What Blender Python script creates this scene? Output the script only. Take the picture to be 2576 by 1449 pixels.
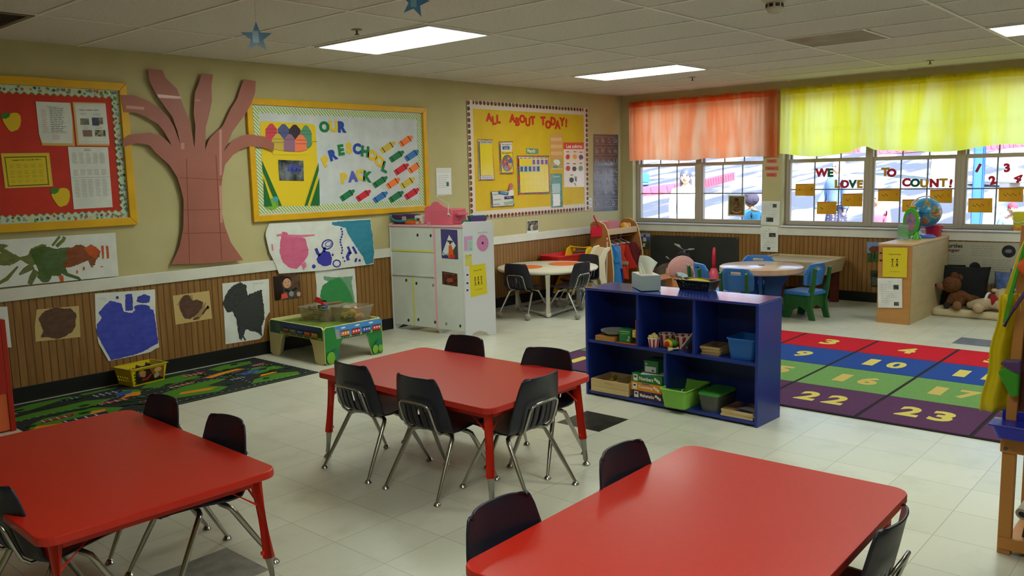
import bpy, bmesh, math, random
from mathutils import Vector, Matrix
from mathutils.geometry import tessellate_polygon as tess
from math import sin, cos, pi, radians as R
random.seed(7)
for o in list(bpy.data.objects): bpy.data.objects.remove(o)
S = bpy.context.scene; C = S.collection

# ---------------------------------------------------------------- camera
F_PX, YAW, PITCH, ROLL, EYE = 2124.47, 0.72192, 0.13462, -0.0241, 1.45643
XR, YL, ZC = 9.24274, 6.18387, 2.40071           # window wall, long wall, ceiling
fw = Vector((cos(YAW)*cos(PITCH), sin(YAW)*cos(PITCH), -sin(PITCH)))
_r = Vector((sin(YAW), -cos(YAW), 0)); _u = _r.cross(fw)
rt = cos(ROLL)*_r + sin(ROLL)*_u; up = -sin(ROLL)*_r + cos(ROLL)*_u
cd = bpy.data.cameras.new('camera'); cam = bpy.data.objects.new('camera', cd); C.objects.link(cam)
cd.sensor_width = 36; cd.lens = F_PX*36/2576; cd.clip_start = .05; cd.clip_end = 200
mw = Matrix((rt, up, -fw)).transposed().to_4x4(); mw.translation = (0, 0, EYE); cam.matrix_world = mw
S.camera = cam

# ---------------------------------------------------------------- sky, sun, exposure
w = bpy.data.worlds.new('World'); S.world = w; w.use_nodes = True
wn = w.node_tree; wbg = wn.nodes['Background']
sky = wn.nodes.new('ShaderNodeTexSky'); sky.sky_type = 'HOSEK_WILKIE'; sky.turbidity = 6; sky.ground_albedo = .4
sky.sun_direction = Vector((-.45, -.55, .7)).normalized()
wn.links.new(sky.outputs[0], wbg.inputs[0]); wbg.inputs[1].default_value = 24.0
sd = bpy.data.lights.new('sun', 'SUN'); sun = bpy.data.objects.new('sun', sd); C.objects.link(sun)
sd.energy = 22.0; sd.angle = R(.6); sd.color = (1, .96, .9)
sun.rotation_euler = Vector((-.45, -.55, .7)).to_track_quat('Z', 'Y').to_euler()
LAMP = 16.5                                        # radiance of the fluorescent diffusers
S.view_settings.view_transform = 'Standard'; S.view_settings.look = 'None'
S.view_settings.exposure = 0.0; S.view_settings.gamma = 1.0; S.view_settings.use_curve_mapping = False
cy = S.cycles; cy.use_denoising = True; cy.max_bounces = 7; cy.diffuse_bounces = 4; cy.glossy_bounces = 3
cy.transmission_bounces = 5; cy.transparent_max_bounces = 10; cy.caustics_reflective = False; cy.caustics_refractive = False
cy.sample_clamp_indirect = 6

# ---------------------------------------------------------------- where a line of sight meets the room's planes
def _ray(u, v): return rt*((u-1288)/F_PX) - up*((v-724.5)/F_PX) + fw
def lw(u, v, d=0.0):                               # on the long left wall (d in front of it)
    r = _ray(u, v); p = r*(YL/r.y); return Vector((p.x, YL-d, p.z+EYE))
def ww(u, v, d=0.0):                               # on the window wall
    r = _ray(u, v); p = r*(XR/r.x); return Vector((XR-d, p.y, p.z+EYE))
def atx(u, v, x): r = _ray(u, v); p = r*(x/r.x); return Vector((x, p.y, p.z+EYE))
def aty(u, v, y): r = _ray(u, v); p = r*(y/r.y); return Vector((p.x, y, p.z+EYE))
def atz(u, v, z=0.0): r = _ray(u, v); p = r*((z-EYE)/r.z); return Vector((p.x, p.y, z))

# ---------------------------------------------------------------- materials
_mc = {}
def lin(c):
    c = c/255.0
    return c/12.92 if c <= .04045 else ((c+.055)/1.055)**2.4
def rgb(c): return (lin(c[0]), lin(c[1]), lin(c[2]), 1)
def mat(c, rough=.6, metal=0.0, nz=None, bump=None, spec=.4, trans=0.0, alpha=1.0, coat=0.0, stretch=(1, 1, 1)):
    """procedural surface: colour, optional noise towards a second colour nz=(colour2, scale[, sharp]), optional bump=(scale, strength)"""
    key = (tuple(c), rough, metal, nz, bump, spec, trans, alpha, coat, stretch)
    if key in _mc: return _mc[key]
    m = bpy.data.materials.new('surface'); m.use_nodes = True; t = m.node_tree; n = t.nodes; b = n['Principled BSDF']
    b.inputs['Base Color'].default_value = rgb(c); b.inputs['Roughness'].default_value = rough; b.inputs['Metallic'].default_value = metal
    b.inputs['Specular IOR Level'].default_value = spec; b.inputs['Transmission Weight'].default_value = trans
    b.inputs['Alpha'].default_value = alpha; b.inputs['Coat Weight'].default_value = coat; b.inputs['Coat Roughness'].default_value = .15
    if nz or bump:
        tc = n.new('ShaderNodeTexCoord'); mp = n.new('ShaderNodeMapping'); mp.inputs['Scale'].default_value = stretch
        t.links.new(tc.outputs['Object'], mp.inputs[0])
    if nz:
        x = n.new('ShaderNodeTexNoise'); x.inputs['Scale'].default_value = nz[1]; x.inputs['Detail'].default_value = 5
        t.links.new(mp.outputs[0], x.inputs[0])
        r = n.new('ShaderNodeValToRGB'); s = nz[2] if len(nz) > 2 else .3
        r.color_ramp.elements[0].position = .5-s/2; r.color_ramp.elements[1].position = .5+s/2
        r.color_ramp.elements[0].color = rgb(c); r.color_ramp.elements[1].color = rgb(nz[0])
        t.links.new(x.outputs[0], r.inputs[0]); t.links.new(r.outputs[0], b.inputs['Base Color'])
    if bump:
        x = n.new('ShaderNodeTexNoise'); x.inputs['Scale'].default_value = bump[0]; x.inputs['Detail'].default_value = 4
        t.links.new(mp.outputs[0], x.inputs[0]); k = n.new('ShaderNodeBump'); k.inputs['Strength'].default_value = bump[1]; k.inputs['Distance'].default_value = .01
        t.links.new(x.outputs[0], k.inputs['Height']); t.links.new(k.outputs[0], b.inputs['Normal'])
    _mc[key] = m; return m
def glow(c, k):
    m = bpy.data.materials.new('lamp_surface'); m.use_nodes = True; b = m.node_tree.nodes['Principled BSDF']
    b.inputs['Base Color'].default_value = (.8, .8, .8, 1); b.inputs['Emission Color'].default_value = rgb(c); b.inputs['Emission Strength'].default_value = k
    return m
def glassy(tint=(255, 255, 255), rough=.02, mix=.06):
    """thin clear sheet: mostly see-through with a faint mirror"""
    m = bpy.data.materials.new('clear_sheet'); m.use_nodes = True; t = m.node_tree; n = t.nodes; n.remove(n['Principled BSDF'])
    a = n.new('ShaderNodeBsdfTransparent'); a.inputs[0].default_value = rgb(tint)
    g = n.new('ShaderNodeBsdfGlossy'); g.inputs['Roughness'].default_value = rough
    x = n.new('ShaderNodeMixShader'); x.inputs[0].default_value = mix
    t.links.new(a.outputs[0], x.inputs[1]); t.links.new(g.outputs[0], x.inputs[2]); t.links.new(x.outputs[0], n['Material Output'].inputs[0])
    return m
def cloudy(c, tint, mix=.35):
    """milky clear plastic: see-through sheet mixed with a diffuse body"""
    m = bpy.data.materials.new('milky_plastic'); m.use_nodes = True; t = m.node_tree; n = t.nodes; b = n['Principled BSDF']
    b.inputs['Base Color'].default_value = rgb(c); b.inputs['Roughness'].default_value = .25
    a = n.new('ShaderNodeBsdfTransparent'); a.inputs[0].default_value = rgb(tint)
    x = n.new('ShaderNodeMixShader'); x.inputs[0].default_value = mix
    t.links.new(a.outputs[0], x.inputs[1]); t.links.new(b.outputs[0], x.inputs[2]); t.links.new(x.outputs[0], n['Material Output'].inputs[0])
    return m
def cloth(c, c2, k=.88):
    """thin fabric that lets daylight through"""
    m = bpy.data.materials.new('thin_fabric'); m.use_nodes = True; t = m.node_tree; n = t.nodes; n.remove(n['Principled BSDF'])
    tc = n.new('ShaderNodeTexCoord'); mp = n.new('ShaderNodeMapping'); mp.inputs['Scale'].default_value = (1, 4, .7)
    x = n.new('ShaderNodeTexNoise'); x.inputs['Scale'].default_value = 1.6; x.inputs['Detail'].default_value = 3
    r = n.new('ShaderNodeValToRGB'); r.color_ramp.elements[0].position = .38; r.color_ramp.elements[1].position = .62
    r.color_ramp.elements[0].color = rgb(c); r.color_ramp.elements[1].color = rgb(c2)
    d = n.new('ShaderNodeBsdfDiffuse'); l = n.new('ShaderNodeBsdfTranslucent'); s = n.new('ShaderNodeMixShader'); s.inputs[0].default_value = k
    t.links.new(tc.outputs['Object'], mp.inputs[0]); t.links.new(mp.outputs[0], x.inputs[0]); t.links.new(x.outputs[0], r.inputs[0])
    t.links.new(r.outputs[0], d.inputs[0]); t.links.new(r.outputs[0], l.inputs[0])
    t.links.new(d.outputs[0], s.inputs[1]); t.links.new(l.outputs[0], s.inputs[2]); t.links.new(s.outputs[0], n['Material Output'].inputs[0])
    return m

# ---------------------------------------------------------------- mesh builder
_tc = {}
def glyphs(s, off=0.0):
    """outline of a word as (points, faces) scaled into the unit square, plus its aspect"""
    k = (s, off)
    if k in _tc: return _tc[k]
    cu = bpy.data.curves.new('t', 'FONT'); cu.body = s; cu.size = 1; cu.offset = off; cu.resolution_u = 3; cu.fill_mode = 'FRONT'
    ob = bpy.data.objects.new('t', cu); C.objects.link(ob); dg = bpy.context.evaluated_depsgraph_get(); dg.update()
    me = bpy.data.meshes.new_from_object(ob.evaluated_get(dg))
    P = [v.co.copy() for v in me.vertices]; Fc = [tuple(p.vertices) for p in me.polygons]
    bpy.data.objects.remove(ob); bpy.data.curves.remove(cu); bpy.data.meshes.remove(me)
    x0 = min(p.x for p in P); x1 = max(p.x for p in P); y0 = min(p.y for p in P); y1 = max(p.y for p in P)
    out = ([((p.x-x0)/(x1-x0), (p.y-y0)/(y1-y0)) for p in P], Fc, (x1-x0)/(y1-y0))
    _tc[k] = out; return out
def frame_of(d):
    d = d.normalized(); a = Vector((0, 0, 1)) if abs(d.z) < .95 else Vector((1, 0, 0))
    x = d.cross(a).normalized(); return x, x.cross(d).normalized()
class MB:
    def __init__(s): s.bm = bmesh.new(); s.mats = []; s.i = 0; s.T = None
    def m(s, *a, **k):
        x = a[0] if isinstance(a[0], bpy.types.Material) else mat(*a, **k)
        if x not in s.mats: s.mats.append(x)
        s.i = s.mats.index(x); return s
    def v(s, p): p = Vector(p); return s.bm.verts.new(s.T @ p if s.T is not None else p)
    def f(s, vs):
        try: f = s.bm.faces.new(vs); f.material_index = s.i; return f
        except ValueError: return None
    def poly(s, pts): s.f([s.v(p) for p in pts]); return s
    def prism(s, pts, vec):
        pts = [Vector(p) for p in pts]; vec = Vector(vec)
        a = [s.v(p) for p in pts]; b = [s.v(p+vec) for p in pts]; n = len(a)
        fs = [s.f(list(reversed(a))), s.f(b)] + [s.f([a[i], a[(i+1) % n], b[(i+1) % n], b[i]]) for i in range(n)]
        bmesh.ops.recalc_face_normals(s.bm, faces=[f for f in fs if f]); return s
    def box(s, a, b):
        a, b = Vector(a), Vector(b); lo = Vector((min(a.x, b.x), min(a.y, b.y), min(a.z, b.z))); hi = Vector((max(a.x, b.x), max(a.y, b.y), max(a.z, b.z)))
        return s.prism([(lo.x, lo.y, lo.z), (hi.x, lo.y, lo.z), (hi.x, hi.y, lo.z), (lo.x, hi.y, lo.z)], (0, 0, hi.z-lo.z))
    def cbox(s, c, sz, rot=0, tilt=None):
        M = Matrix.Translation(c) @ (tilt if tilt is not None else Matrix.Rotation(rot, 4, 'Z')); x, y, z = sz[0]/2, sz[1]/2, sz[2]/2
        P = [M @ Vector(p) for p in ((-x, -y, -z), (x, -y, -z), (x, y, -z), (-x, y, -z))]; return s.prism(P, M.to_3x3() @ Vector((0, 0, sz[2])))
    def frustum(s, c, a, b, z0, z1, rot=0, r=0, open_top=False, wall=.004):
        """tub: rectangle a (bottom) to b (top), optional open inside"""
        def ring(sz, z):
            x, y = sz[0]/2, sz[1]/2
            q = [(-x, -y), (x, -y), (x, y), (-x, y)] if not r else [(sx*(x-r)+r*cos(t), sy*(y-r)+r*sin(t)) for (sx, sy, t0) in ((1, 1, 0), (-1, 1, 90), (-1, -1, 180), (1, -1, 270)) for t in (R(t0), R(t0+45), R(t0+90))]
            M = Matrix.Rotation(rot, 3, 'Z'); return [s.v(Vector(c)+M @ Vector((px, py, z))) for px, py in q]
        L = [ring(a, z0), ring(b, z1)]
        if open_top: L += [ring((b[0]-2*wall, b[1]-2*wall), z1), ring((a[0]-2*wall, a[1]-2*wall), z0+wall)]
        fs = [s.f(list(reversed(L[0])))]
        for A, B in zip(L, L[1:]): fs += [s.f([A[i], A[(i+1) % len(A)], B[(i+1) % len(A)], B[i]]) for i in range(len(A))]
        fs.append(s.f(L[-1]))
        bmesh.ops.recalc_face_normals(s.bm, faces=[f for f in fs if f]); return s
    def tube(s, path, r, n=10, closed=False):
        path = [Vector(p) for p in path]; rs = r if isinstance(r, (list, tuple)) else [r]*len(path); rings = []; px = None; N = len(path)
        for i, p in enumerate(path):
            if closed: d = path[(i+1) % N]-path[i-1]
            else: d = path[min(i+1, N-1)]-path[max(i-1, 0)]
            if px is None: x, y = frame_of(d)
            else:
                d = d.normalized(); x = (px-d*px.dot(d))
                x = x.normalized() if x.length > 1e-6 else frame_of(d)[0]; y = d.cross(x)
            px = x; rings.append([s.v(p+(x*cos(2*pi*k/n)+y*sin(2*pi*k/n))*rs[i]) for k in range(n)])
        pr = list(zip(rings, rings[1:]))+([(rings[-1], rings[0])] if closed else []); fs = []
        for a, b in pr: fs += [s.f([a[k], a[(k+1) % n], b[(k+1) % n], b[k]]) for k in range(n)]
        if not closed: fs += [s.f(list(reversed(rings[0]))), s.f(rings[-1])]
        bmesh.ops.recalc_face_normals(s.bm, faces=[f for f in fs if f]); return s
    def lathe(s, prof, c=(0, 0, 0), n=24, M=None, sx=1, sy=1):
        c = Vector(c); rings = []
        for r, z in prof:
            q = [Vector((r*cos(2*pi*k/n)*sx, r*sin(2*pi*k/n)*sy, z)) for k in range(n)] if r > 1e-6 else [Vector((0, 0, z))]
            rings.append([s.v(c+(M @ p if M is not None else p)) for p in q])
        fs = []
        for a, b in zip(rings, rings[1:]):
            for k in range(n):
                k2 = (k+1) % n
                if len(a) == 1 and len(b) == 1: continue
                if len(a) == 1: fs.append(s.f([a[0], b[k2], b[k]]))
                elif len(b) == 1: fs.append(s.f([a[k], a[k2], b[0]]))
                else: fs.append(s.f([a[k], a[k2], b[k2], b[k]]))
        if len(rings[0]) > 1: fs.append(s.f(list(reversed(rings[0]))))
        if len(rings[-1]) > 1: fs.append(s.f(rings[-1]))
        bmesh.ops.recalc_face_normals(s.bm, faces=[f for f in fs if f]); return s
    def ell(s, c, r, M=None, n=16, k=10):
        r = (r, r, r) if not isinstance(r, (tuple, list)) else r
        D = Matrix.Diagonal(r); A = (M.to_3x3() @ D) if M is not None else D
        return s.lathe([(sin(pi*i/k), -cos(pi*i/k)) for i in range(k+1)], c, n, A)
    def grid(s, fn, nu, nv):
        V = [[s.v(fn(i/nu, j/nv)) for j in range(nv+1)] for i in range(nu+1)]
        for i in range(nu):
            for j in range(nv): s.f([V[i][j], V[i+1][j], V[i+1][j+1], V[i][j+1]])
        return s
    def word(s, t, o, x, y, off=0.0, vec=None):
        """lettering filling the parallelogram o, o+x, o+y"""
        P, Fc, _ = glyphs(t, off); o, x, y = Vector(o), Vector(x), Vector(y)
        if vec is None:
            vs = [s.v(o+x*a+y*b) for a, b in P]
            for f in Fc: s.f([vs[i] for i in f])
            return s
        vec = Vector(vec); va = [s.v(o+x*a+y*b) for a, b in P]; vb = [s.v(o+x*a+y*b+vec) for a, b in P]; ed = {}
        for f in Fc:
            s.f([vb[i] for i in f]); s.f([va[i] for i in reversed(f)])
            for i, j in zip(f, f[1:]+f[:1]): ed[(i, j)] = 1
        for i, j in ed:
            if (j, i) not in ed: s.f([va[i], va[j], vb[j], vb[i]])
        return s
    def build(s, name, parent=None, smooth=None, bevel=0, seg=2, center=False, loc=None, sub=0, solid=0):
        me = bpy.data.meshes.new(name); o = Vector((0, 0, 0))
        if center:
            vs = [v.co for v in s.bm.verts]; lo = Vector((min(v.x for v in vs), min(v.y for v in vs), min(v.z for v in vs))); hi = Vector((max(v.x for v in vs), max(v.y for v in vs), max(v.z for v in vs)))
            o = (lo+hi)/2; bmesh.ops.translate(s.bm, verts=s.bm.verts, vec=-o)
        s.bm.to_mesh(me); s.bm.free()
        for x in s.mats: me.materials.append(x)
        if smooth:
            me.shade_smooth()
            if smooth is not True: me.set_sharp_from_angle(angle=R(smooth))
        ob = bpy.data.objects.new(name, me); C.objects.link(ob)
        if loc is not None: ob.location = loc
        elif center: ob.location = o
        if parent is not None: ob.parent = parent
        if solid: k = ob.modifiers.new('thick', 'SOLIDIFY'); k.thickness = solid; k.offset = 0
        if sub: k = ob.modifiers.new('round', 'SUBSURF'); k.levels = k.render_levels = sub
        if bevel: k = ob.modifiers.new('edge', 'BEVEL'); k.width = bevel; k.segments = seg; k.limit_method = 'ANGLE'; k.angle_limit = R(40)
        return ob
def tag(o, label, cat, group=None):
    o['label'] = label; o['category'] = cat
    if group: o['group'] = group
    return o
def thing(name, label, cat, loc=(0, 0, 0), rz=0, group=None):
    o = bpy.data.objects.new(name, None); C.objects.link(o); o.location = loc; o.rotation_euler = (0, 0, rz); o.empty_display_size = .1
    return tag(o, label, cat, group)
def struct(o): o['kind'] = 'structure'; return o
def dup(root, loc, rz, label, group=None):
    def cp(o, par):
        c = o.copy(); C.objects.link(c)
        if par is not None: c.parent = par
        for ch in list(o.children): cp(ch, c)
        return c
    r = cp(root, None); r.location = loc; r.rotation_euler = (0, 0, rz); r['label'] = label
    if group: r['group'] = group
    return r
def circ(c, r, x, y, n=20, a0=0, a1=2*pi):
    return [Vector(c)+Vector(x)*(r*cos(a0+(a1-a0)*i/n))+Vector(y)*(r*sin(a0+(a1-a0)*i/n)) for i in range(n if a1-a0 > 6.28 else n+1)]
def mix(a, b, t): return Vector(a)*(1-t)+Vector(b)*t
def quad(P, s, t):                                  # bilinear point of a 4-corner sheet (top-left, top-right, bottom-right, bottom-left)
    return mix(mix(P[0], P[1], s), mix(P[3], P[2], s), t)
def zoom(x0, y0, k): return lambda *pts: [(x0+x/k, y0+y/k) for x, y in pts]
# ================================================================ ROOM SHELL
def brick_mat(c, c2, cm, w, h, mortar, rough, loc=(0, 0, 0), rot=(0, 0, 0), nz=None, bump=0, spec=.4, coat=0):
    m = bpy.data.materials.new('pattern'); m.use_nodes = True; t = m.node_tree; n = t.nodes; b = n['Principled BSDF']
    b.inputs['Roughness'].default_value = rough; b.inputs['Specular IOR Level'].default_value = spec; b.inputs['Coat Weight'].default_value = coat; b.inputs['Coat Roughness'].default_value = .12
    tc = n.new('ShaderNodeTexCoord'); mp = n.new('ShaderNodeMapping'); mp.vector_type = 'TEXTURE'
    mp.inputs['Location'].default_value = loc; mp.inputs['Rotation'].default_value = rot
    k = n.new('ShaderNodeTexBrick'); k.offset = 0; k.squash = 1; k.inputs['Scale'].default_value = 1
    k.inputs['Brick Width'].default_value = w; k.inputs['Row Height'].default_value = h; k.inputs['Mortar Size'].default_value = mortar
    k.inputs['Mortar Smooth'].default_value = .1; k.inputs['Color1'].default_value = rgb(c); k.inputs['Color2'].default_value = rgb(c2); k.inputs['Mortar'].default_value = rgb(cm)
    t.links.new(tc.outputs['Object'], mp.inputs[0]); t.links.new(mp.outputs[0], k.inputs['Vector']); out = k.outputs['Color']
    for (cc, sc, lo, hi, st) in nz or ():
        x = n.new('ShaderNodeTexNoise'); x.inputs['Scale'].default_value = sc; x.inputs['Detail'].default_value = 4; x.inputs['Roughness'].default_value = .6
        m2 = n.new('ShaderNodeMapping'); m2.inputs['Scale'].default_value = st; t.links.new(tc.outputs['Object'], m2.inputs[0]); t.links.new(m2.outputs[0], x.inputs[0])
        r = n.new('ShaderNodeMapRange'); r.inputs['From Min'].default_value = lo; r.inputs['From Max'].default_value = hi; t.links.new(x.outputs[0], r.inputs['Value'])
        q = n.new('ShaderNodeMix'); q.data_type = 'RGBA'; t.links.new(r.outputs[0], q.inputs['Factor']); t.links.new(out, q.inputs[6]); q.inputs[7].default_value = rgb(cc); out = q.outputs[2]
    t.links.new(out, b.inputs['Base Color'])
    if bump:
        kb = n.new('ShaderNodeBump'); kb.inputs['Strength'].default_value = bump; kb.inputs['Distance'].default_value = .003; kb.invert = True
        t.links.new(k.outputs['Fac'], kb.inputs['Height']); t.links.new(kb.outputs[0], b.inputs['Normal'])
    return m
T1 = .3048; FX, FY = 4.079, 3.001
TILE = brick_mat((214, 212, 196), (205, 204, 188), (166, 164, 150), T1, T1, .0018, .28, (FX, FY, 0), nz=[((190, 188, 170), 3, .5, .75, (1, 1, 1)), ((70, 68, 62), 26, .735, .75, (1, 2.6, 1)), ((90, 88, 80), 60, .74, .76, (1.6, 1, 1))], spec=.45)
WALLC = mat((194, 183, 138), .75, nz=((188, 177, 131), 3.0), bump=(160, .08), spec=.2)
WHITE = mat((222, 220, 210), .45, nz=((212, 210, 200), 6.0))
BLACKB = mat((18, 18, 17), .45)
BEADL = brick_mat((150, 108, 54), (140, 100, 50), (76, 50, 20), .0495, 50, .0035, .5, (0, 0, -20), (R(90), 0, 0), nz=[((118, 76, 32), 5, .45, .8, (6, 6, .6))], bump=.6)
BEADR = brick_mat((150, 108, 54), (140, 100, 50), (76, 50, 20), .0495, 50, .0035, .5, (0, 0, -20), (R(90), 0, R(90)), nz=[((116, 74, 32), 5, .45, .8, (6, 6, .6))], bump=.6)
X0, Y0 = -2.2, -4.2                                  # room corner behind the camera
b = MB().m(TILE)
dark = {(-1, -1): (26, 26, 26)}                      # odd-coloured vinyl tiles among the cream ones
def cell(x, y): return (math.floor((x-FX)/T1), math.floor((y-FY)/T1))
dark[cell(1.60, 2.82)] = (112, 114, 112)
dark[cell(7.52, 1.68)] = (92, 94, 110); dark[(cell(7.52, 1.68)[0], cell(7.52, 1.68)[1]-1)] = (92, 94, 110)
i0, i1, j0, j1 = math.floor((X0-FX)/T1), math.ceil((XR-FX)/T1), math.floor((Y0-FY)/T1), math.ceil((YL-FY)/T1)
for i in range(i0, i1):
    for j in range(j0, j1):
        if (i, j) in dark: b.m(dark[(i, j)], .3, nz=((dark[(i, j)][0]+28, dark[(i, j)][1]+28, dark[(i, j)][2]+24), 14.0))
        else: b.m(TILE)
        xa, ya, xb, yb = max(FX+i*T1, X0), max(FY+j*T1, Y0), min(FX+(i+1)*T1, XR), min(FY+(j+1)*T1, YL)
        b.poly([(xa, ya, 0), (xb, ya, 0), (xb, yb, 0), (xa, yb, 0)])
bmesh.ops.remove_doubles(b.bm, verts=b.bm.verts, dist=1e-5)
struct(b.build('floor'))

GX, GY, GT = 4.38366, 3.96634, .6096
CEIL = mat((226, 222, 214), .9, nz=((206, 202, 194), 55.0, .5), bump=(120, .5), spec=.1)
GRID = mat((232, 229, 222), .5)
b = MB().m(CEIL); b.box((X0, Y0, ZC), (XR+.25, YL+.2, ZC+.06))
b.m((176, 164, 144), .9, nz=((150, 138, 120), 6.0, .5)); b.box((GX+3*GT, GY-1.5*2*GT, ZC-.002), (GX+4*GT, GY-2*GT, ZC))
b.m(GRID)
for i in range(-11, 9):
    x = GX+i*GT
    if X0 < x < XR: b.box((x-.011, Y0, ZC-.005), (x+.011, YL, ZC-.0005))
for j in range(-6, 3):
    y = GY+j*2*GT
    if Y0 < y < YL: b.box((X0, y-.011, ZC-.006), (XR, y+.011, ZC-.0005))
b.box((GX+4*GT-.011, GY-3*GT-.0, ZC-.006), (GX+3*GT, GY-3*GT+.022, ZC-.0005))
struct(b.build('ceiling'))

b = MB().m(WALLC); b.box((X0, YL, 0), (XR+.2, YL+.12, ZC)); struct(b.build('wall_left'))
b = MB().m(WALLC); b.box((X0, Y0-.12, 0), (XR+.2, Y0, ZC)); struct(b.build('wall_back'))
b = MB().m(WALLC); b.box((X0-.12, Y0-.12, 0), (X0, YL+.12, ZC)); struct(b.build('wall_near'))
ZS, ZT = .80, 2.255                                  # sill and head of the windows
O1 = (4.265, 6.03); O2 = (1.33, 4.035)               # the two window openings along the wall
b = MB().m(WALLC)
for y0, y1, z0, z1 in ((Y0, YL, 0, ZS), (Y0, YL, ZT, ZC), (O1[1], YL, ZS, ZT), (O2[1], O1[0], ZS, ZT), (Y0, O2[0], ZS, ZT)):
    b.box((XR, y0, z0), (XR+.2, y1, z1))
struct(b.build('wall_right'))
# wainscot, rails, baseboards
b = MB().m(BEADL); b.box((X0, YL-.008, .105), (XR-.008, YL, .70)); struct(b.build('trim_1'))
b = MB().m(BEADR); b.box((XR-.008, Y0, .105), (XR, YL-.008, .70)); struct(b.build('trim_2'))
b = MB().m(WHITE); b.box((X0, YL-.022, .697), (XR-.022, YL, .783)); struct(b.build('trim_3', bevel=.004))
b = MB().m(WHITE); b.box((XR-.022, Y0, .692), (XR, YL-.022, .783)); struct(b.build('trim_4', bevel=.004))
b = MB().m(BLACKB); b.box((X0, YL-.012, 0), (XR-.012, YL, .108)); struct(b.build('baseboard_left', bevel=.003))
b = MB().m(BLACKB); b.box((XR-.012, Y0, 0), (XR, YL-.012, .108)); struct(b.build('baseboard_right', bevel=.003))
SILL = mat((216, 216, 222), .35)
for k, (y0, y1) in enumerate((O1, O2)):
    b = MB().m(SILL); b.box((XR-.045, y0-.0, .783), (XR+.085, y1+.03*(k == 0), .80)); struct(b.build('trim_%d' % (5+k), bevel=.006))

# windows: double-hung sashes with thin grilles between the panes
WF = mat((176, 164, 148), .45); GRL = mat((120, 128, 142), .5); GLS = glassy(); 
def window(k, y0, y1, zr, zm):
    """one double-hung window between y0 < y1; zr = meeting rail, zm = grille bar height of the lower sash"""
    x0 = XR+.085; b = MB().m(WF); fr = .038
    b.box((x0, y0, ZS), (x0+.10, y0+fr, ZT)); b.box((x0, y1-fr, ZS), (x0+.10, y1, ZT))
    b.box((x0, y0+fr, ZS), (x0+.10, y1-fr, ZS+.03)); b.box((x0, y0+fr, ZT-.03), (x0+.10, y1-fr, ZT))
    o = struct(b.build('window_%d' % k, bevel=.003))
    ya, yb = y0+fr, y1-fr
    def sash(nm, xa, z0, z1, r0, r1, bars):
        s = MB().m(WF); q = .018
        s.box((xa, ya, z0), (xa+.035, ya+q, z1)); s.box((xa, yb-q, z0), (xa+.035, yb, z1)); s.box((xa, ya+q, z0), (xa+.035, yb-q, z0+r0)); s.box((xa, ya+q, z1-r1), (xa+.035, yb-q, z1))
        p = s.build(nm, o, bevel=.002)
        g = MB().m(GRL)
        for i in (1, 2):
            y = ya+q+(yb-ya-2*q)*i/3; g.box((xa+.018, y-.0065, z0+r0), (xa+.025, y+.0065, z1-r1))
        for z in bars: g.box((xa+.0185, ya+q, z-.0065), (xa+.0245, yb-q, z+.0065))
        g.build('grille', p)
        g = MB().m(GLS); g.box((xa+.010, ya+q-.004, z0+r0-.004), (xa+.012, yb-q+.004, z1-r1+.004)); g.build('glass', p)
    sash('lower_sash', x0+.012, ZS+.022, zr+.035, .028, .04, (zm,))
    sash('upper_sash', x0+.055, zr, ZT-.02, .035, .03, ((zr+ZT)/2,))
window(1, 5.135, 6.03, 1.50, 1.16); window(2, 4.265, 5.135, 1.50, 1.16)
window(3, 3.115, 4.035, 1.505, 1.20); window(4, 2.225, 3.115, 1.505, 1.20); window(5, 1.33, 2.225, 1.505, 1.20)

# ceiling light panels, lamp tubes behind a milky sheet
DIFF = glow((246, 255, 240), LAMP); 
def light_panel(i, j, label):
    x0, x1, y0, y1 = GX+i*GT, GX+(i+1)*GT, GY+j*2*GT, GY+(j+1)*2*GT
    t = thing('ceiling_light', label, 'ceiling light', ((x0+x1)/2, (y0+y1)/2, ZC), 0, 'fluorescent panels set in the ceiling')
    hx, hy = GT/2-.012, GT-.012; b = MB().m((214, 214, 214), .4); q = .022
    b.box((-hx, -hy, -.014), (-hx+q, hy, -.001)); b.box((hx-q, -hy, -.014), (hx, hy, -.001)); b.box((-hx+q, -hy, -.014), (hx-q, -hy+q, -.001)); b.box((-hx+q, hy-q, -.014), (hx-q, hy, -.001))
    b.build('frame', t, bevel=.002)
    b = MB().m(DIFF); b.box((-hx+q, -hy+q, -.010), (hx-q, hy-q, -.004)); b.build('diffuser', t)
light_panel(-1, 0, 'fluorescent ceiling panel above the white and green crayon bulletin board')
light_panel(4, 0, 'fluorescent ceiling panel closest to the orange valance')
light_panel(4, -3, 'fluorescent ceiling panel cut off by the upper right corner, over the yellow valance')
light_panel(-6, -3, 'fluorescent ceiling panel above the red table nearest the camera')
light_panel(-1, -3, 'fluorescent ceiling panel over the red table without the middle of the room'.replace('without the middle of the room', 'closest to the wooden easel'))
t = thing('return_air_vent', 'grey louvred air vent in the ceiling above the red bulletin board', 'air vent', (GX-4*GT-.3048, 5.49, ZC))
b = MB().m((120, 112, 98), .6); h = .29
b.box((-h, -h, -.012), (h, -h+.03, -.001)); b.box((-h, h-.03, -.012), (h, h, -.001)); b.box((-h, -h+.03, -.012), (-h+.03, h-.03, -.001)); b.box((h-.03, -h+.03, -.012), (h, h-.03, -.001)); b.build('frame', t)
b = MB().m((104, 98, 86), .6)
for k in range(18): y = -h+.045+k*.029; b.prism([(-h+.03, y-.009, -.010), (h-.03, y-.009, -.010), (h-.03, y+.009, -.002), (-h+.03, y+.009, -.002)], (0, 0, .0015))
b.build('louvre_panel', t)
t = thing('smoke_detector', 'beige dome smoke detector under the ceiling at the top of the picture', 'smoke detector', (4.62, 2.08, ZC))
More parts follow.
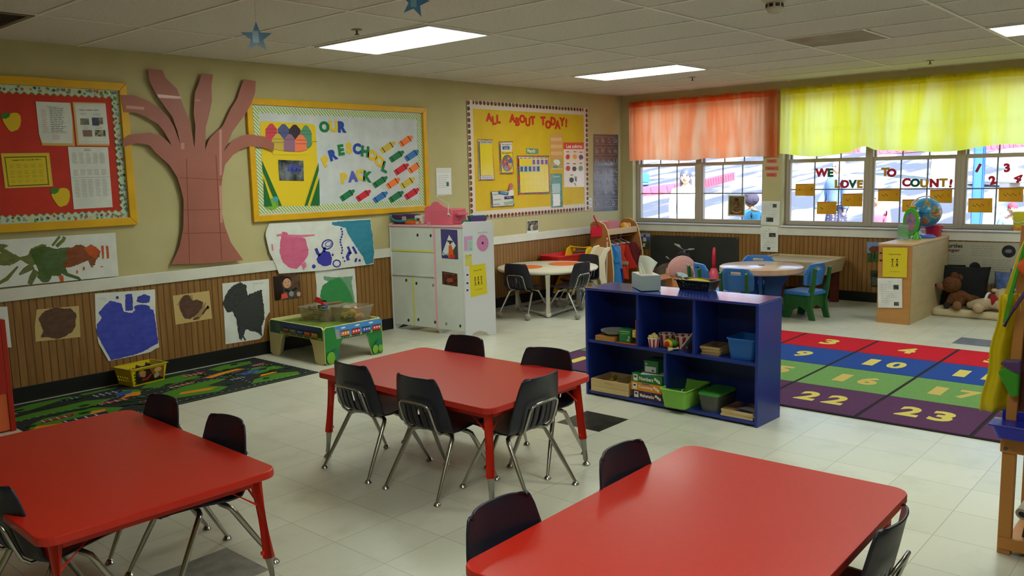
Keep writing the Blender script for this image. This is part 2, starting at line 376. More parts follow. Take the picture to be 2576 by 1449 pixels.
b = MB().m((196, 186, 160), .5); b.lathe([(.075, -.001), (.075, -.02), (.062, -.038), (.05, -.042)], n=28); b.build('base', t, smooth=40)
b = MB().m((182, 172, 148), .5); b.lathe([(.045, -.04), (.045, -.078), (.034, -.09), (.028, -.098), (0, -.1)], n=28); h = b.build('sensor_head', t, smooth=40)
b = MB().m((30, 28, 24), .6)
for k in range(8): a = k*pi/4; b.cbox((.0455*cos(a), .0455*sin(a), -.058), (.004, .022, .018), a)
b.build('slot', h)
for x, y, lb in ((3.58, 4.43, 'small metal sprinkler head beside the hanging blue star'), (7.98, 4.47, 'small dark sprinkler head near the orange valance'), (8.59, 2.35, 'small brassy sprinkler head above the yellow valance')):
    t = thing('sprinkler_head', lb, 'sprinkler', (x, y, ZC), 0, 'fire sprinklers on the ceiling')
    b = MB().m((150, 130, 96), .35, .7); b.lathe([(.036, -.001), (.034, -.006), (.012, -.010)], n=20); b.build('escutcheon', t, smooth=40)
    b = MB().m((92, 82, 66), .35, .8); b.lathe([(.006, -.008), (.006, -.03), (.016, -.032), (.017, -.036), (0, -.037)], n=14); b.build('nozzle', t, smooth=40)

# ================================================================ CURTAINS
def valance(name, label, c, c2, y0, y1, ztop, zbot, hem):
    t = thing(name, label, 'curtain', (XR, (y0+y1)/2, ztop)); L = y1-y0; fab = cloth(c, c2)
    rnd = random.Random(name); ph = [rnd.uniform(0, 6) for _ in range(6)]
    def depth(u, v):
        a = .35+.65*v
        return -.05-a*(.014*sin(L*u*13+ph[0]+1.2*sin(3*u*L+ph[1]))+.006*sin(L*u*29+ph[2])+.002*sin(L*u*67+ph[3]*v))-.004*sin(L*u*110)*(1-v)
    def P(u, v): return (depth(u, v), -L/2+L*u, (zbot-ztop+hem(u))*v)
    b = MB().m(fab); b.grid(P, int(L*110), 22); o = b.build('panel', t, smooth=True)
    def H(u, v): return (depth(u, 0)-.004-.006*sin(pi*v), -L/2+L*u, .012-.07*v+.006*sin(L*u*23+ph[4])*(1-v))
    b = MB().m(fab); b.grid(H, int(L*90), 4); b.build('rod_pocket', t, smooth=True)
    b = MB().m((196, 190, 176), .4); b.tube([(-.024, -L/2-.015, -.03), (-.024, L/2+.015, -.03)], .006)
    for y in (-L/2-.012, L/2+.012): b.tube([(-.024, y, -.03), (-.002, y, -.03)], .005)
    b.build('curtain_rod', t, smooth=40)
valance('orange_valance', 'short orange curtain valance over the two windows near the corner', (255, 142, 84), (255, 184, 132), 4.085, 6.055, 2.302, 1.572, lambda u: .012*sin(u*9)+.02*math.exp(-((u-.45)/.06)**2))
valance('yellow_valance', 'short yellow curtain valance over the three number windows', (250, 238, 66), (255, 248, 132), .98, 4.052, 2.306, 1.59, lambda u: -.03*sin(u*16+.4)*(.4+.6*sin(u*5)**2)+.05*math.exp(-((u-.70)/.03)**2))

# ================================================================ OUTSIDE
GROUND = mat((142, 140, 134), .9, nz=((66, 72, 86), .9, .16), bump=(8, .5), stretch=(.35, 1.5, 1))  # blue-grey noise streaks are shadows painted into the ground colour
def gz(x): return -.12 if x < 10.2 else -.12+(x-10.2)*.088
b = MB().m(GROUND); b.grid(lambda i, j: (XR+.22+55*i*i, -22+60*j, gz(XR+.22+55*i*i)+.03*sin(j*70+i*9)*min(1, i*6)), 40, 40)
o = b.build('ground', smooth=True); o['kind'] = 'structure'
PINKP = mat((226, 70, 96), .5); BLUEP = mat((50, 110, 196), .4)
def border(pts, label, h=.26):
    """red plastic playground edging, one run of moulded timbers"""
    t = thing('playground_border', label, 'playground border', (pts[0][0], pts[0][1], gz(pts[0][0])), 0, 'red plastic borders on the playground')
    for (xa, ya), (xb, yb) in zip(pts, pts[1:]):
        n = max(1, round(math.hypot(xb-xa, yb-ya)/1.2))
        for k in range(n):
            p0 = mix((xa, ya, gz(xa)), (xb, yb, gz(xb)), k/n)-t.location; p1 = mix((xa, ya, gz(xa)), (xb, yb, gz(xb)), (k+1)/n)-t.location; d = p1-p0; s = Vector((-d.y, d.x, 0)).normalized()*.05
            b = MB().m(PINKP); b.prism([p0+s, p0-s, p0-s*.8+Vector((0, 0, h)), p0+s*.8+Vector((0, 0, h))], d*.985)
            for q in range(6): c = p0+d*((q+.5)/6)-s*1.05+Vector((0, 0, h*.5)); b.prism([c+d*.03-Vector((0, 0, h*.35)), c-d*.03-Vector((0, 0, h*.35)), c-d*.06+Vector((0, 0, h*.35)), c+d*.0+Vector((0, 0, h*.35))], -s*.25)
            b.build('timber', t, bevel=.012)
def outp(u, v, x): p = atx(u, v, x); return (p.x, p.y)
def onhill(u, v):                                    # where a line of sight meets the rising playground
    r = _ray(u, v); a, c = .088, -.12-10.2*.088
    p = r*((c-EYE)/(r.z-a*r.x)); return (p.x, p.y)
border([onhill(1590, 497), onhill(1712, 483)], 'red plastic playground edging low behind the left window')
border([onhill(1770, 473), onhill(1845, 454)], 'red plastic playground edging slanting up behind the face photo window')
border([onhill(2040, 391), onhill(2165, 384)], 'distant red playground edging high behind the WE LOVE window', .3)
border([onhill(2205, 389), onhill(2330, 380)], 'distant red playground edging high behind the TO COUNT window', .3)
border([onhill(2455, 382), onhill(2640, 366)], 'distant red playground edging high behind the 1 2 3 4 window', .4)
x, y = onhill(1600, 470)
t = thing('playground_slide', 'blue and teal playground slide outside the corner window', 'slide', (x, y, gz(x)))
b = MB().m(BLUEP); d = Vector((.9, .5, 0)).normalized(); s = Vector((.35, -.9, 0)).normalized()
pr = [(-.4, .12), (.3, .2), (1.0, .75), (1.7, 1.3), (2.2, 1.35)]
for sd in (-.3, .3): b.prism([s*-p+Vector((0, 0, z))+d*sd for p, z in pr]+[s*-p+Vector((0, 0, z+.28))+d*sd for p, z in reversed(pr)], d*.05)
b.build('chute_side', t, bevel=.02)
b = MB().m((60, 180, 176), .35); b.prism([s*-p+Vector((0, 0, z+.03))+d*-.26 for p, z in pr]+[s*-p+Vector((0, 0, z-.02))+d*-.26 for p, z in reversed(pr)], d*.56); b.build('chute_bed', t)
b = MB().m(BLUEP)
for sd in (-.28, .3): b.tube([s*-2.1+d*sd+Vector((0, 0, -.05)), s*-2.1+d*sd+Vector((0, 0, 1.9))], .05)
b.build('ladder_post', t, smooth=40)
p = atx(2457, 545, 12.2); b = MB().m((72, 122, 206), .4); b.tube([(p.x, p.y, gz(12.2)-.05), (p.x, p.y, 3.2)], .07, 16); o = b.build('porch_post', smooth=40, center=True); tag(o, 'blue round steel post outside the 1 2 3 4 window', 'post')
x, y = onhill(2540, 470); b = MB().m((176, 170, 166), .8); b.cbox((x, y, gz(x)+.12), (2.6, .35, .06), .9); b.cbox((x, y, gz(x)+.02), (.3, .3, .2), .9); o = b.build('playground_ramp', center=True, bevel=.02); tag(o, 'grey sloping ramp plank on the ground outside the 1 2 3 4 window', 'ramp')
x, y = onhill(2372, 455); b = MB().m((214, 208, 204), .9, bump=(12, .5)); b.tube([(x, y, gz(x)-.1), (x, y, gz(x)+1.2), (x+.05, y, 5)], [.32, .28, .22], 16); o = b.build('shade_tree', smooth=True, center=True); tag(o, 'thick pale tree trunk outside behind the word COUNT', 'tree')
# trees on the crest, mostly behind the valances, so that the hill has an end
for k in range(9):
    x, y = 46+random.uniform(-2, 2), -6+k*5.4; t = thing('tree', 'bare grey tree on the hill crest, number %s from the slide end' % ('nine eight seven six five four three two one'.split()[k]), 'tree', (x, y, gz(x)), 0, 'bare trees on the hill crest')
    b = MB().m((110, 100, 92), .9); b.tube([(0, 0, -.2), (.1, 0, 2.5), (.05, .1, 5)], [.3, .24, .12], 10)
    for q in range(7): a = q*.9; z = 2.2+q*.4; b.tube([(.05, 0, z), (cos(a)*.9, sin(a)*.9, z+1), (cos(a)*1.5, sin(a)*1.5, z+2)], [.09, .06, .02], 6)
    b.build('trunk', t, smooth=True)

# people on the playground
def person(name, label, loc, rz, h, pose, skin, parts, hair):
    """pose: joints in units of standing height; parts: clothing shells drawn as their own skinned chains"""
    t = thing(name, label, 'person', loc, rz)
    def chain(nm, chains, m, root=None, subd=2, parent=t):
        me = bpy.data.meshes.new(nm); V = []; E = []; rad = []; idx = {}
        for ch in chains:
            prev = None
            for (x, y, z, r) in ch:
                k = (round(x, 4), round(y, 4), round(z, 4))
                if k not in idx: idx[k] = len(V); V.append((x*h, y*h, z*h)); rad.append(r*h)
                if prev is not None and prev != idx[k]: E.append((prev, idx[k]))
                prev = idx[k]
        me.from_pydata(V, E, []); ob = bpy.data.objects.new(nm, me); C.objects.link(ob); ob.parent = parent
        k = ob.modifiers.new('skin', 'SKIN'); k.use_smooth_shade = True
        for i, sv in enumerate(me.skin_vertices[0].data): sv.radius = (rad[i], rad[i]); sv.use_root = (i == 0)
        k = ob.modifiers.new('round', 'SUBSURF'); k.levels = k.render_levels = subd
        me.materials.append(m); return ob
    body = chain('body', pose['body'], skin)
    hx, hy, hz = pose['head']
    b = MB().m(skin); b.ell((hx*h, hy*h, hz*h), (.062*h, .05*h, .07*h)); b.ell(((hx+.062)*h, hy*h, (hz-.012)*h), (.012*h, .009*h, .012*h), n=10, k=6)
    for sg in (-1, 1): b.ell((hx*h, (hy+sg*.05)*h, (hz-.008)*h), (.012*h, .008*h, .018*h), n=10, k=6)
    b.m((30, 24, 22), .4)
    for sg in (-1, 1): b.ell(((hx+.055)*h, (hy+sg*.02)*h, (hz+.01)*h), (.008*h, .009*h, .006*h), n=8, k=6)
    b.m((150, 70, 66), .5); b.ell(((hx+.056)*h, hy*h, (hz-.036)*h), (.008*h, .018*h, .006*h), n=8, k=6)
    b.build('head', t, smooth=True)
    hm, bits = hair; b = MB().m(hm)
    for c, r in bits: b.ell(((hx+c[0])*h, (hy+c[1])*h, (hz+c[2])*h), tuple(q*h for q in r))
    b.build('hair', t, smooth=True)
    for nm, ch, m in parts: chain(nm, ch, m)
    return t
def fingers(x, y, z, dx, dz, sg):
    """five short finger chains fanning from a palm"""
    out = []
    for k, (a, l) in enumerate(((-.018, .034), (-.009, .042), (0, .045), (.009, .04))): out.append([(x, y, z, .012), (x+dx*.02+a*.3, y+a, z+dz*.02, .007), (x+dx*(.02+l*.5), y+a*1.2, z+dz*(.02+l*.5), .0055), (x+dx*(.016+l), y+a*1.2, z+dz*(.016+l)-.006, .0045)])
    out.append([(x, y, z, .012), (x+dx*.006, y-.02*sg, z+dz*.01, .0065), (x+dx*.02, y-.03*sg, z+dz*.022, .0055)])
    return out
def adult(lean=0, arms=((.08, -.16), (.08, .16)), raise_=0):
    c = lambda z: lean*max(0, z-.5)
    legs = [[(0, 0, .53, .075), (0, s*.05, .5, .06), (.01, s*.055, .28, .042), (-.01, s*.055, .05, .026), (.05, s*.06, .02, .022), (.085, s*.062, .014, .018)] for s in (-1, 1)]
    spine = [(0, 0, .53, .075), (c(.62), 0, .62, .072), (c(.74), 0, .74, .08), (c(.82), 0, .82, .05), (c(.86), 0, .86, .03), (c(.9), 0, .9, .03)]
    B = [spine]+legs
    for (ax, ay), s in zip(arms, (-1, 1)):
        sh = (c(.81), s*.1, .805, .034); el = (c(.66)+ax*.5, s*.135, .645+raise_*.5, .026); wr = (c(.6)+ax*1.6, s*.12, .50+raise_*1.2, .018)
        B.append([(c(.82), 0, .82, .05), sh, el, wr]); B += fingers(wr[0], wr[1], wr[2], .5 if raise_ > .1 else .25, -.85 if raise_ < .1 else .2, s)
    return dict(body=B, head=(c(.94)+.01, 0, .935))
SKIN1 = mat((222, 170, 140), .5); SKIN2 = mat((140, 92, 66), .5); SKIN3 = mat((226, 180, 150), .5)
DENIM = mat((104, 128, 168), .8); NAVY = mat((44, 52, 84), .8); WHITEC = mat((236, 236, 232), .8); SHIRTB = mat((56, 146, 190), .7)
def shell(pose, ids, grow):                         # clothing chains that follow the body
    return [[(x, y, z, r*grow) for x, y, z, r in pose['body'][i]] for i in ids]
def torso(pose, g=1.22): a = [(x, y, z, r*g) for x, y, z, r in pose['body'][0][:4]]; return a
def sleeves(pose, g=1.35, n=4): return [[(x, y, z, r*g) for x, y, z, r in pose['body'][i][:n]] for i in range(3, len(pose['body'])) if len(pose['body'][i]) == 4 and abs(pose['body'][i][1][1]) > .09 and pose['body'][i][0][2] > .8]
def trousers(pose, g=1.25): return [[(x, y, z, r*g) for x, y, z, r in pose['body'][i][:4]] for i in (1, 2)]
def stand(u, v, x, zoff=0.0):                       # feet below the seen head
    p = atx(u, v, x); return (p.x, p.y, gz(x)), p.z
# woman in white with dark hair, back half turned
(lc, hz) = stand(1728, 444, 11.2); hgt = (hz-lc[2])/.935; ps = adult(lean=.15)
person('person', 'person in white top with long dark hair bending outside the corner window', lc, R(200), hgt, ps, SKIN1,
       [('shirt', [torso(ps, 1.5)]+sleeves(ps, 1.6), WHITEC), ('trousers', trousers(ps, 1.5), WHITEC)],
       (mat((70, 76, 96), .5), [((-.012, 0, .016), (.07, .06, .07)), ((-.05, 0, -.06), (.035, .055, .1)), ((-.03, -.04, -.06), (.03, .025, .08))]))
(lc, hz) = stand(2107, 421, 12.6); hgt = (hz-lc[2])/.935; ps = adult(lean=-.05, arms=((.1, -.1), (.0, .1)))
sk = [[(0, 0, .6, .085), (0, 0, .5, .1), (0, 0, .42, .115), (0, 0, .30, .13)]]
DOTS = brick_mat((62, 60, 84), (62, 60, 84), (62, 60, 84), .05, .05, .0, .8); 
def dotted(c, c2, s):
    m = bpy.data.materials.new('dots'); m.use_nodes = True; t = m.node_tree; n = t.nodes; b = n['Principled BSDF']; tc = n.new('ShaderNodeTexCoord'); v = n.new('ShaderNodeTexVoronoi'); v.inputs['Scale'].default_value = s; v.inputs['Randomness'].default_value = .25
    r = n.new('ShaderNodeValToRGB'); r.color_ramp.interpolation = 'CONSTANT'; r.color_ramp.elements[0].color = rgb(c2); r.color_ramp.elements[1].color = rgb(c); r.color_ramp.elements[1].position = .3
    t.links.new(tc.outputs['Object'], v.inputs['Vector']); t.links.new(v.outputs['Distance'], r.inputs[0]); t.links.new(r.outputs[0], b.inputs['Base Color']); b.inputs['Roughness'].default_value = .8; return m
person('person', 'person in denim jacket and dark polka dot skirt standing behind the WE LOVE window', lc, R(150), hgt, ps, SKIN3,
       [('jacket', [torso(ps, 1.45)]+sleeves(ps, 1.8), DENIM), ('skirt', sk, dotted((54, 54, 84), (226, 222, 230), 26)), ('stocking', trousers(ps, 1.06), NAVY)],
       (mat((214, 196, 170), .6), [((-.01, 0, .02), (.068, .057, .064)), ((-.04, 0, -.02), (.035, .05, .06))]))
(lc, hz) = stand(1899, 505, 10.6); hgt = (hz-lc[2])/.935; ps = adult(lean=.1)
person('person', 'child in bright blue shirt with dark curly hair at the window beside the face photo', lc, R(140), hgt, ps, SKIN2,
       [('shirt', [torso(ps, 1.5)]+sleeves(ps, 1.7, 3), SHIRTB), ('trousers', trousers(ps, 1.3), NAVY)],
       (mat((56, 52, 76), .8, bump=(60, 1)), [((-.012, 0, .02), (.085, .08, .078)), ((-.03, .05, .02), (.05, .04, .05)), ((-.03, -.05, .02), (.05, .04, .05)), ((.02, 0, .06), (.05, .055, .035))]))
(lc, hz) = stand(2548, 524, 11.6); hgt = (hz-lc[2])/.935; ps = adult(lean=.3, arms=((.12, -.1), (.12, .1)), raise_=.12)
person('person', 'child in light blue jacket and red hat outside the 1 2 3 4 window', lc, R(190), hgt, ps, SKIN1,
       [('jacket', [torso(ps, 1.5)]+sleeves(ps, 1.6), mat((120, 160, 200), .8)), ('trousers', trousers(ps, 1.4), DENIM)],
       (mat((200, 60, 84), .8), [((-.008, 0, .022), (.068, .057, .06))]))
(lc, hz) = stand(2215, 500, 11.4); hgt = (hz-lc[2])/.935; ps = adult(lean=.2)
person('person', 'child in pink coat crouched low outside the TO COUNT window', lc, R(170), hgt, ps, SKIN3,
       [('coat', [torso(ps, 1.55)]+sleeves(ps, 1.7), mat((236, 120, 160), .8)), ('trousers', trousers(ps, 1.4), mat((150, 152, 180), .8))],
       (mat((236, 228, 220), .7), [((-.012, 0, .018), (.07, .06, .066))]))
# ================================================================ PAPERS, BOARDS AND LETTERS ON THE WALLS
zA, zB, zC = zoom(0, 150, 2.5414), zoom(600, 220, 3.01875), zoom(1140, 230, 2.958)
zG, zH, zE, zD = zoom(0, 580, 2.8986), zoom(600, 500, 3.2939), zoom(1940, 180, 3.149), zoom(1560, 200, 2.786)
zP, zX, zT, zK = zoom(60, 230, 4.3923), zoom(640, 290, 6.0389), zoom(1190, 330, 7.245), zoom(940, 480, 3.8125)
def pt2(P, s, t): q = quad([(a, b, 0) for a, b in P], s, t); return (q.x, q.y)
def sub(P): return lambda s, t: pt2(P, s, t)
def rect(P, s0, t0, s1, t1): return [pt2(P, s0, t0), pt2(P, s1, t0), pt2(P, s1, t1), pt2(P, s0, t1)]
def rough(pts, amp, n=4, seed=1):
    n, amp = n+3, amp*.55
    """ragged brush edge: subdivide an outline and jitter it"""
    r = random.Random(seed); out = []
    for (a, b), (c, d) in zip(pts, pts[1:]+pts[:1]):
        for k in range(n): f = k/n; out.append((a+(c-a)*f+r.uniform(-amp, amp), b+(d-b)*f+r.uniform(-amp, amp)))
    return out
def oval(cx, cy, rx, ry, n=18, rot=0): return [(cx+rx*cos(t)*cos(rot)-ry*sin(t)*sin(rot), cy+rx*cos(t)*sin(rot)+ry*sin(t)*cos(rot)) for t in (2*pi*k/n for k in range(n))]
def stroke(pts, w0):
    """even-width brush stroke around a path"""
    L, Rr = [], []
    for i, p in enumerate(pts):
        a, c = pts[max(i-1, 0)], pts[min(i+1, len(pts)-1)]; dx, dy = c[0]-a[0], c[1]-a[1]; l = math.hypot(dx, dy) or 1; w = w0[i] if isinstance(w0, (list, tuple)) else w0
        L.append((p[0]-dy/l*w/2, p[1]+dx/l*w/2)); Rr.append((p[0]+dy/l*w/2, p[1]-dx/l*w/2))
    return L+Rr[::-1]
def lay(b, fn, d, layers, step=.00025):
    for i, l in enumerate(layers):
        dd = d+step*(i+1); k = l[0]; b.m(l[1])
        if k == 'p':
            for q in l[2:]:
                if len(q) <= 4: b.poly([fn(u, v, dd) for u, v in q]); continue
                V = [b.v(fn(u, v, dd)) for u, v in q]
                for a, c, e in tess([[Vector((u, v, 0)) for u, v in q]]): b.f([V[a], V[c], V[e]])
        elif k == 'w':                               # word: string, bottom-left, bottom-right, top-left
            o, x, y = fn(*l[3], dd), fn(*l[4], dd), fn(*l[5], dd); b.word(l[2], o, x-o, y-o, l[6] if len(l) > 6 else 0)
def sheet(name, label, cat, fn, base, bm, layers=(), d=.003, th=.0012, group=None, curl=None):
    b = MB().m(bm); p0 = fn(*base[0], d); n = (fn(*base[0], d+1)-p0)
    b.prism([fn(u, v, d) for u, v in base], n*th); lay(b, fn, d+th, layers)
    return tag(b.build(name, center=True), label, cat, group)
def lines(P, rows, s0, s1, t0, t1, th, seed, keep=.85, gap=.12):
    """unreadable small print: broken bars of text"""
    r = random.Random(seed); out = []
    for k in range(rows):
        t = t0+(t1-t0)*k/max(1, rows-1); s = s0; e = s1-(s1-s0)*r.uniform(0, 1-keep)*1.6
        while s < e:
            q = min(e, s+(s1-s0)*r.uniform(.12, .3)); out.append(rect(P, s, t, q, t+th)); s = q+(s1-s0)*gap*r.uniform(.2, .5)
    return out
PAPER = mat((226, 228, 224), .6, nz=((214, 216, 212), 9.0)); INK = mat((60, 58, 56), .7); PALEINK = mat((140, 140, 138), .7); PINKINK = mat((198, 130, 124), .7)
MANILA = mat((214, 176, 104), .7); YELLOWP = mat((222, 196, 34), .6); GLOSSY = mat((228, 226, 220), .16, coat=.6)

# ---- framed boards
YFRAME = mat((228, 176, 12), .42, nz=((216, 164, 10), 7.0), spec=.4)
def board(label, x0, x1, z0, z1, fwid, back, border, inner, loc_d=0):
    t = thing('bulletin_board', label, 'bulletin board', ((x0+x1)/2, YL, z0)); X, Z = (x1-x0)/2, z1-z0
    b = MB().m(YFRAME); y = -.032
    for P in ([(-X, 0), (X, 0), (X-fwid, fwid), (-X+fwid, fwid)], [(-X, Z), (X, Z), (X-fwid, Z-fwid), (-X+fwid, Z-fwid)], [(-X, 0), (-X, Z), (-X+fwid, Z-fwid), (-X+fwid, fwid)], [(X, 0), (X, Z), (X-fwid, Z-fwid), (X-fwid, fwid)]):
        b.prism([(px, -.001, pz) for px, pz in P], (0, y, 0))
    b.build('frame', t, bevel=.004)
    b = MB().m(back); b.box((-X+fwid, -.010, fwid), (X-fwid, -.001, Z-fwid)); b.build('backing_paper', t)
    b = MB(); border(b, X-fwid, fwid, Z-fwid); b.build('border_trim', t)
    return t
def scallop_border(b, X, zb, zt):
    """paper edging with a wavy inner edge, printed with small leaves and butterflies"""
    r = random.Random(4); w0 = .052
    def strip(p, d, n, L):
        c = max(4, round(L/.046)); pts = [p, p+d*L]
        pts += [p+d*(L*(1-k/(c*6)))+n*(w0+.008*cos(2*pi*k/6)) for k in range(c*6+1)]
        b.m((190, 214, 196), .6); b.prism(pts, (0, -.0012, 0))
        b.m((150, 178, 116), .6); b.poly([q+Vector((0, -.0014, 0)) for q in [p+d*(L*(1-k/(c*6)))+n*(w0+.008*cos(2*pi*k/6)) for k in range(c*6+1)]+[p+d*(L*k/(c*6))+n*(w0-.006+.008*cos(2*pi*(c*6-k)/6)) for k in range(c*6+1)]])
        for k in range(int(L/.036)):
            for q in range(3):
                a = p+d*(.018+k*.036+r.uniform(-.01, .01))+n*r.uniform(.008, .038)+Vector((0, -.0016-.0002*q, 0)); col = r.choice([(124, 140, 140), (96, 150, 52), (176, 96, 72), (206, 190, 150), (110, 122, 124), (60, 70, 60), (226, 200, 110), (140, 158, 160)])
                b.m(col, .6); rr = r.uniform(.006, .014); b.poly(circ(a, rr, d, n*r.uniform(.5, 1.2), 8, r.uniform(0, 3), 0) if 0 else [a+d*(rr*cos(j*pi/4)*r.uniform(.6, 1.2))+n*(rr*sin(j*pi/4)*r.uniform(.6, 1.2)) for j in range(8)])
    dx, dz = Vector((1, 0, 0)), Vector((0, 0, 1)); y = -.0105
    strip(Vector((-X, y, zt)), dx, -dz, 2*X); strip(Vector((-X, y, zb)), dx, dz, 2*X)
    strip(Vector((X, y-.002, zb)), dz, -dx, zt-zb); strip(Vector((-X, y-.002, zb)), dz, dx, zt-zb)
board('yellow framed bulletin board with red backing and leafy scalloped border', .95, 2.857, 1.151, 2.166, .056, mat((202, 46, 22), .6, nz=((190, 40, 18), 6.0)), scallop_border, None)
def stripe_mat(c, c2, sc):
    m = bpy.data.materials.new('stripes'); m.use_nodes = True; t = m.node_tree; n = t.nodes; b = n['Principled BSDF']; tc = n.new('ShaderNodeTexCoord'); v = n.new('ShaderNodeTexWave'); v.bands_direction = 'DIAGONAL'; v.inputs['Scale'].default_value = sc
    r = n.new('ShaderNodeValToRGB'); r.color_ramp.interpolation = 'CONSTANT'; r.color_ramp.elements[0].color = rgb(c); r.color_ramp.elements[1].color = rgb(c2); r.color_ramp.elements[1].position = .5
    t.links.new(tc.outputs['Object'], v.inputs['Vector']); t.links.new(v.outputs['Color'], r.inputs[0]); t.links.new(r.outputs[0], b.inputs['Base Color']); b.inputs['Roughness'].default_value = .6; return m
def zig_border(b, X, zb, zt):
    b.m(stripe_mat((226, 230, 214), (140, 176, 84), 21)); w0 = .05
    def strip(p, d, n, L):
        c = max(4, round(L/.07)); pts = [p, p+d*L]
        for k in range(c*2+1): pts.append(p+d*(L*(1-k/(c*2)))+n*(w0+(.008 if k % 2 else -.006)))
        b.prism(pts, (0, -.0012, 0))
    dx, dz = Vector((1, 0, 0)), Vector((0, 0, 1)); y = -.0105
    strip(Vector((-X+.012, y, zt-.012)), dx, -dz, 2*X-.024); strip(Vector((-X+.012, y, zb+.012)), dx, dz, 2*X-.024)
    strip(Vector((X-.012, y-.0014, zb+.012)), dz, -dx, zt-zb-.024); strip(Vector((-X+.012, y-.0014, zb+.012)), dz, dx, zt-zb-.024)
board('yellow framed bulletin board with white backing and green striped border', 3.816, 5.79, 1.112, 2.112, .052, mat((212, 216, 220), .5, nz=((196, 202, 208), 7.0)), zig_border, None)
# unframed board of yellow paper
t = thing('bulletin_board', 'unframed bulletin board of yellow paper with brown scalloped border by the corner', 'bulletin board', (7.43, YL, .985))
b = MB().m((222, 186, 30), .6, nz=((212, 172, 24), 5.0, .4), bump=(5, .25)); b.box((-1.0, -.006, .06), (1.0, -.001, 1.19)); b.build('backing_paper', t)
b = MB(); r = random.Random(5)
def hand_strip(p, d, n, L):
    c = round(L/.058); b.m((222, 206, 192), .6); b.prism([p, p+d*L, p+d*L+n*.085, p+n*.085], (0, -.001, 0))
    for k in range(c):
        a = p+d*(L*(k+.5)/c)+Vector((0, -.0014, 0))
        b.m((92, 50, 34) if k % 2 else (120, 62, 40), .6); b.poly([a+d*(.024*cos(j*pi/5)*(1+.2*sin(j*2.4)))+n*(.022+.022*sin(j*pi/5)) for j in range(10)])
        b.m(r.choice([(190, 150, 40), (60, 84, 60), (176, 60, 40), (70, 70, 110)]), .6); b.poly([a+Vector((0, -.0003, 0))+d*(.009*cos(j*pi/3))+n*(.012+.01*sin(j*pi/3)) for j in range(6)])
dx, dz = Vector((1, 0, 0)), Vector((0, 0, 1)); y = -.0065
hand_strip(Vector((-1.05, y, 1.235)), dx, -dz, 2.1); hand_strip(Vector((-1.05, y, 0)), dx, dz, 2.1)
hand_strip(Vector((1.05, y-.0015, 0)), dz, -dx, 1.235); hand_strip(Vector((-1.05, y-.0015, 0)), dz, dx, 1.235)
b.build('border_trim', t)

# ---- lettering cut from paper
def letter(fn, ch, col, u, v, hpx, rot, label, group, d=.012, wide=1.0, off=.062, th=.0016):
    c = fn(u, v, d); e = fn(u+1, v, d)-c; xd = Vector((1, 0, 0)) if fn is lw else Vector((0, -1, 0)); zd = Vector((0, 0, 1)); n = fn(u, v, d+1)-c
    hm = abs((fn(u, v-hpx/2, d)-fn(u, v+hpx/2, d)).z); wm = hm*glyphs(ch, off)[2]*wide; a = R(rot)
    X = (xd*cos(a)+zd*sin(a)); Z = (zd*cos(a)-xd*sin(a)); b = MB().m(col, .6)
    b.word(ch, -X*wm/2-Z*hm/2, X*wm, Z*hm, off, n*th)
    return tag(b.build('letter_cutout', loc=c), label, 'letter', group)
LC = dict(g=(20, 124, 68), y=(232, 194, 40), b=(28, 72, 168), v=(90, 98, 190), r=(206, 48, 18), R=(196, 26, 62), G=(0, 104, 74), Y=(206, 158, 44))
LN = dict(g='green', y='yellow', b='blue', v='violet blue', r='red', R='red', G='dark green', Y='golden')
def spell(fn, word, items, zf, hz, where, d, off=.062, wide=1.06):
    seen = {}
    for ch, col, x, y, rot in items:
        seen[ch] = seen.get(ch, 0)+1; u, v = zf((x, y))[0]; nn = sum(1 for q in items if q[0] == ch)
        nm = 'exclamation mark' if ch == '!' else ('number '+ch if ch.isdigit() else 'letter '+ch)
        letter(fn, ch, LC[col], u, v, hz, rot, '%s paper %s%s %s' % (LN[col], ('first ', 'second ')[seen[ch]-1] if nn > 1 else '', nm, where), 'paper letters '+word, d, wide, off)
spell(lw, 'of OUR PRESCHOOL PACK', [('O', 'g', 645, 300, 0), ('U', 'y', 715, 297, 0), ('R', 'b', 780, 301, 0)], zB, 29, 'in the word OUR on the crayon board', .0125)
spell(lw, 'of OUR PRESCHOOL PACK', [('P', 'y', 655, 560, 30), ('R', 'b', 712, 512, 16), ('E', 'g', 772, 475, 8), ('S', 'y', 832, 462, 3), ('C', 'b', 893, 466, 0), ('H', 'g', 955, 486, -8), ('O', 'y', 1010, 515, -12), ('O', 'y', 1065, 560, -20), ('L', 'g', 1106, 605, -22)], zB, 28, 'in the word PRESCHOOL', .0125)
spell(lw, 'of OUR PRESCHOOL PACK', [('P', 'y', 795, 690, 6), ('A', 'v', 862, 677, 2), ('C', 'y', 918, 664, 0), ('K', 'g', 975, 677, -10)], zB, 28, 'in the word PACK', .0125)
spell(lw, 'of ALL ABOUT TODAY', [('A', 'r', 263, 193, 0), ('L', 'r', 300, 217, 4), ('L', 'r', 333, 207, 0)], zC, 22, 'in the word ALL on the yellow paper board', .0075)
spell(lw, 'of ALL ABOUT TODAY', [('A', 'r', 437, 200, 0), ('B', 'r', 475, 226, 0), ('O', 'r', 511, 205, 0), ('U', 'r', 552, 229, 0), ('T', 'r', 588, 216, 4)], zC, 22, 'in the word ABOUT', .0075)
spell(lw, 'of ALL ABOUT TODAY', [('T', 'r', 665, 219, 2), ('O', 'r', 703, 247, 0), ('D', 'r', 740, 222, 0), ('A', 'r', 773, 248, 0), ('Y', 'r', 808, 226, 0), ('!', 'r', 838, 235, -4)], zC, 22, 'in the word TODAY', .0075)
GD = -.1065
spell(ww, 'on the window', [('W', 'R', 370, 802, 0), ('E', 'G', 441, 802, 0)], zE, 22, 'in the word WE on the window', GD)
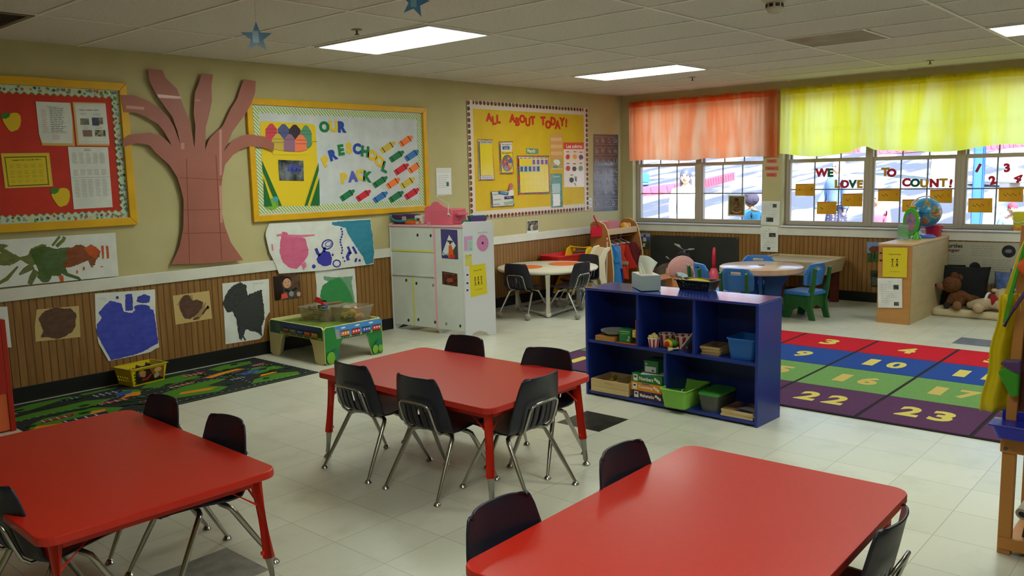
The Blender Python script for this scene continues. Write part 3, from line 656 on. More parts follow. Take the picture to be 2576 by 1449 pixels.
spell(ww, 'on the window', [('L', 'Y', 498, 892, 0), ('O', 'R', 553, 893, 0), ('V', 'G', 617, 893, 0), ('E', 'Y', 676, 893, 0)], zE, 21.5, 'in the word LOVE on the window', GD)
spell(ww, 'on the window', [('T', 'Y', 877, 796, 0), ('O', 'R', 928, 803, 0)], zE, 22, 'in the word TO on the window', GD)
spell(ww, 'on the window', [('C', 'R', 1045, 880, 0), ('O', 'G', 1115, 883, 0), ('U', 'Y', 1188, 888, 0), ('N', 'R', 1268, 885, 0), ('T', 'Y', 1341, 882, 0), ('!', 'R', 1400, 888, -6)], zE, 22, 'in the word COUNT on the window', GD)
spell(ww, 'on the window', [('1', 'R', 1620, 765, -24), ('2', 'R', 1733, 862, 16), ('3', 'R', 1848, 763, 6), ('4', 'R', 1937, 847, -24)], zE, 23, 'on the window beside the yellow bucket', GD)

# ---- crayon box cut-out and crayons
P = [zX(p)[0] for p in ((70, 90), (925, 135), (975, 1370), (135, 1388))]
YB = mat((232, 200, 30), .6); DGR = mat((18, 106, 48), .6)
cr = lambda x, y, w, h: zX((x-w*.5, y+h), (x-w*.5, y+h*.32), (x-w*.2, y+h*.06), (x-w*.12, y), (x+w*.12, y), (x+w*.2, y+h*.06), (x+w*.5, y+h*.32), (x+w*.5, y+h))
lay_ = []
for x, y, h, c in ((243, 128, 270, (214, 66, 84)), (428, 135, 230, (84, 90, 138)), (598, 145, 235, (58, 44, 56)), (768, 155, 345, (88, 150, 122)), (340, 280, 255, (206, 178, 70)), (520, 288, 262, (150, 108, 138)), (690, 292, 262, (250, 128, 88))): lay_.append(('p', mat(c, .6), cr(x, y, 178, h)))
for (a, bq, y) in ((158, 330, 212), (158, 330, 262), (340, 510, 268), (690, 845, 238), (690, 850, 290), (255, 430, 360), (255, 430, 412), (440, 605, 366), (612, 775, 375), (612, 775, 430)): lay_.append(('p', INK, zX((a, y), (bq, y), (bq, y+4), (a, y+4))))
arc = [(255, 505), (330, 530), (450, 548), (600, 556), (690, 555), (770, 530), (840, 470), (870, 400), (935, 402)]
lay_ += [('p', YB, zX(*(arc[:8]+[(880, 600), (260, 600)]))), ('p', INK, zX(*stroke(arc, 5)))]
lay_ += [('p', DGR, zX((98, 690), (400, 1375), (325, 1378), (112, 850))), ('p', DGR, zX((122, 955), (255, 1382), (135, 1388))), ('p', DGR, zX((955, 720), (960, 840), (790, 1372), (745, 1372))), ('p', DGR, zX((967, 950), (975, 1368), (832, 1370)))]
lay_ += [('p', mat((24, 26, 30), .2, nz=((120, 128, 140), 9.0, .25), coat=.5), zX((345, 678), (725, 692), (732, 995), (365, 988))), ('p', mat((40, 52, 120), .2, nz=((90, 100, 170), 26.0)), zX(*rough([(490, 770), (560, 740), (680, 780), (690, 850), (560, 870), (480, 850)], 8)))]
sheet('crayon_box_cutout', 'paper crayon box with seven crayons and a small dark photo', 'paper cutout', lw, zX(*([(70, 130), (80, 105), (110, 90), (500, 112), (860, 132), (900, 150), (918, 190), (975, 1370), (135, 1388)])), YB, lay_, d=.0115)
sheet('paper_apple', 'small green paper apple with blue leaf on the corner of the crayon box', 'paper apple', lw, zX(*oval(252, 1345, 96, 88)), mat((122, 178, 46), .6), [('p', mat((66, 160, 184), .6), zX(*oval(303, 1275, 42, 44)))], d=.0165, group='paper apples')
crs = [(1130, 452, 'yellow', 'top row, left'), (1268, 404, 'orange', 'topmost'), (1197, 520, 'green', 'below the yellow one'), (1314, 512, 'blue', 'right of the upper green one'), (1234, 617, 'red', 'in the middle of the scatter'), (1335, 606, 'orange', 'touching the right border'), (1072, 714, 'green', 'beside the K of PACK'), (1171, 724, 'orange', 'below the middle red one'), (1280, 722, 'yellow', 'lower right'), (823, 815, 'green', 'leftmost in the bottom row'), (945, 818, 'red', 'second in the bottom row'), (1073, 830, 'blue', 'third in the bottom row'), (1194, 826, 'green', 'fourth in the bottom row'), (1312, 804, 'red', 'last in the bottom row')]
CC = dict(yellow=(214, 186, 66), orange=(250, 126, 56), green=(24, 120, 74), blue=(52, 118, 190), red=(214, 34, 56)); BK = mat((30, 30, 34), .6)
for x, y, c, w_ in crs:
    a = R(-34); L = 62 if c != 'orange' else 58; f = lambda p, q: (x+(p*cos(a)-q*sin(a)), y+(p*sin(a)+q*cos(a)))
    hw = 24; pts = [f(-L, -hw*.9), f(L*.55, -hw), f(L*.62, -hw*.7), f(L, -hw*.35), f(L, hw*.35), f(L*.62, hw*.7), f(L*.55, hw), f(-L, hw*.9)]
    sheet('crayon_cutout', '%s paper crayon on the white board, %s' % (c, w_), 'paper crayon', lw, zB(*pts), mat(CC[c], .6), [('p', BK, zB(f(-L*.72, -hw*.95), f(-L*.62, -hw*.95), f(-L*.62, hw*.95), f(-L*.72, hw*.95)), zB(f(L*.42, -hw), f(L*.52, -hw), f(L*.52, hw), f(L*.42, hw)))], d=.0115, group='paper crayons on the crayon board')

# ---- papers on the red board
P = zP((122, 118), (505, 128), (548, 575), (190, 572)); lay_ = [('p', PAPER, zP((122, 112), (498, 130), (525, 300), (530, 575), (195, 570), (160, 470)))]
Q = zP((122, 112), (498, 130), (545, 572), (172, 570))
lay_ += [('p', INK, *lines(Q, 14, .37, .82, .14, .72, .012, 3)), ('p', PINKINK, *lines(Q, 13, .12, .28, .19, .72, .012, 4)), ('p', PALEINK, rect(Q, .3, .11, .62, .12), rect(Q, .1, .755, .85, .76)), ('p', PINKINK, *lines(Q, 4, .38, .62, .80, .90, .01, 9))]
sheet('schedule_sheet', 'white schedule sheet with pink times on manila backing, red bulletin board', 'paper', lw, zP((122, 112), (507, 126), (528, 300), (556, 604), (196, 598), (160, 480)), MANILA, lay_, d=.0115)
Q = zP((552, 135), (893, 140), (938, 577), (602, 578))
PH = lambda c, c2, s=40.0: mat(c, .3, nz=(c2, s, .2))
lay_ = [('p', PAPER, Q), ('p', PALEINK, rect(Q, .05, .03, .95, .035), rect(Q, .05, .95, .95, .955)), ('p', mat((120, 120, 128), .7), *lines(Q, 1, .12, .86, .15, .15, .018, 5)), ('p', PALEINK, *lines(Q, 2, .15, .38, .24, .27, .008, 6), *lines(Q, 2, .56, .82, .25, .28, .008, 7), *lines(Q, 4, .2, .38, .57, .63, .006, 8), *lines(Q, 4, .6, .85, .57, .63, .006, 2)),
        ('p', PH((96, 98, 88), (130, 130, 116)), zP((612, 300), (708, 300), (716, 372), (618, 370))), ('p', PH((40, 70, 130), (60, 50, 44)), zP((740, 290), (820, 290), (825, 380), (748, 378))), ('p', PH((140, 132, 116), (90, 84, 74)), zP((815, 290), (862, 290), (866, 362), (820, 372))), ('p', PH((150, 96, 84), (110, 104, 94)), zP((638, 428), (742, 428), (748, 500), (648, 500))), ('p', PH((170, 160, 130), (40, 36, 30)), zP((776, 428), (888, 428), (894, 498), (780, 498)))]
sheet('photo_newsletter', 'white page with four small photos on manila backing, red bulletin board', 'paper', lw, zP((528, 118), (892, 128), (938, 575), (936, 602), (578, 598)), MANILA, lay_, d=.0115)
Q = zP((478, 612), (920, 616), (973, 1278), (545, 1302))
lay_ = [('p', INK, *lines(Q, 2, .4, .56, .03, .055, .008, 1), rect(Q, .0, .495, 1, .498))]
for k in range(5): lay_.append(('p', PALEINK, *lines(Q, 9, .08+k*.175, .21+k*.175, .10, .26, .006, k+20), *lines(Q, 5, .08+k*.175, .21+k*.175, .37, .45, .006, k+30), *lines(Q, 12, .08+k*.175, .21+k*.175, .53, .80, .006, k+40)))
sheet('lunch_calendar', 'tall white two-page calendar sheet on the red bulletin board', 'paper', lw, Q, PAPER, lay_, d=.0115)
Q = zoom(0, 380, 14.49)((0, 85), (1770, 65), (1910, 1290), (160, 1360)); I = zoom(0, 380, 14.49)((20, 100), (1745, 95), (1880, 1255), (180, 1340)); D = zoom(0, 380, 14.49)((150, 232), (1640, 205), (1745, 1215), (285, 1278))
dots = [oval(*pt2(D, s, t), 1.9, 1.6, 7) for s, t in [(k/24, 0) for k in range(25)]+[(k/24, 1) for k in range(25)]+[(0, k/17) for k in range(18)]+[(1, k/17) for k in range(18)]]
lay_ = [('p', YELLOWP, I), ('p', mat((40, 32, 14), .7), *dots), ('w', mat((90, 76, 10), .7), 'SUMMER PREP ACADEMY MENU', pt2(D, .16, .14), pt2(D, .88, .12), pt2(D, .155, .09), .01)]
for k in range(5): lay_.append(('p', mat((150, 130, 20), .7), *lines(D, 3, .08+k*.18, .2+k*.18, .26, .36, .012, k+50), *lines(D, 3, .08+k*.18, .2+k*.18, .48, .58, .012, k+60), *lines(D, 2, .08+k*.18, .2+k*.18, .66, .7, .012, k+70), *lines(D, 2, .08+k*.18, .2+k*.18, .82, .88, .012, k+80)))
sheet('menu_sheet', 'yellow menu page with a dotted black border on the red bulletin board', 'paper', lw, Q, MANILA, lay_, d=.0115)
for c, ox, lb in ((0, 0, 'yellow paper apple with green leaf below the menu page'), (1, 1, 'yellow paper apple cut off at the left edge above the menu page')):
    f = (lambda *p: zP(*p)) if not c else (lambda *p: [(a-1175/4.3923*.46-0, b_) for a, b_ in []] or [(u-122-1, v-189) for u, v in zP(*p)])
    sheet('paper_apple', lb, 'paper apple', lw, f((385, 1075), (420, 1065), (465, 1070), (495, 1100), (502, 1160), (490, 1215), (465, 1255), (430, 1265), (402, 1278), (370, 1262), (335, 1215), (305, 1165), (295, 1125), (310, 1090), (350, 1080)), mat((226, 188, 20), .6), [('p', mat((44, 130, 40), .6), f((278, 1095), (305, 1072), (345, 1068), (385, 1078), (370, 1115), (330, 1135), (295, 1128)))], d=.0115, group='paper apples')

# ---- big paper tree
TR = [(425, 665), (445, 622), (455, 575), (456, 505), (450, 478), (440, 446), (420, 415), (384, 383), (370, 366), (340, 360), (303, 371), (304, 352), (318, 340), (350, 336), (372, 334), (400, 342), (426, 366), (410, 336), (391, 312), (357, 293), (340, 285), (306, 283), (298, 240), (330, 240), (362, 252), (395, 272), (418, 296), (432, 320), (449, 367), (440, 330), (428, 295), (408, 268), (388, 240), (370, 205), (366, 174), (403, 177), (410, 196), (440, 225), (456, 270), (470, 300), (476, 330), (483, 372), (486, 320), (481, 285), (484, 235), (496, 205), (501, 186), (530, 188), (526, 215), (527, 255), (520, 290), (512, 320), (510, 378), (520, 350), (540, 330), (554, 318), (574, 275), (590, 250), (600, 220), (608, 200), (637, 205), (636, 232), (626, 262), (608, 292), (580, 330), (556, 383), (576, 356), (600, 342), (618, 338), (660, 344), (684, 362), (682, 381), (660, 372), (622, 368), (600, 376), (580, 390), (560, 415), (553, 450), (549, 500), (552, 535), (560, 570), (575, 610), (606, 654), (520, 662)]
b = MB().m(mat((172, 104, 90), .5, nz=((158, 94, 80), 3.0, .5), bump=(7, .2), coat=.0)); n = Vector((0, -1, 0)); b.prism([lw(u, v, .035) for u, v in TR], n*.0015)
seam = mat((140, 78, 70), .25)
lay(b, lw, .0367, [('p', mat((206, 150, 140), .04, coat=1.0), [(312, 266), (357, 270), (356, 277), (312, 274)], [(390, 238), (449, 244), (449, 250), (392, 247)], [(484, 251), (498, 252), (498, 255), (484, 254)], [(545, 328), (552, 326), (552, 440), (546, 442)], [(545, 468), (552, 466), (554, 560), (548, 560)], [(449, 360), (458, 360), (458, 376), (449, 376)]), ('p', seam, [(456, 528), (550, 526), (550, 527.5), (456, 529.5)], [(455, 586), (562, 584), (562, 585.5), (455, 587.5)], [(446, 446), (553, 452), (553, 453.5), (446, 447.5)], [(462, 400), (464, 400), (472, 662), (470, 662)], [(536, 390), (538, 390), (553, 655), (551, 655)])])
tag(b.build('paper_tree', center=True), 'large brown paper tree with bare branches between the two framed boards', 'paper tree')

# ---- children's paintings
def paint(c, c2, s=14.0, st=(1, 1, 1), al=1.0):
    lt = tuple(min(255, int(q*.86+24)) for q in c)
    return mat(c2, .35, nz=(lt, s*1.3, .55), stretch=(st[0], st[1], st[2]*2.2), alpha=al)
g1, g2, o1, o2 = paint((120, 132, 50), (84, 100, 34), al=.8), paint((74, 110, 40), (58, 84, 26), al=.8), paint((160, 74, 24), (120, 52, 18), al=.85), paint((218, 92, 32), (190, 72, 24), al=.9)
lay_ = [('p', g1, zG(*rough([(-60, 90), (60, 105), (20, 130), (130, 190), (190, 180), (215, 130), (300, 95), (330, 105), (300, 170), (260, 240), (220, 260), (140, 215), (60, 255), (-60, 250), (-60, 190), (0, 160), (-60, 140)], 5, 5, 2))),
        ('p', g1, zG(*stroke([(130, 320), (170, 290), (230, 255)], [14, 40, 50])), zG(*stroke([(205, 390), (225, 340), (255, 290)], [36, 46, 50])), zG(*stroke([(-40, 395), (40, 350), (120, 260)], [20, 30, 14])), zG(*stroke([(370, 110), (410, 60), (425, 42)], 18)), zG(*stroke([(400, 115), (450, 70), (460, 45)], 26))),
        ('p', g2, zG(*rough([(205, 150), (290, 110), (400, 130), (505, 120), (520, 190), (490, 260), (430, 300), (440, 330), (330, 330), (280, 310), (240, 230)], 6, 5, 3))), ('p', g2, zG(*rough([(270, 290), (350, 280), (365, 340), (340, 375), (300, 378), (262, 340)], 4, 4, 4)), zG(*stroke([(440, 280), (480, 320), (560, 345), (575, 360)], [60, 26, 22, 18]))),
        ('p', o1, zG(*rough([(470, 140), (520, 120), (550, 100), (590, 105), (640, 140), (680, 170), (720, 145), (715, 185), (690, 210), (680, 250), (650, 255), (630, 215), (560, 245), (500, 270), (440, 260), (480, 200)], 6, 5, 5))), ('p', o2, zG(*rough([(600, 130), (650, 100), (690, 120), (722, 150), (690, 200), (640, 180)], 5, 5, 6))),
        ('p', o2, zG(*rough([(726, 110), (745, 110), (748, 200), (735, 208)], 2)), zG(*rough([(760, 110), (778, 112), (785, 200), (768, 204)], 2)), zG(*rough([(415, 325), (450, 325), (455, 370), (430, 376)], 3)), zG(*oval(550, 300, 8, 14, 10)), zG(*oval(600, 275, 8, 14, 10)), zG(*oval(660, 262, 12, 5, 10)), zG(*oval(730, 262, 12, 4, 10)))]
base = zG((-140, 75), (830, 14), (843, 195), (855, 330), (-120, 425))
sheet('painting', 'long green and orange splash painting at the left above the white rail', 'painting', lw, base, PAPER, lay_, d=.024, group='paintings on the long wall')
sheet('painting', 'blank white paper edge behind the red cubby, cut off at the left', 'paper', lw, zG((-110, 560), (48, 553), (80, 850), (-90, 860)), PAPER, (), d=.010, group='paintings on the long wall')
br, br2 = paint((98, 62, 46), (74, 44, 32)), paint((84, 50, 36), (62, 36, 26))
sheet('painting', 'round dark brown painting on tan paper, left of the blue painting', 'painting', lw, zG((262, 575), (570, 548), (582, 775), (255, 810), (248, 700)), mat((198, 172, 112), .6), [('p', br, zG(*rough([(275, 640), (310, 595), (360, 570), (410, 560), (470, 570), (510, 565), (555, 610), (545, 660), (550, 690), (525, 735), (470, 770), (410, 790), (340, 775), (290, 780), (310, 730), (290, 680)], 5, 5, 11)))], d=.010, group='paintings on the long wall')
bl, bl2 = paint((60, 74, 196), (44, 56, 176), 9.0), paint((56, 70, 190), (42, 52, 170), 22.0, (3, 1, 1), .9)
lay_ = [('p', bl, zG(*rough([(712, 600), (760, 545), (800, 510), (880, 530), (900, 590), (960, 600), (990, 560), (1050, 550), (1115, 580), (1135, 700), (1150, 820), (1040, 880), (960, 910), (800, 945), (740, 830), (700, 740), (700, 680), (740, 640)], 5, 6, 12))), ('p', bl2, zG(*rough([(908, 465), (960, 460), (965, 580), (910, 585)], 4, 5, 13)), zG(*rough([(1000, 480), (1050, 462), (1090, 480), (1085, 525), (1040, 530), (990, 520)], 6, 5, 14)), zG(*oval(850, 488, 12, 12, 9)), zG(*oval(1030, 560, 60, 22, 12)))]
for k in range(9): lay_.append(('p', mat((92, 104, 206), .35, alpha=.7), zG(*stroke([(760+k*28, 660+(k*67) % 200), (830+k*22, 650+(k*53) % 210), (900+k*20, 640+(k*71) % 190)], 5))))
lay_.append(('p', PAPER, zG((705, 770), (802, 940), (786, 950), (712, 820)), zG((1155, 838), (1120, 858), (1152, 852))))
lay_.append(('p', PALEINK, *[zG((x, y), (x+26, y-2), (x+26, y), (x, y+2)) for x, y in ((716, 496), (742, 494), (748, 508))]))
sheet('painting', 'large royal blue painting hanging above the yellow basket', 'painting', lw, zG((686, 458), (1125, 428), (1130, 620), (1155, 845), (1090, 885), (960, 915), (790, 950), (720, 810), (694, 700)), PAPER, lay_, d=.010, group='paintings on the long wall')
lay_ = [('p', mat((160, 130, 84), .5), zG(*rough([(1285, 540), (1330, 475), (1400, 470), (1400, 520), (1330, 560)], 4)), zG(*rough([(1400, 640), (1450, 560), (1500, 520), (1480, 600), (1440, 655)], 5))), ('p', br, zG(*rough([(1300, 560), (1305, 510), (1335, 470), (1370, 468), (1395, 510), (1430, 502), (1475, 520), (1470, 560), (1430, 610), (1380, 645), (1340, 640)], 4, 5, 15))), ('p', br2, zG(*oval(1510, 560, 10, 14, 9)), zG(*oval(1425, 640, 26, 7, 10, -.4)), zG(*stroke([(1470, 610), (1490, 580), (1510, 555)], 12)))]
sheet('painting', 'small brown heart painting on tan paper', 'painting', lw, zG((1253, 475), (1520, 438), (1542, 640), (1275, 686)), mat((200, 172, 112), .6), lay_, d=.010, group='paintings on the long wall')
k1, k2 = paint((58, 62, 62), (36, 40, 40), 20.0, (1, 1, 2)), paint((40, 44, 44), (66, 70, 70), 26.0, (2, 1, 1))
lay_ = [('p', k1, zG(*rough([(1640, 470), (1680, 410), (1745, 375), (1790, 400), (1800, 470), (1850, 450), (1905, 430), (1910, 500), (1920, 560), (1925, 640), (1900, 700), (1905, 760), (1860, 740), (1790, 720), (1755, 800), (1735, 790), (1720, 650), (1690, 590), (1650, 600), (1620, 540)], 7, 5, 16))), ('p', k2, zG(*rough([(1710, 560), (1800, 480), (1900, 520), (1905, 640), (1880, 720), (1790, 690), (1720, 640)], 8, 5, 17)), zG(*stroke([(1760, 760), (1785, 800)], 12)), zG(*stroke([(1880, 740), (1905, 765)], 10)))]
lay_.append(('p', PALEINK, *[zG((x, 385-(x-1840)*.08), (x+14, 384-(x-1840)*.08), (x+14, 387-(x-1840)*.08), (x, 388-(x-1840)*.08)) for x in (1842, 1862, 1884, 1900)]))
sheet('painting', 'grey and black painting on white paper beside the train table', 'painting', lw, zG((1615, 385), (1955, 352), (1962, 590), (1930, 640), (1915, 760), (1890, 790), (1640, 828)), PAPER, lay_, d=.010, group='paintings on the long wall')
pk, pk2, bb, tq = paint((226, 106, 148), (214, 92, 136), 8.0), paint((232, 130, 164), (220, 108, 150), 20.0), paint((48, 48, 156), (58, 58, 176), 14.0), paint((44, 140, 172), (36, 124, 156), 8.0)
lay_ = [('p', pk, zH(*rough([(330, 360), (345, 275), (385, 275), (400, 310), (460, 300), (540, 330), (550, 380), (565, 420), (560, 470), (520, 530), (470, 580), (400, 570), (350, 520), (325, 450)], 6, 5, 21))), ('p', pk2, zH(*stroke([(300, 305), (350, 295)], 18)), zH(*stroke([(390, 305), (500, 310), (615, 300)], [20, 22, 12])), zH(*stroke([(262, 375), (268, 430)], 14)), zH(*rough([(500, 540), (540, 520), (550, 560), (520, 590)], 4))),
        ('p', tq, zH(*rough([(755, 195), (800, 190), (1075, 170), (1095, 300), (1108, 440), (1100, 530), (1040, 545), (1020, 490), (960, 400), (920, 340), (890, 290), (870, 240), (760, 215)], 5, 5, 22))), ('p', bb, zH(*rough([(650, 460), (690, 430), (740, 440), (760, 490), (750, 545), (690, 560), (640, 530), (630, 500)], 5, 5, 23)), zH(*stroke([(625, 410), (640, 450), (660, 470)], 26)), zH(*stroke([(700, 400), (690, 440)], 24)), zH(*stroke(oval(720, 378, 46, 36, 18, -.5)+[oval(720, 378, 46, 36, 18, -.5)[0]], 11)), zH(*stroke(oval(728, 374, 26, 20, 14, -.5), 6)), zH(*stroke(oval(798, 535, 30, 28, 16)+[(828, 535)], 11)), zH(*oval(608, 560, 16, 18, 10)), zH(*oval(764, 464, 9, 12, 8)), zH(*stroke([(890, 395), (915, 455)], 20)), zH(*stroke([(930, 395), (962, 455)], 20)), zH(*stroke([(905, 440), (885, 480), (895, 510)], 28)), zH(*oval(956, 508, 10, 20, 9, .3)), zH(*oval(988, 510, 10, 12, 9)), *[zH(*oval(836+8*sin(k), 250+k*22, 8, 10, 8)) for k in range(10)], zH(*oval(850, 487, 7, 9, 8)), zH(*oval(863, 516, 7, 9, 8)))]
sheet('painting', 'long painting with pink, dark blue and teal shapes under the crayon board', 'painting', lw, zH((240, 205), (560, 190), (1078, 165), (1098, 320), (1112, 440), (1103, 540), (700, 592), (320, 620), (290, 540), (240, 440), (208, 300), (215, 260)), PAPER, lay_, d=.026, group='paintings on the long wall')
gn, gn2 = paint((36, 132, 66), (58, 152, 84), 10.0), paint((110, 170, 130), (110, 176, 136), 16.0, al=.7)
lay_ = [('p', gn2, zH(*rough([(700, 640), (780, 650), (850, 650), (940, 640), (930, 700), (960, 860), (900, 880), (880, 740), (760, 690), (700, 670)], 6, 5, 25))), ('p', gn, zH(*rough([(690, 720), (740, 680), (820, 650), (870, 690), (900, 740), (930, 800), (950, 860), (880, 880), (760, 885), (690, 870), (668, 800)], 6, 5, 26)))]
sheet('painting', 'round green painting on white paper behind the train table bins', 'painting', lw, zH((628, 600), (955, 575), (972, 770), (975, 900), (640, 930), (640, 720)), PAPER, lay_, d=.010, group='paintings on the long wall')
# a baby photo: plain seated baby in a car seat
Q = zH((280, 645), (500, 620), (515, 815), (295, 842)); f = sub(Q)
sk, dk = mat((214, 160, 128), .25, coat=.5), mat((34, 24, 18), .25, coat=.5)
lay_ = [('p', mat((110, 84, 60), .25, nz=((70, 52, 38), 12.0), coat=.5), rect(Q, .3, 0, 1, 1)), ('p', dk, [f(.0, 0), f(.45, 0), f(.3, .3), f(.35, .6), f(.2, 1), f(0, 1)]), ('p', dk, oval(*f(.5, .24), 11, 12)), ('p', sk, oval(*f(.5, .34), 10, 12.5)), ('p', dk, oval(*f(.45, .3), 1.2, .9, 8), oval(*f(.57, .29), 1.2, .9, 8)), ('p', mat((170, 70, 64), .3), oval(*f(.53, .44), 2.6, 1, 8)), ('p', mat((70, 66, 66), .4), [f(.35, .6), f(.7, .5), f(.95, .8), f(.9, 1), f(.3, 1)]), ('p', mat((226, 86, 76), .4), [f(.25, .78), f(.45, .72), f(.5, .95), f(.25, .98)]), ('p', dk, stroke([f(.4, .6), f(.6, .72), f(.85, .58)], 6)), ('p', mat((150, 150, 148), .4), oval(*f(.63, .8), 6, 7)), ('p', sk, oval(*f(.9, .85), 5, 6))]
sheet('baby_photo', 'photo print of a smiling baby strapped in a car seat', 'photo', lw, Q, mat((120, 92, 64), .25), lay_, d=.010)
sheet('photo_print', 'small dark photo of a person with white border under the yellow paper board', 'photo', lw, zC((548, 962), (632, 955), (632, 1048), (547, 1055)), GLOSSY, [('p', mat((50, 46, 42), .25, nz=((130, 124, 112), 26.0, .2), coat=.5), zC((551, 966), (629, 959), (629, 1030), (551, 1038))), ('p', mat((188, 184, 176), .3), zC((575, 1032), (572, 1000), (585, 990), (598, 996), (600, 1034))), ('p', mat((120, 92, 72), .3), zC((592, 1034), (588, 1002), (606, 998), (612, 1034)))], d=.003)

# ---- charts on the yellow paper board
FOILW = mat((236, 232, 224), .14, coat=.8)
def rim(Q, cols, w=.035, k=14):
    out = []; n = len(cols)
    for i in range(k): a, c = i/k, (i+1)/k; m_ = mat(cols[i % n], .3); out += [('p', m_, rect(Q, a, 0, c, w)), ('p', m_, rect(Q, a, 1-w, c, 1)), ('p', m_, rect(Q, 0, a, w*1.6, c)), ('p', m_, rect(Q, 1-w*1.6, a, 1, c))]
    return out
RIM = [(70, 110, 120), (176, 60, 40), (196, 70, 44), (70, 90, 140), (110, 130, 70), (150, 70, 60)]; YG = mat((228, 200, 20), .16, coat=.7)
Q = zT((72, 150), (335, 150), (368, 890), (95, 902)); f = sub(Q)
lay_ = rim(Q, RIM, .02)+[('p', mat((196, 190, 176), .2), rect(Q, .08, .03, .93, .115)), ('p', YG, rect(Q, .08, .115, .93, .88)), ('p', mat((198, 172, 16), .3), *[rect(Q, .08+k*.142, .115, .084+k*.142, .88) for k in range(1, 6)], *[rect(Q, .08, .115+k*.0425, .93, .117+k*.0425) for k in range(1, 18)]), ('w', INK, 'Weather Graph', f(.14, .10), f(.88, .10), f(.14, .04), 0), ('p', mat((206, 196, 206), .2), rect(Q, .08, .89, .93, .97)), ('p', mat((150, 140, 160), .3), *[oval(*f(.2+k*.15, .93), 1.6, 1.8, 8) for k in range(5)])]
sheet('weather_graph', 'tall yellow grid chart titled Weather Graph', 'chart', lw, Q, FOILW, lay_, d=.007)
Q = zT((458, 190), (700, 185), (716, 775), (480, 788)); f = sub(Q); c0 = f(.52, .66); W = zT((0, 0), (100, 0)); rx, ry = 13.5, 21
lay_ = rim(Q, [(190, 60, 30), (176, 80, 30), (70, 80, 140), (60, 110, 120)], .03)+[('p', mat((214, 204, 196), .2), rect(Q, .07, .03, .93, .30)), ('p', YG, rect(Q, .07, .30, .93, .95)), ('w', INK, 'The season is', f(.14, .125), f(.88, .12), f(.14, .07), .01), ('p', mat((52, 84, 150), .3), rect(Q, .18, .15, .72, .25)), ('w', mat((206, 216, 236), .4), 'winter', f(.3, .235), f(.62, .235), f(.3, .17), 0), ('w', INK, 'The weather is', f(.1, .38), f(.92, .38), f(.1, .32), .01), ('p', mat((86, 104, 128), .3), oval(*c0, rx, ry, 32))]
for k, c in enumerate([(206, 84, 52), (60, 100, 170), (206, 160, 70), (196, 90, 80), (150, 170, 206), (170, 80, 130), (196, 70, 70), (90, 120, 100)]):
    a0, a1 = -pi/2+k*pi/4, -pi/2+(k+1)*pi/4; lay_.append(('p', mat(c, .25), [c0]+[(c0[0]+rx*.88*cos(a0+(a1-a0)*j/4), c0[1]+ry*.88*sin(a0+(a1-a0)*j/4)) for j in range(5)]))
lay_ += [('p', mat((226, 226, 220), .3), [(c0[0]+rx*.5*cos(a)+1.5*cos(j), c0[1]+ry*.55*sin(a)+1.8*sin(j)) for j in (0, 1.5, 3, 4.5)] ) for a in (-1.2, .4, 2.0, 3.4)]+[('p', INK, stroke([c0, (c0[0]-4, c0[1]+14)], 1.6))]
sheet('weather_chart', 'chart with a coloured weather wheel and the word winter', 'chart', lw, Q, FOILW, lay_, d=.007)
Q = zT((958, 312), (1185, 318), (1180, 415), (962, 415)); f = sub(Q)
sheet('month_card', 'green card reading March', 'sign', lw, Q, mat((70, 130, 92), .2, nz=((110, 156, 124), 30.0), coat=.5), [('w', mat((238, 238, 232), .4), 'March', f(.1, .78), f(.72, .78), f(.1, .15), .02)], d=.007)
Q = zT((785, 445), (1365, 445), (1382, 1130), (808, 1155)); f = sub(Q)
lay_ = rim(Q, [(70, 120, 70), (200, 60, 40), (196, 74, 40), (70, 90, 150), (196, 60, 60), (90, 110, 130)], .032)+[('p', mat((214, 196, 172), .2), rect(Q, .045, .045, .955, .09)), ('p', INK, *[rect(Q, .07+k*.13, .06, .145+k*.13, .075) for k in range(7)]), ('p', YG, rect(Q, .045, .09, .955, .96)), ('p', mat((190, 160, 14), .3), *[rect(Q, .045+k*.13, .09, .048+k*.13, .96) for k in range(1, 7)], *[rect(Q, .045, .09+k*.174, .955, .093+k*.174) for k in range(1, 5)])]
for k in (3, 4, 5, 6): lay_.append(('p', mat((226, 226, 226), .2), rect(Q, .06+k*.13, .10, .165+k*.13, .245))); lay_.append(('p', mat((118, 92, 164), .2), rect(Q, .07+k*.13, .108, .155+k*.13, .235)))
for k in range(5): lay_.append(('p', mat((226, 226, 226), .2), rect(Q, .055+k*.13, .272, .16+k*.13, .425))); lay_.append(('p', mat((28, 88, 164) if k != 3 else (118, 92, 164), .2), rect(Q, .065+k*.13, .28, .15+k*.13, .415)))
sheet('pocket_calendar', 'yellow month calendar with blue and purple day cards', 'calendar', lw, Q, FOILW, lay_, d=.007)
Q = zT((305, 1100), (715, 1075), (725, 1362), (318, 1392)); f = sub(Q)
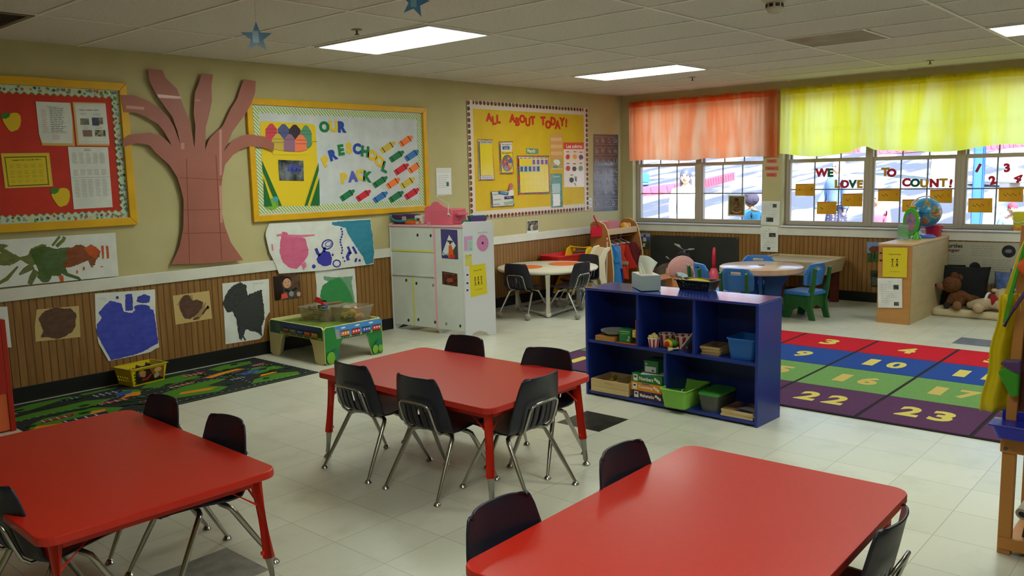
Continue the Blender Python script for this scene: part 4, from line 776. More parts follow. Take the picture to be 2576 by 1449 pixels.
lay_ = rim(Q, [(70, 110, 70), (60, 60, 110), (110, 50, 60), (170, 70, 50)], .03)+[('p', mat((206, 206, 202), .14, coat=.8), rect(Q, .05, .05, .95, .93)), ('w', INK, 'Today is', f(.07, .27), f(.28, .27), f(.07, .14), .01), ('w', INK, 'tomorrow is', f(.07, .58), f(.42, .58), f(.07, .46), .01), ('w', INK, 'yesterday', f(.07, .88), f(.36, .88), f(.07, .76), .01), ('p', mat((34, 84, 130), .25), zT((430, 1095), (622, 1118), (612, 1172), (428, 1150))), ('w', mat((190, 210, 226), .4), 'Thursday', zT((468, 1143))[0], zT((592, 1158))[0], zT((470, 1102))[0], 0), ('p', mat((60, 30, 74), .25), zT((538, 1192), (712, 1176), (712, 1230), (545, 1246))), ('w', mat((190, 170, 210), .4), 'Friday', zT((588, 1232))[0], zT((668, 1226))[0], zT((588, 1194))[0], 0), ('p', mat((150, 176, 150), .2), zT((520, 1300), (715, 1260), (715, 1320), (560, 1345))), ('p', mat((190, 96, 110), .3), zT((612, 1085), (655, 940), (690, 960), (700, 1010), (660, 1080))), ('p', GLOSSY, zT((605, 1175), (640, 1075), (705, 1070), (712, 1170)))]
sheet('today_chart', 'white Today is chart with Thursday and Friday cards', 'chart', lw, Q, FOILW, lay_, d=.007)
Q = zT((1400, 55), (1615, 55), (1625, 690), (1408, 695))
sheet('number_strip', 'tall pale pocket strip above the green strip on the yellow board', 'pocket chart', lw, Q, mat((206, 156, 92), .12, coat=.8), [('p', mat((222, 180, 124), .12, coat=.8), *[rect(Q, .02, .1+k*.2, .98, .2+k*.2) for k in range(3)]), ('p', mat((176, 156, 76), .15, coat=.8), rect(Q, .0, .71, 1, .98)), ('p', mat((226, 230, 224), .2), [pt2(Q, s, t) for s, t in ((.2, .76), (.4, .72), (.7, .74), (.8, .82), (.6, .92), (.5, .86), (.35, .86))]), ('p', mat((110, 130, 90), .3), rect(Q, .18, .9, .62, .96)), ('p', GLOSSY, rect(Q, .02, .985, .98, 1))], d=.007)
Q = zT((1400, 772), (1610, 772), (1628, 1385), (1415, 1400)); f = sub(Q)
sheet('number_strip', 'tall green pocket strip with white card below the pale strip', 'pocket chart', lw, Q, mat((44, 104, 64), .14, nz=((86, 140, 106), 9.0), coat=.8), [('w', mat((206, 220, 206), .4), 'Super', f(.2, .14), f(.82, .13), f(.2, .05), 0), ('p', GLOSSY, *[rough(rect(Q, .16, .6, .78, .95), 1.2, 4)]), ('p', mat((170, 190, 176), .12, coat=.8), rough(rect(Q, .1, .3, .82, .58), 1.6, 4))], d=.007)
Q = zT((1638, 208), (2025, 208), (2030, 1015), (1648, 1022)); f = sub(Q)
lay_ = [('p', mat((212, 44, 34), .2, coat=.5), rect(Q, 0, 0, 1, .15)), ('w', mat((250, 246, 240), .4), 'Los colores', f(.13, .125), f(.88, .125), f(.13, .04), .02)]
for k, (x, y, c) in enumerate(((.19, .32, (206, 58, 44)), (.53, .32, (226, 164, 60)), (.82, .33, (110, 70, 124)), (.2, .58, (196, 44, 40)), (.5, .59, (70, 40, 62)), (.8, .58, (110, 146, 110)), (.36, .84, (24, 24, 26)))):
    lay_.append(('p', mat(c, .3), rough(oval(*f(x, y), 5.6, 6.6, 9), 1.4, 2, k+3))); lay_.append(('p', INK, rect(Q, x-.07, y-.12, x+.07, y-.105)))
lay_.append(('p', mat((60, 60, 66), .4), stroke([f(.52, .76), f(.55, .86)], 1.5), stroke([f(.6, .76), f(.58, .88)], 1.2), stroke([f(.5, .9), f(.56, .97)], 1.2)))
sheet('colour_poster', 'white poster titled Los colores with red header', 'poster', lw, Q, mat((230, 214, 206), .16, coat=.7), lay_, d=.007)

# ---- alphabet poster, outlet, hanging sleeve
Q = zC((1043, 318), (1226, 322), (1224, 885), (1043, 893)); f = sub(Q); CH = mat((176, 172, 180), .5)
lay_ = []
rows = [['Aa', 'Bb', 'Cc', 'Dd'], ['Ee', 'Ff', 'Gg', 'Hh'], ['Ii', 'Jj', 'Kk', 'Ll'], ['Mm', 'Nn', 'Oo', 'Pp'], ['Qq', 'Rr', 'Ss', 'Tt'], ['Uu', 'Vv', 'Ww'], ['Xx', 'Yy', 'Zz']]
for i, rw in enumerate(rows):
    t0, t1 = .05+i*.1365, .11+i*.1365; lay_.append(('p', CH, rect(Q, .03, t1+.018, .97, t1+.021), rect(Q, .03, t0-.017, .97, t0-.014)))
    for j, s in enumerate(rw): a = .07+j*(.25 if len(rw) == 4 else .33); lay_.append(('w', CH, s, f(a, t1), f(a+.13, t1), f(a, t0), 0))
sheet('alphabet_poster', 'dark grey chalkboard-style alphabet poster beside the corner', 'poster', lw, Q, mat((84, 78, 82), .2, nz=((96, 90, 92), 5.0), coat=.5), lay_, d=.003)
b = MB().m((222, 218, 206), .4); p = lw(1484, 510); t = thing('wall_outlet', 'white wall outlet plate beside the alphabet poster', 'wall outlet', p); b.box((-.035, -.006, -.058), (.035, -.001, .058)); b.build('cover_plate', t, bevel=.003)
b = MB().m((206, 202, 190), .4); b.box((-.018, -.008, .008), (.018, -.005, .04)); b.box((-.018, -.008, -.04), (.018, -.005, -.008)); s = b.build('socket', t, bevel=.002)
b = MB().m((30, 30, 30), .6)
for z in (.024, -.024):
    for x in (-.007, .007): b.box((x-.0015, -.0086, z-.006), (x+.0015, -.0079, z+.006))
b.build('slot', s)
Q = zB((1497, 612), (1613, 610), (1618, 815), (1502, 820)); f = sub(Q)
sheet('plastic_sleeve', 'clear plastic sleeve holding a white list above the pink toy', 'paper', lw, Q, mat((214, 210, 200), .1, coat=1.0), [('p', mat((222, 222, 222), .2, coat=.8), rect(Q, .06, .18, .95, .95)), ('p', PALEINK, *lines(Q, 7, .12, .85, .28, .7, .012, 91)), ('p', mat((60, 100, 100), .4), rect(Q, .66, .52, .82, .68))], d=.003)
# ---- window wall papers
for k, (y, a, c, lb) in enumerate(((140, 162, 300, 'topmost'), (242, 142, 326, 'middle'), (334, 158, 300, 'lowest'))):
    Q = zoom(1900, 380, 5.5714)((a, y-26), (c, y-28), (c, y+26), (a, y+24)); sheet('word_card', 'small red word card on the pier between the windows, %s of three' % lb, 'card', ww, Q, mat((206, 96, 84), .6), [('p', mat((176, 66, 58), .6), *lines(Q, 1, .2, .85, .35, .35, .35, k+5))], group='red word cards on the pier')
zQ = zoom(1900, 380, 5.5714)
def docsheet(label, Q, imgs, seed, fn=ww, d=.003, rows=8):
    lay_ = [('p', PALEINK, rect(Q, .42, .12, .58, .13), *lines(Q, rows, .12, .8, .2, .82, .008, seed, .6))]
    for (s0, t0, s1, t1) in imgs: lay_.append(('p', PAPER, rect(Q, s0-.02, t0-.02, s1+.02, t1+.02))); lay_.append(('p', mat((40, 42, 40), .4, nz=((90, 92, 88), 40.0, .2)), rect(Q, s0, t0, s1, t1)))
    return sheet('printed_page', label, 'paper', fn, Q, PAPER, lay_, d=d, group='printed facts pages')
docsheet('white printed page with two small dark pictures on the pier above the rail', zQ((95, 700), (350, 705), (342, 1045), (80, 1032)), [(.6, .11, .82, .26), (.28, .68, .66, .86)], 31)
docsheet('white printed page hanging over the rail below another page on the pier', zQ((85, 1048), (335, 1056), (332, 1412), (88, 1406)), [(.48, .26, .86, .42), (.38, .82, .56, .92)], 32, d=.024)
Q = zD((728, 812), (850, 814), (845, 965), (725, 960)); f = sub(Q); S3 = mat((92, 50, 34), .3)
lay_ = [('p', mat((118, 104, 66), .3, nz=((90, 84, 50), 14.0)), rect(Q, .06, .05, .94, .93)), ('p', S3, oval(*f(.5, .4), 7, 10.5)), ('p', mat((116, 66, 44), .3), oval(*f(.47, .4), 4.6, 7)), ('p', mat((140, 90, 50), .3, nz=((96, 58, 30), 30.0)), [f(.12, .93), f(.2, .74), f(.34, .66), f(.68, .66), f(.84, .78), f(.9, .93)]), ('p', mat((206, 190, 150), .3), stroke([f(.24, .74), f(.4, .82), f(.62, .82), f(.78, .74)], 1.6)), ('p', mat((40, 24, 18), .3), oval(*f(.41, .36), 1, .8, 8), oval(*f(.55, .36), 1, .8, 8), stroke([f(.36, .48), f(.46, .52), f(.56, .48)], 1.4)), ('p', mat((226, 214, 200), .3), stroke([f(.39, .485), f(.46, .51), f(.53, .485)], .8)), ('p', mat((40, 24, 18), .3), oval(*f(.5, .2), 5.4, 3.4))]
sheet('portrait_photo', 'photo of a smiling person in beaded collars on the window glass', 'photo', ww, Q, GLOSSY, lay_, d=GD)
CARD = cloth((226, 182, 70), (216, 170, 60), .45)
for k, (a, c) in enumerate((((163, 892), (316, 988)), ((334, 1035), (490, 1135)), ((536, 970), (697, 1073)), ((820, 935), (994, 1032)), ((1014, 1017), (1186, 1118)), ((1235, 938), (1412, 1045)), ((1540, 1008), (1733, 1122)), ((1783, 922), (1980, 1037)))):
    Q = zE(a, (c[0], a[1]-3), (c[0]-3, c[1]), (a[0]-3, c[1]-2)); f = sub(Q); n = k+1
    sheet('counting_card', 'tan card on the window with %s dark spot%s and the number %d' % ('one two three four five six seven eight'.split()[k], '' if not k else 's', n), 'card', ww, Q, CARD, [('p', mat((196, 110, 50), .6), rough(rect(Q, .02, .02, .62, .10), .5, 3, k)), ('p', mat((50, 40, 24), .6), *[oval(*f(.22+.07*j, .5+.08*sin(j*2.1)), 1.3, 1.4, 8) for j in range(n)]), ('w', mat((176, 110, 50), .6), str(n), f(.82, .56), f(.89, .56), f(.82, .3), 0)], d=GD, th=.001, group='counting cards on the window')
b = MB().m((38, 40, 38), .55, nz=((52, 54, 50), 4.0, .5)); Q = [(1638, 591), (1860, 596), (1860, 684), (1638, 682)]; b.prism([ww(u, v, .009) for u, v in [(1638, 591), (1860, 597)]]+[ww(1860, 700, .009), ww(1638, 692, .009)], (-.008, 0, 0)); 
lay(b, ww, .0172, [('p', mat((196, 190, 176), .3, .8), *[oval(u, v, 1, 1, 8) for u, v in ((1642, 594), (1743, 597), (1856, 600), (1642, 686), (1856, 694))])]); tag(b.build('chalkboard', center=True), 'low black chalkboard panel under the corner windows', 'chalkboard')
Q = zoom(1610, 560, 9.0556)((-60, 242), (236, 248), (240, 612), (-55, 600)); f = sub(Q)
sheet('field_poster', 'poster of a person in white standing in a field', 'poster', ww, Q, mat((150, 166, 200), .25), [('p', mat((70, 90, 150), .3), rect(Q, 0, .2, 1, .45)), ('p', mat((70, 84, 50), .3, nz=((50, 60, 36), 30.0)), rect(Q, 0, .45, 1, 1)), ('p', mat((40, 40, 36), .4), oval(*f(.15, .3), 7, 7)), ('p', mat((214, 206, 190), .4), [f(.5, .25), f(.68, .25), f(.74, .5), f(.44, .5)], [f(.44, .62), f(.66, .62), f(.6, .85), f(.42, .85)]), ('p', mat((60, 40, 30), .4), oval(*f(.6, .14), 2.4, 3.6)), ('p', mat((70, 70, 80), .4), [f(.48, .5), f(.7, .5), f(.68, .62), f(.46, .62)])], d=.009)
Q = zoom(1960, 560, 4.1818)((928, 203), (1120, 203), (1120, 412), (930, 415)); f = sub(Q)
sheet('horse_poster', 'poster of a brown horse on grass behind the wooden shelf', 'poster', ww, Q, mat((120, 150, 196), .25), [('p', mat((70, 106, 50), .3, nz=((50, 80, 36), 30.0)), rect(Q, 0, .55, 1, 1)), ('p', mat((110, 60, 36), .35), rough([f(.1, .3), f(.3, .2), f(.75, .22), f(.85, .5), f(.3, .55), f(.12, .45)], .8, 3)), ('p', mat((60, 34, 22), .35), stroke([f(.25, .5), f(.22, .8)], 3), stroke([f(.42, .5), f(.4, .85)], 3), stroke([f(.66, .5), f(.68, .84)], 3), stroke([f(.8, .48), f(.82, .8)], 3))], d=.009)
Q = zoom(1960, 560, 4.1818)((965, 500), (1100, 505), (1100, 680), (968, 675))
sheet('animal_poster', 'dark green animal poster low on the panelling below the horse poster', 'poster', ww, Q, mat((64, 78, 54), .3, nz=((40, 46, 36), 18.0)), [('p', mat((90, 92, 80), .3), rough(rect(Q, .1, .4, .7, .9), 2, 4)), ('p', mat((44, 44, 40), .3), rough(oval(*pt2(Q, .4, .3), 6, 6, 9), 1, 2))], d=.009)
zR = zoom(2330, 590, 6.3008); Q = zR((-60, 100), (1480, 132), (1475, 780), (-60, 760)); f = sub(Q)
SEAB = mat((110, 136, 170), .3, nz=((80, 104, 146), 14.0)); DK = mat((26, 26, 32), .3, nz=((44, 44, 50), 16.0))
lay_ = [('p', SEAB, zR((800, 760), (860, 700), (1000, 780), (1180, 790), (1340, 730), (1340, 540), (1475, 550), (1475, 800), (800, 800))), ('w', mat((44, 48, 50), .5), 'Turtles', zR((285, 205))[0], zR((580, 210))[0], zR((288, 140))[0], .03), ('w', mat((96, 34, 26), .5), 'Danger', zR((240, 280))[0], zR((545, 288))[0], zR((242, 215))[0], .03), ('p', mat((150, 146, 140), .5), *lines(zR((330, 320), (640, 330), (640, 420), (330, 415)), 3, 0, 1, .05, .9, .12, 41), *lines(zR((720, 175), (1150, 185), (1150, 345), (720, 330)), 5, 0, 1, .0, .95, .08, 42), *lines(zR((895, 395), (1360, 405), (1350, 640), (890, 620)), 7, 0, 1, .0, .95, .06, 43)), ('p', DK, zR(*oval(1312, 266, 112, 98, 26)), zR(*oval(775, 513, 88, 78, 20)), zR((315, 475), (630, 482), (638, 600), (315, 600)), zR((1090, 750), (1200, 700), (1300, 740), (1310, 790), (1200, 780))), ('p', mat((110, 110, 120), .3), zR(*rough(oval(1310, 262, 60, 34, 9), 12, 2)))]
sheet('turtle_poster', 'pale sea turtle poster behind the black pillow, titled Turtles Danger', 'poster', ww, Q, mat((170, 166, 148), .3), lay_, d=.009)
# ================================================================ FURNITURE
def onp(P0, n):
    """sheet function for any upright plane through P0 with unit normal n (towards the viewer)"""
    P0, n = Vector(P0), Vector(n).normalized()
    def fn(u, v, d=0.0): r = _ray(u, v); o = Vector((0, 0, EYE)); t = (P0-o).dot(n)/r.dot(n); return o+r*t+n*d
    return fn
CHROME = mat((176, 174, 166), .22, .95); GREYT = mat((168, 168, 156), .45, .2); RUB = mat((60, 58, 54), .6)
REDL = mat((196, 36, 20), .42, nz=((188, 33, 18), 60.0, .5), spec=.4, coat=.10); REDE = mat((196, 36, 22), .45); REDM = mat((214, 38, 20), .35)
def rrect(hx, hy, r, n=5): return [(sx*(hx-r)+r*cos(R(t0+90*k/n)), sy*(hy-r)+r*sin(R(t0+90*k/n))) for sx, sy, t0 in ((1, 1, 0), (-1, 1, 90), (-1, -1, 180), (1, -1, 270)) for k in range(n+1)]
def red_table(label, loc, rz):
    t = thing('activity_table', label, 'table', loc, rz, 'red topped classroom tables'); H = .462
    b = MB().m(REDL); b.prism([(x, y, H-.028) for x, y in rrect(.385, .61, .055, 6)], (0, 0, .028)); b.build('tabletop', t, bevel=.004, seg=2)
    b = MB().m(REDE)
    for y in (-.55, .55): b.box((-.31, y-.01, H-.06), (.31, y+.01, H-.028))
    for x in (-.33, .33): b.box((x-.01, -.54, H-.06), (x+.01, .54, H-.028))
    b.build('apron', t)
    for sx in (-1, 1):
        for sy in (-1, 1):
            a = Vector((sx*.325, sy*.545, H-.03)); f = Vector((sx*.355, sy*.58, .0)); P = lambda z: a+(f-a)*((a.z-z)/a.z)
            b = MB().m(REDM); b.tube([P(H-.03), P(.14)], [.0225, .0205], 16); l = b.build('leg', t, smooth=40)
            b = MB().m(GREYT); b.tube([P(.145), P(.03)], [.0165, .012], 14); b.tube([P(.03), P(.022)], [.009, .009], 10); b.build('leg_insert', l, smooth=40)
            b = MB().m(CHROME); b.lathe([(.0, .0), (.019, .0), (.02, .006), (.014, .014), (.008, .02), (0, .024)], (f.x, f.y, 0), 16); b.build('glide', l, smooth=40)
            b = MB().m(REDM)
            b.tube([P(.335)+Vector((-sx*.012, 0, 0)), Vector((sx*.20, sy*.545, H-.035))], .0042, 6); b.tube([P(.335)+Vector((0, -sy*.012, 0)), Vector((sx*.325, sy*.41, H-.035))], .0042, 6)
            b.cbox(P(.16)+Vector((-sx*.02, 0, 0)), (.012, .01, .012)); b.build('brace', l)
    return t
red_table('red rectangular table in the middle with five dark chairs around it', (2.928, 3.005, 0), R(.8))
red_table('red rectangular table in the lower left corner of the room view', (1.21, 3.105, 0), R(-1.6))
red_table('red rectangular table nearest the camera at the lower right', (2.055, 1.105, 0), R(91.2))

# ---- moulded stacking chairs
SHELLM = mat((25, 27, 42), .36, nz=((29, 31, 47), 90.0, .6), bump=(220, .12), spec=.5)
PROF = [(.205, .284, .112), (.198, .297, .135), (.178, .305, .15), (.11, .305, .158), (.03, .297, .163), (-.04, .291, .168), (-.083, .297, .172), (-.107, .322, .173), (-.122, .36, .17), (-.134, .41, .161), (-.146, .465, .15), (-.156, .515, .138), (-.163, .545, .126), (-.168, .558, .106)]
def shell_pt(u, v):
    k = v*(len(PROF)-1); i = min(int(k), len(PROF)-2); f = k-i; A, B = PROF[i], PROF[i+1]
    x, z, w_ = (A[j]*(1-f)+B[j]*f for j in range(3)); s = u*2-1; back = min(1, max(0, (v-.42)/.2)); q = abs(s)**2.2
    return (x+back*.030*q, s*w_, z+(1-back)*.014*q-(.012*abs(s)**5 if v > .95 else 0))
def chair_proto(balls=False):
    t = thing('stacking_chair', 'x', 'chair', (0, 0, 0))
    b = MB().m(SHELLM); nu, nv = 34, 40; V = [[b.v(shell_pt(i/nu, j/nv)) for j in range(nv+1)] for i in range(nu+1)]
    for i in range(nu):
        for j in range(nv):
            if 21 <= j <= 27 and i in (8, 12, 16, 17, 21, 25): continue      # slots in the lower back
            b.f([V[i][j], V[i+1][j], V[i+1][j+1], V[i][j+1]])
    o = b.build('shell', t, smooth=True); k = o.modifiers.new('thick', 'SOLIDIFY'); k.thickness = .007; k.offset = -1
    zf = .045 if balls else .014
    for nm, xt, xf, wf in (('rear', -.035, -.20, .172), ('front', .055, .205, .170)):
        for s in (-1, 1):
            b = MB().m(CHROME); foot = Vector((xf, s*wf, zf)); top = Vector((xt, s*.105, .272))
            sh = Vector((xt+(xf-xt)*.12, s*.135, .258)); b.tube([(xt, 0, .276), (xt, s*.07, .276), top, (xt+(xf-xt)*.05, s*.124, .267), sh, mix(sh, foot, .12), mix(sh, foot, .5), mix(sh, foot, .93), foot], [.0108]*6+[.0105, .0075, .007], 12)
            l = b.build('leg', t, smooth=40)
            if balls: b = MB().m((150, 146, 136), .9, bump=(90, .5)); b.ell(foot+Vector((0, 0, -zf+.033)), .033, n=18, k=12); b.build('tennis_ball', l, smooth=True)
            else: b = MB().m(CHROME); b.lathe([(0, 0), (.0165, 0), (.0175, .004), (.013, .012), (.007, .018), (0, .02)], (foot.x, foot.y, 0), 16); b.build('glide', l, smooth=40)
    b = MB().m(CHROME); pts = [(.05, -.085, .283), (-.04, -.09, .283), (-.095, -.096, .288), (-.121, -.1, .312), (-.140, -.1, .36), (-.156, -.098, .41), (-.163, -.088, .428), (-.168, -.066, .438), (-.170, 0, .440)]
    b.tube(pts+[(x, -y, z) for x, y, z in reversed(pts[:-1])], .0062, 10); b.build('back_support', t, smooth=40)
    b = MB().m(CHROME)
    for y in (-.05, .05): b.lathe([(0, .003), (.006, .002), (.007, 0)], (-.133, y, .432), 10, Matrix.Rotation(R(80), 3, 'Y'))
    b.build('rivet', t)
    return t
CH = chair_proto(); CH['label'] = ''
GC = 'dark chairs around the red tables'; first = [CH]
def chair(x, y, deg, label, g=GC):
    if first: c = first.pop(); c.location = (x, y, 0); c.rotation_euler = (0, 0, R(deg)); c['label'] = label; c['group'] = g; return c
    return dup(CH, (x, y, 0), R(deg), label, g)
chair(2.655, 3.283, 0, 'dark chair at the middle red table, left one of the pair with backs turned')
chair(2.660, 2.818, 1, 'dark chair at the middle red table, right one of the pair with backs turned')
chair(2.868, 2.508, 91, 'dark chair at the near right end of the middle red table')
chair(3.185, 3.275, 182, 'dark chair behind the middle red table, beside the white play kitchen side')
chair(3.19, 2.668, 191, 'dark chair behind the middle red table on the blue shelf side')
chair(1.487, 2.90, 180, 'dark chair tucked at the right side of the left red table, nearer one')
chair(1.487, 3.405, 180, 'dark chair tucked at the right side of the left red table, nearer the road rug')
chair(.955, 2.90, 6, 'dark chair at the left side of the left red table, cut off at the corner')
chair(2.245, 1.372, 271, 'dark chair at the near right red table, the one closer to the blue shelf')
chair(1.645, 1.375, 270, 'dark chair at the near right red table, closest to its left corner')
chair(2.20, .79, 92, 'dark chair at the near right red table seen edge-on by its right corner')
CB = chair_proto(True); GB = 'dark chairs with tennis ball feet'; CB.location = (6.52, 5.58, 0); CB.rotation_euler = (0, 0, R(7)); CB['label'] = 'dark chair with tennis ball feet, left of the round white table'; CB['group'] = GB
dup(CB, (6.83, 5.20, 0), R(90), 'dark chair with tennis ball feet, at the near right of the round white table', GB)
dup(CB, (7.36, 5.47, 0), R(176), 'dark chair with tennis ball feet, at the far right of the round white table', GB)

# ---- blue shelf unit
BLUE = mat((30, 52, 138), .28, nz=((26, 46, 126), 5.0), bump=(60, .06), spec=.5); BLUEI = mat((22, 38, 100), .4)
t = thing('cubby_shelf', 'royal blue painted wooden cubby shelf with five compartments', 'shelf', (4.522, 2.628, 0), R(-1.9)); h, x, L, q = .715, .1425, .61, .019
b = MB().m((34, 56, 146), .10, spec=.6, coat=.8); b.prism([(-x, -L, h-q), (x, -L, h-q), (x, -L, h+.001), (-x, -L, h-.005)], (0, 2*L, 0)); b.build('top_board', t, bevel=.003)
for y in (-L, L-q): b = MB().m(BLUE); b.box((-x, y, 0), (x, y+q, h-q)); b.build('side_panel', t, bevel=.003)
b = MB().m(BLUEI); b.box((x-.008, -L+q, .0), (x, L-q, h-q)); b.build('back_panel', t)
b = MB().m(BLUE); b.box((-x+.004, -L+q, .352), (x-.008, L-q, .371)); b.build('middle_shelf', t, bevel=.003)
b = MB().m(BLUE); b.box((-x+.004, -L+q, .012), (x-.008, L-q, .034)); b.build('bottom_shelf', t, bevel=.003)
for y, z0, z1 in ((.205, .371, h-q), (-.196, .371, h-q), (.004, .034, .352)): b = MB().m(BLUE); b.box((-x+.006, y-q/2, z0), (x-.008, y+q/2, z1)); b.build('divider', t, bevel=.002)

# ---- wooden science shelf
WOODL = mat((206, 168, 112), .5, nz=((194, 154, 98), 3.0, .5), stretch=(1, 1, 6)); WOODE = mat((188, 136, 78), .45, nz=((176, 122, 66), 4.0, .5), stretch=(1, 1, 5)); WOODB = mat((196, 176, 136), .6, nz=((186, 164, 124), 4.0), stretch=(1, 1, 4))
x0, x1, y0, y1, H = 8.075, 9.195, 2.296, 2.588, .738
t = thing('storage_shelf', 'wooden shelf unit with its plain back to the rug and yellow sign on its end', 'shelf', (x0, y0, 0), R(-1.2)); D, W = x1-x0, y1-y0
b = MB().m(WOODE); b.box((0, .0, 0), (.02, W, H-.02)); b.build('end_panel', t, bevel=.002)
b = MB().m(WOODE); b.box((D-.02, 0, 0), (D, W, H-.02)); b.build('end_panel', t, bevel=.002)
b = MB().m(WOODB); b.box((.02, 0, 0), (D-.02, .012, H-.02)); b.build('back_panel', t)
b = MB().m(WOODL); b.box((-.004, -.004, H-.02), (D+.004, W+.004, H)); b.build('top_board', t, bevel=.003)
for z in (.03, .36): b = MB().m(WOODL); b.box((.02, .012, z), (D-.02, W, z+.018)); b.build('shelf_board', t)
zS = zoom(2206, 610, 8.0532); fS = onp((8.075, 2.45, 0), (-1, .021, 0)); INKY = mat((70, 62, 10), .6)
def stickmen(f, s0, t0, w_, h_, n, kinds, m_):
    out = []
    for k in range(n):
        s = s0+w_*k; P = lambda a, c: f(s+a*w_, t0+c*h_); out += [oval(*P(0, .12), abs(P(.2, 0)[0]-P(0, 0)[0]), abs(P(0, .11)[1]-P(0, 0)[1]), 12), stroke([P(0, .22), P(0, .58)], 1.3), stroke([P(-.4, .42), P(0, .3), P(.4, .42)], .9), stroke([P(0, .55), P(-.22, 1)], 1.1), stroke([P(0, .55), P(.22, 1)], 1.1)]
        if kinds[k]: out.append([P(-.06, .5), P(.06, .5), P(.28, .8), P(-.28, .8)])
    return ('p', m_, *out)
YSIGN = mat((222, 202, 40), .35, coat=.3)
Q = zS((122, 100), (622, 105), (605, 712), (115, 695)); f = sub(Q)
sheet('area_sign', 'yellow sign reading Science Area with two stick figures, on the wooden shelf end', 'sign', fS, Q, YSIGN, [('w', INKY, 'Science Area', f(.26, .25), f(.74, .25), f(.26, .2), .01), stickmen(f, .40, .37, .19, .29, 2, (0, 1), INKY), ('w', INKY, '2 Friends/People', f(.3, .83), f(.7, .83), f(.3, .8), 0)], d=.0015)
for k, y in enumerate((212, 360)): sheet('hook_tab', 'small dark hook-and-loop tab on the wooden shelf end, %s one' % ('upper', 'lower')[k], 'tab', fS, zS((55, y-12), (110, y-10), (108, y+14), (54, y+14)), mat((50, 14, 18), .9), d=.0015, group='dark tabs on the wooden shelf end')
docsheet('white printed page with two small pictures, on the wooden shelf end under the yellow sign', zS((15, 722), (510, 728), (516, 1325), (25, 1318)), [(.64, .22, .86, .38), (.66, .8, .86, .93)], 61, fS, .0015, 11)

# ---- white play kitchen seen from the back
P0 = Vector((5.362, 5.285, 0)); U = (Vector((5.262, 6.165, 0))-P0); KW = U.length; U.normalize(); Nk = Vector((-U.y, U.x, 0)); E2 = Vector((.86, -.51, 0)).normalized()
t = thing('play_kitchen', 'white wooden play kitchen unit standing with its back to the room', 'play kitchen', P0); Z = Vector((0, 0, 1)); KWH = mat((206, 212, 206), .4, nz=((198, 204, 198), 5.0)); KSIDE = mat((212, 212, 218), .35); KPINK = mat((226, 168, 180), .45); KYEL = mat((214, 206, 92), .45)
def K(a, h, o=0): return U*a+Z*h+Nk*o
b = MB().m(KWH)
for a0, a1, h0, h1 in ((.34, KW-.018, .77, .99), (.34, KW-.018, .545, .76), (.345, .605, .055, .53), (.62, KW-.018, .055, .53), (.02, .325, .05, .99)): b.prism([K(a0, h0), K(a1, h0), K(a1, h1), K(a0, h1)], -Nk*.012)
b.build('back_panel', t)
b = MB().m(KPINK); b.prism([K(.0, 0.99, .012), K(KW, .99, .012), K(KW, .99, -.30), K(0, .99, -.30)], Z*.018); b.build('top_board', t, bevel=.003)
b = MB().m(KPINK); b.prism([K(.325, .05, .006), K(.345, .05, .006), K(.345, .99, .006), K(.325, .99, .006)], -Nk*.30); b.build('upright_panel', t)
b = MB().m(KYEL); b.prism([K(.605, .055, .004), K(.62, .055, .004), K(.62, .53, .004), K(.605, .53, .004)], -Nk*.28); b.build('divider', t)
b = MB().m(KYEL); b.prism([K(.345, .757, .006), K(KW-.018, .757, .006), K(KW-.018, .772, .006), K(.345, .772, .006)], -Nk*.28); b.build('upper_shelf', t)
b = MB().m(KWH); b.prism([K(.345, .53, .012), K(KW-.018, .53, .012), K(KW-.018, .546, .012), K(.345, .546, .012)], -Nk*.28); b.build('counter_shelf', t)
def kside(o, d, sgn):
    s = [(0, .05), (0, .0), (.045, 0), (.07, .03), (.13, .05), (.19, .03), (.215, 0), (.27, 0), (.285, .015), (.285, 1.02), (.27, 1.04), (.02, 1.04), (.0, 1.02)]
    b = MB().m(KSIDE); b.prism([o+d*a+Z*h for a, h in s], sgn); return b.build('side_panel', t, bevel=.004)
kside(Vector((0, 0, 0)), E2, U*.016); kside(U*(KW-.016)+Nk*.006-Z*.022, -Nk, U*.016)
b = MB().m(KWH); b.prism([K(.33, 0, -.02), K(.36, .05, -.02), K(.30, .05, -.02)], -Nk*.2); b.build('centre_foot', t)
fK = onp(P0, Nk); fKs = onp(P0, (-.51, -.86, 0))
hb = MB(); HB, HG = mat((40, 38, 32), .6), mat((132, 130, 118), .4)
for x_, y_, c in ((421, 425, 0), (547, 430, 0), (167, 843, 0), (313, 858, 0), (411, 888, 0), (571, 907, 1), (190, 1219, 0), (335, 1241, 0), (429, 1235, 0), (590, 1260, 0), (697, 1276, 1), (831, 1296, 0)):
    u, v = zK((x_, y_))[0]; lay(hb, fK, .0006, [('p', HG if c else HB, oval(u, v, 2.6, 4.1, 14))])
for w_ in hb.bm.verts: w_.co -= P0
hb.build('plug_hole', t)
Q = zK((643, 366), (802, 375), (812, 658), (655, 645)); f = sub(Q)
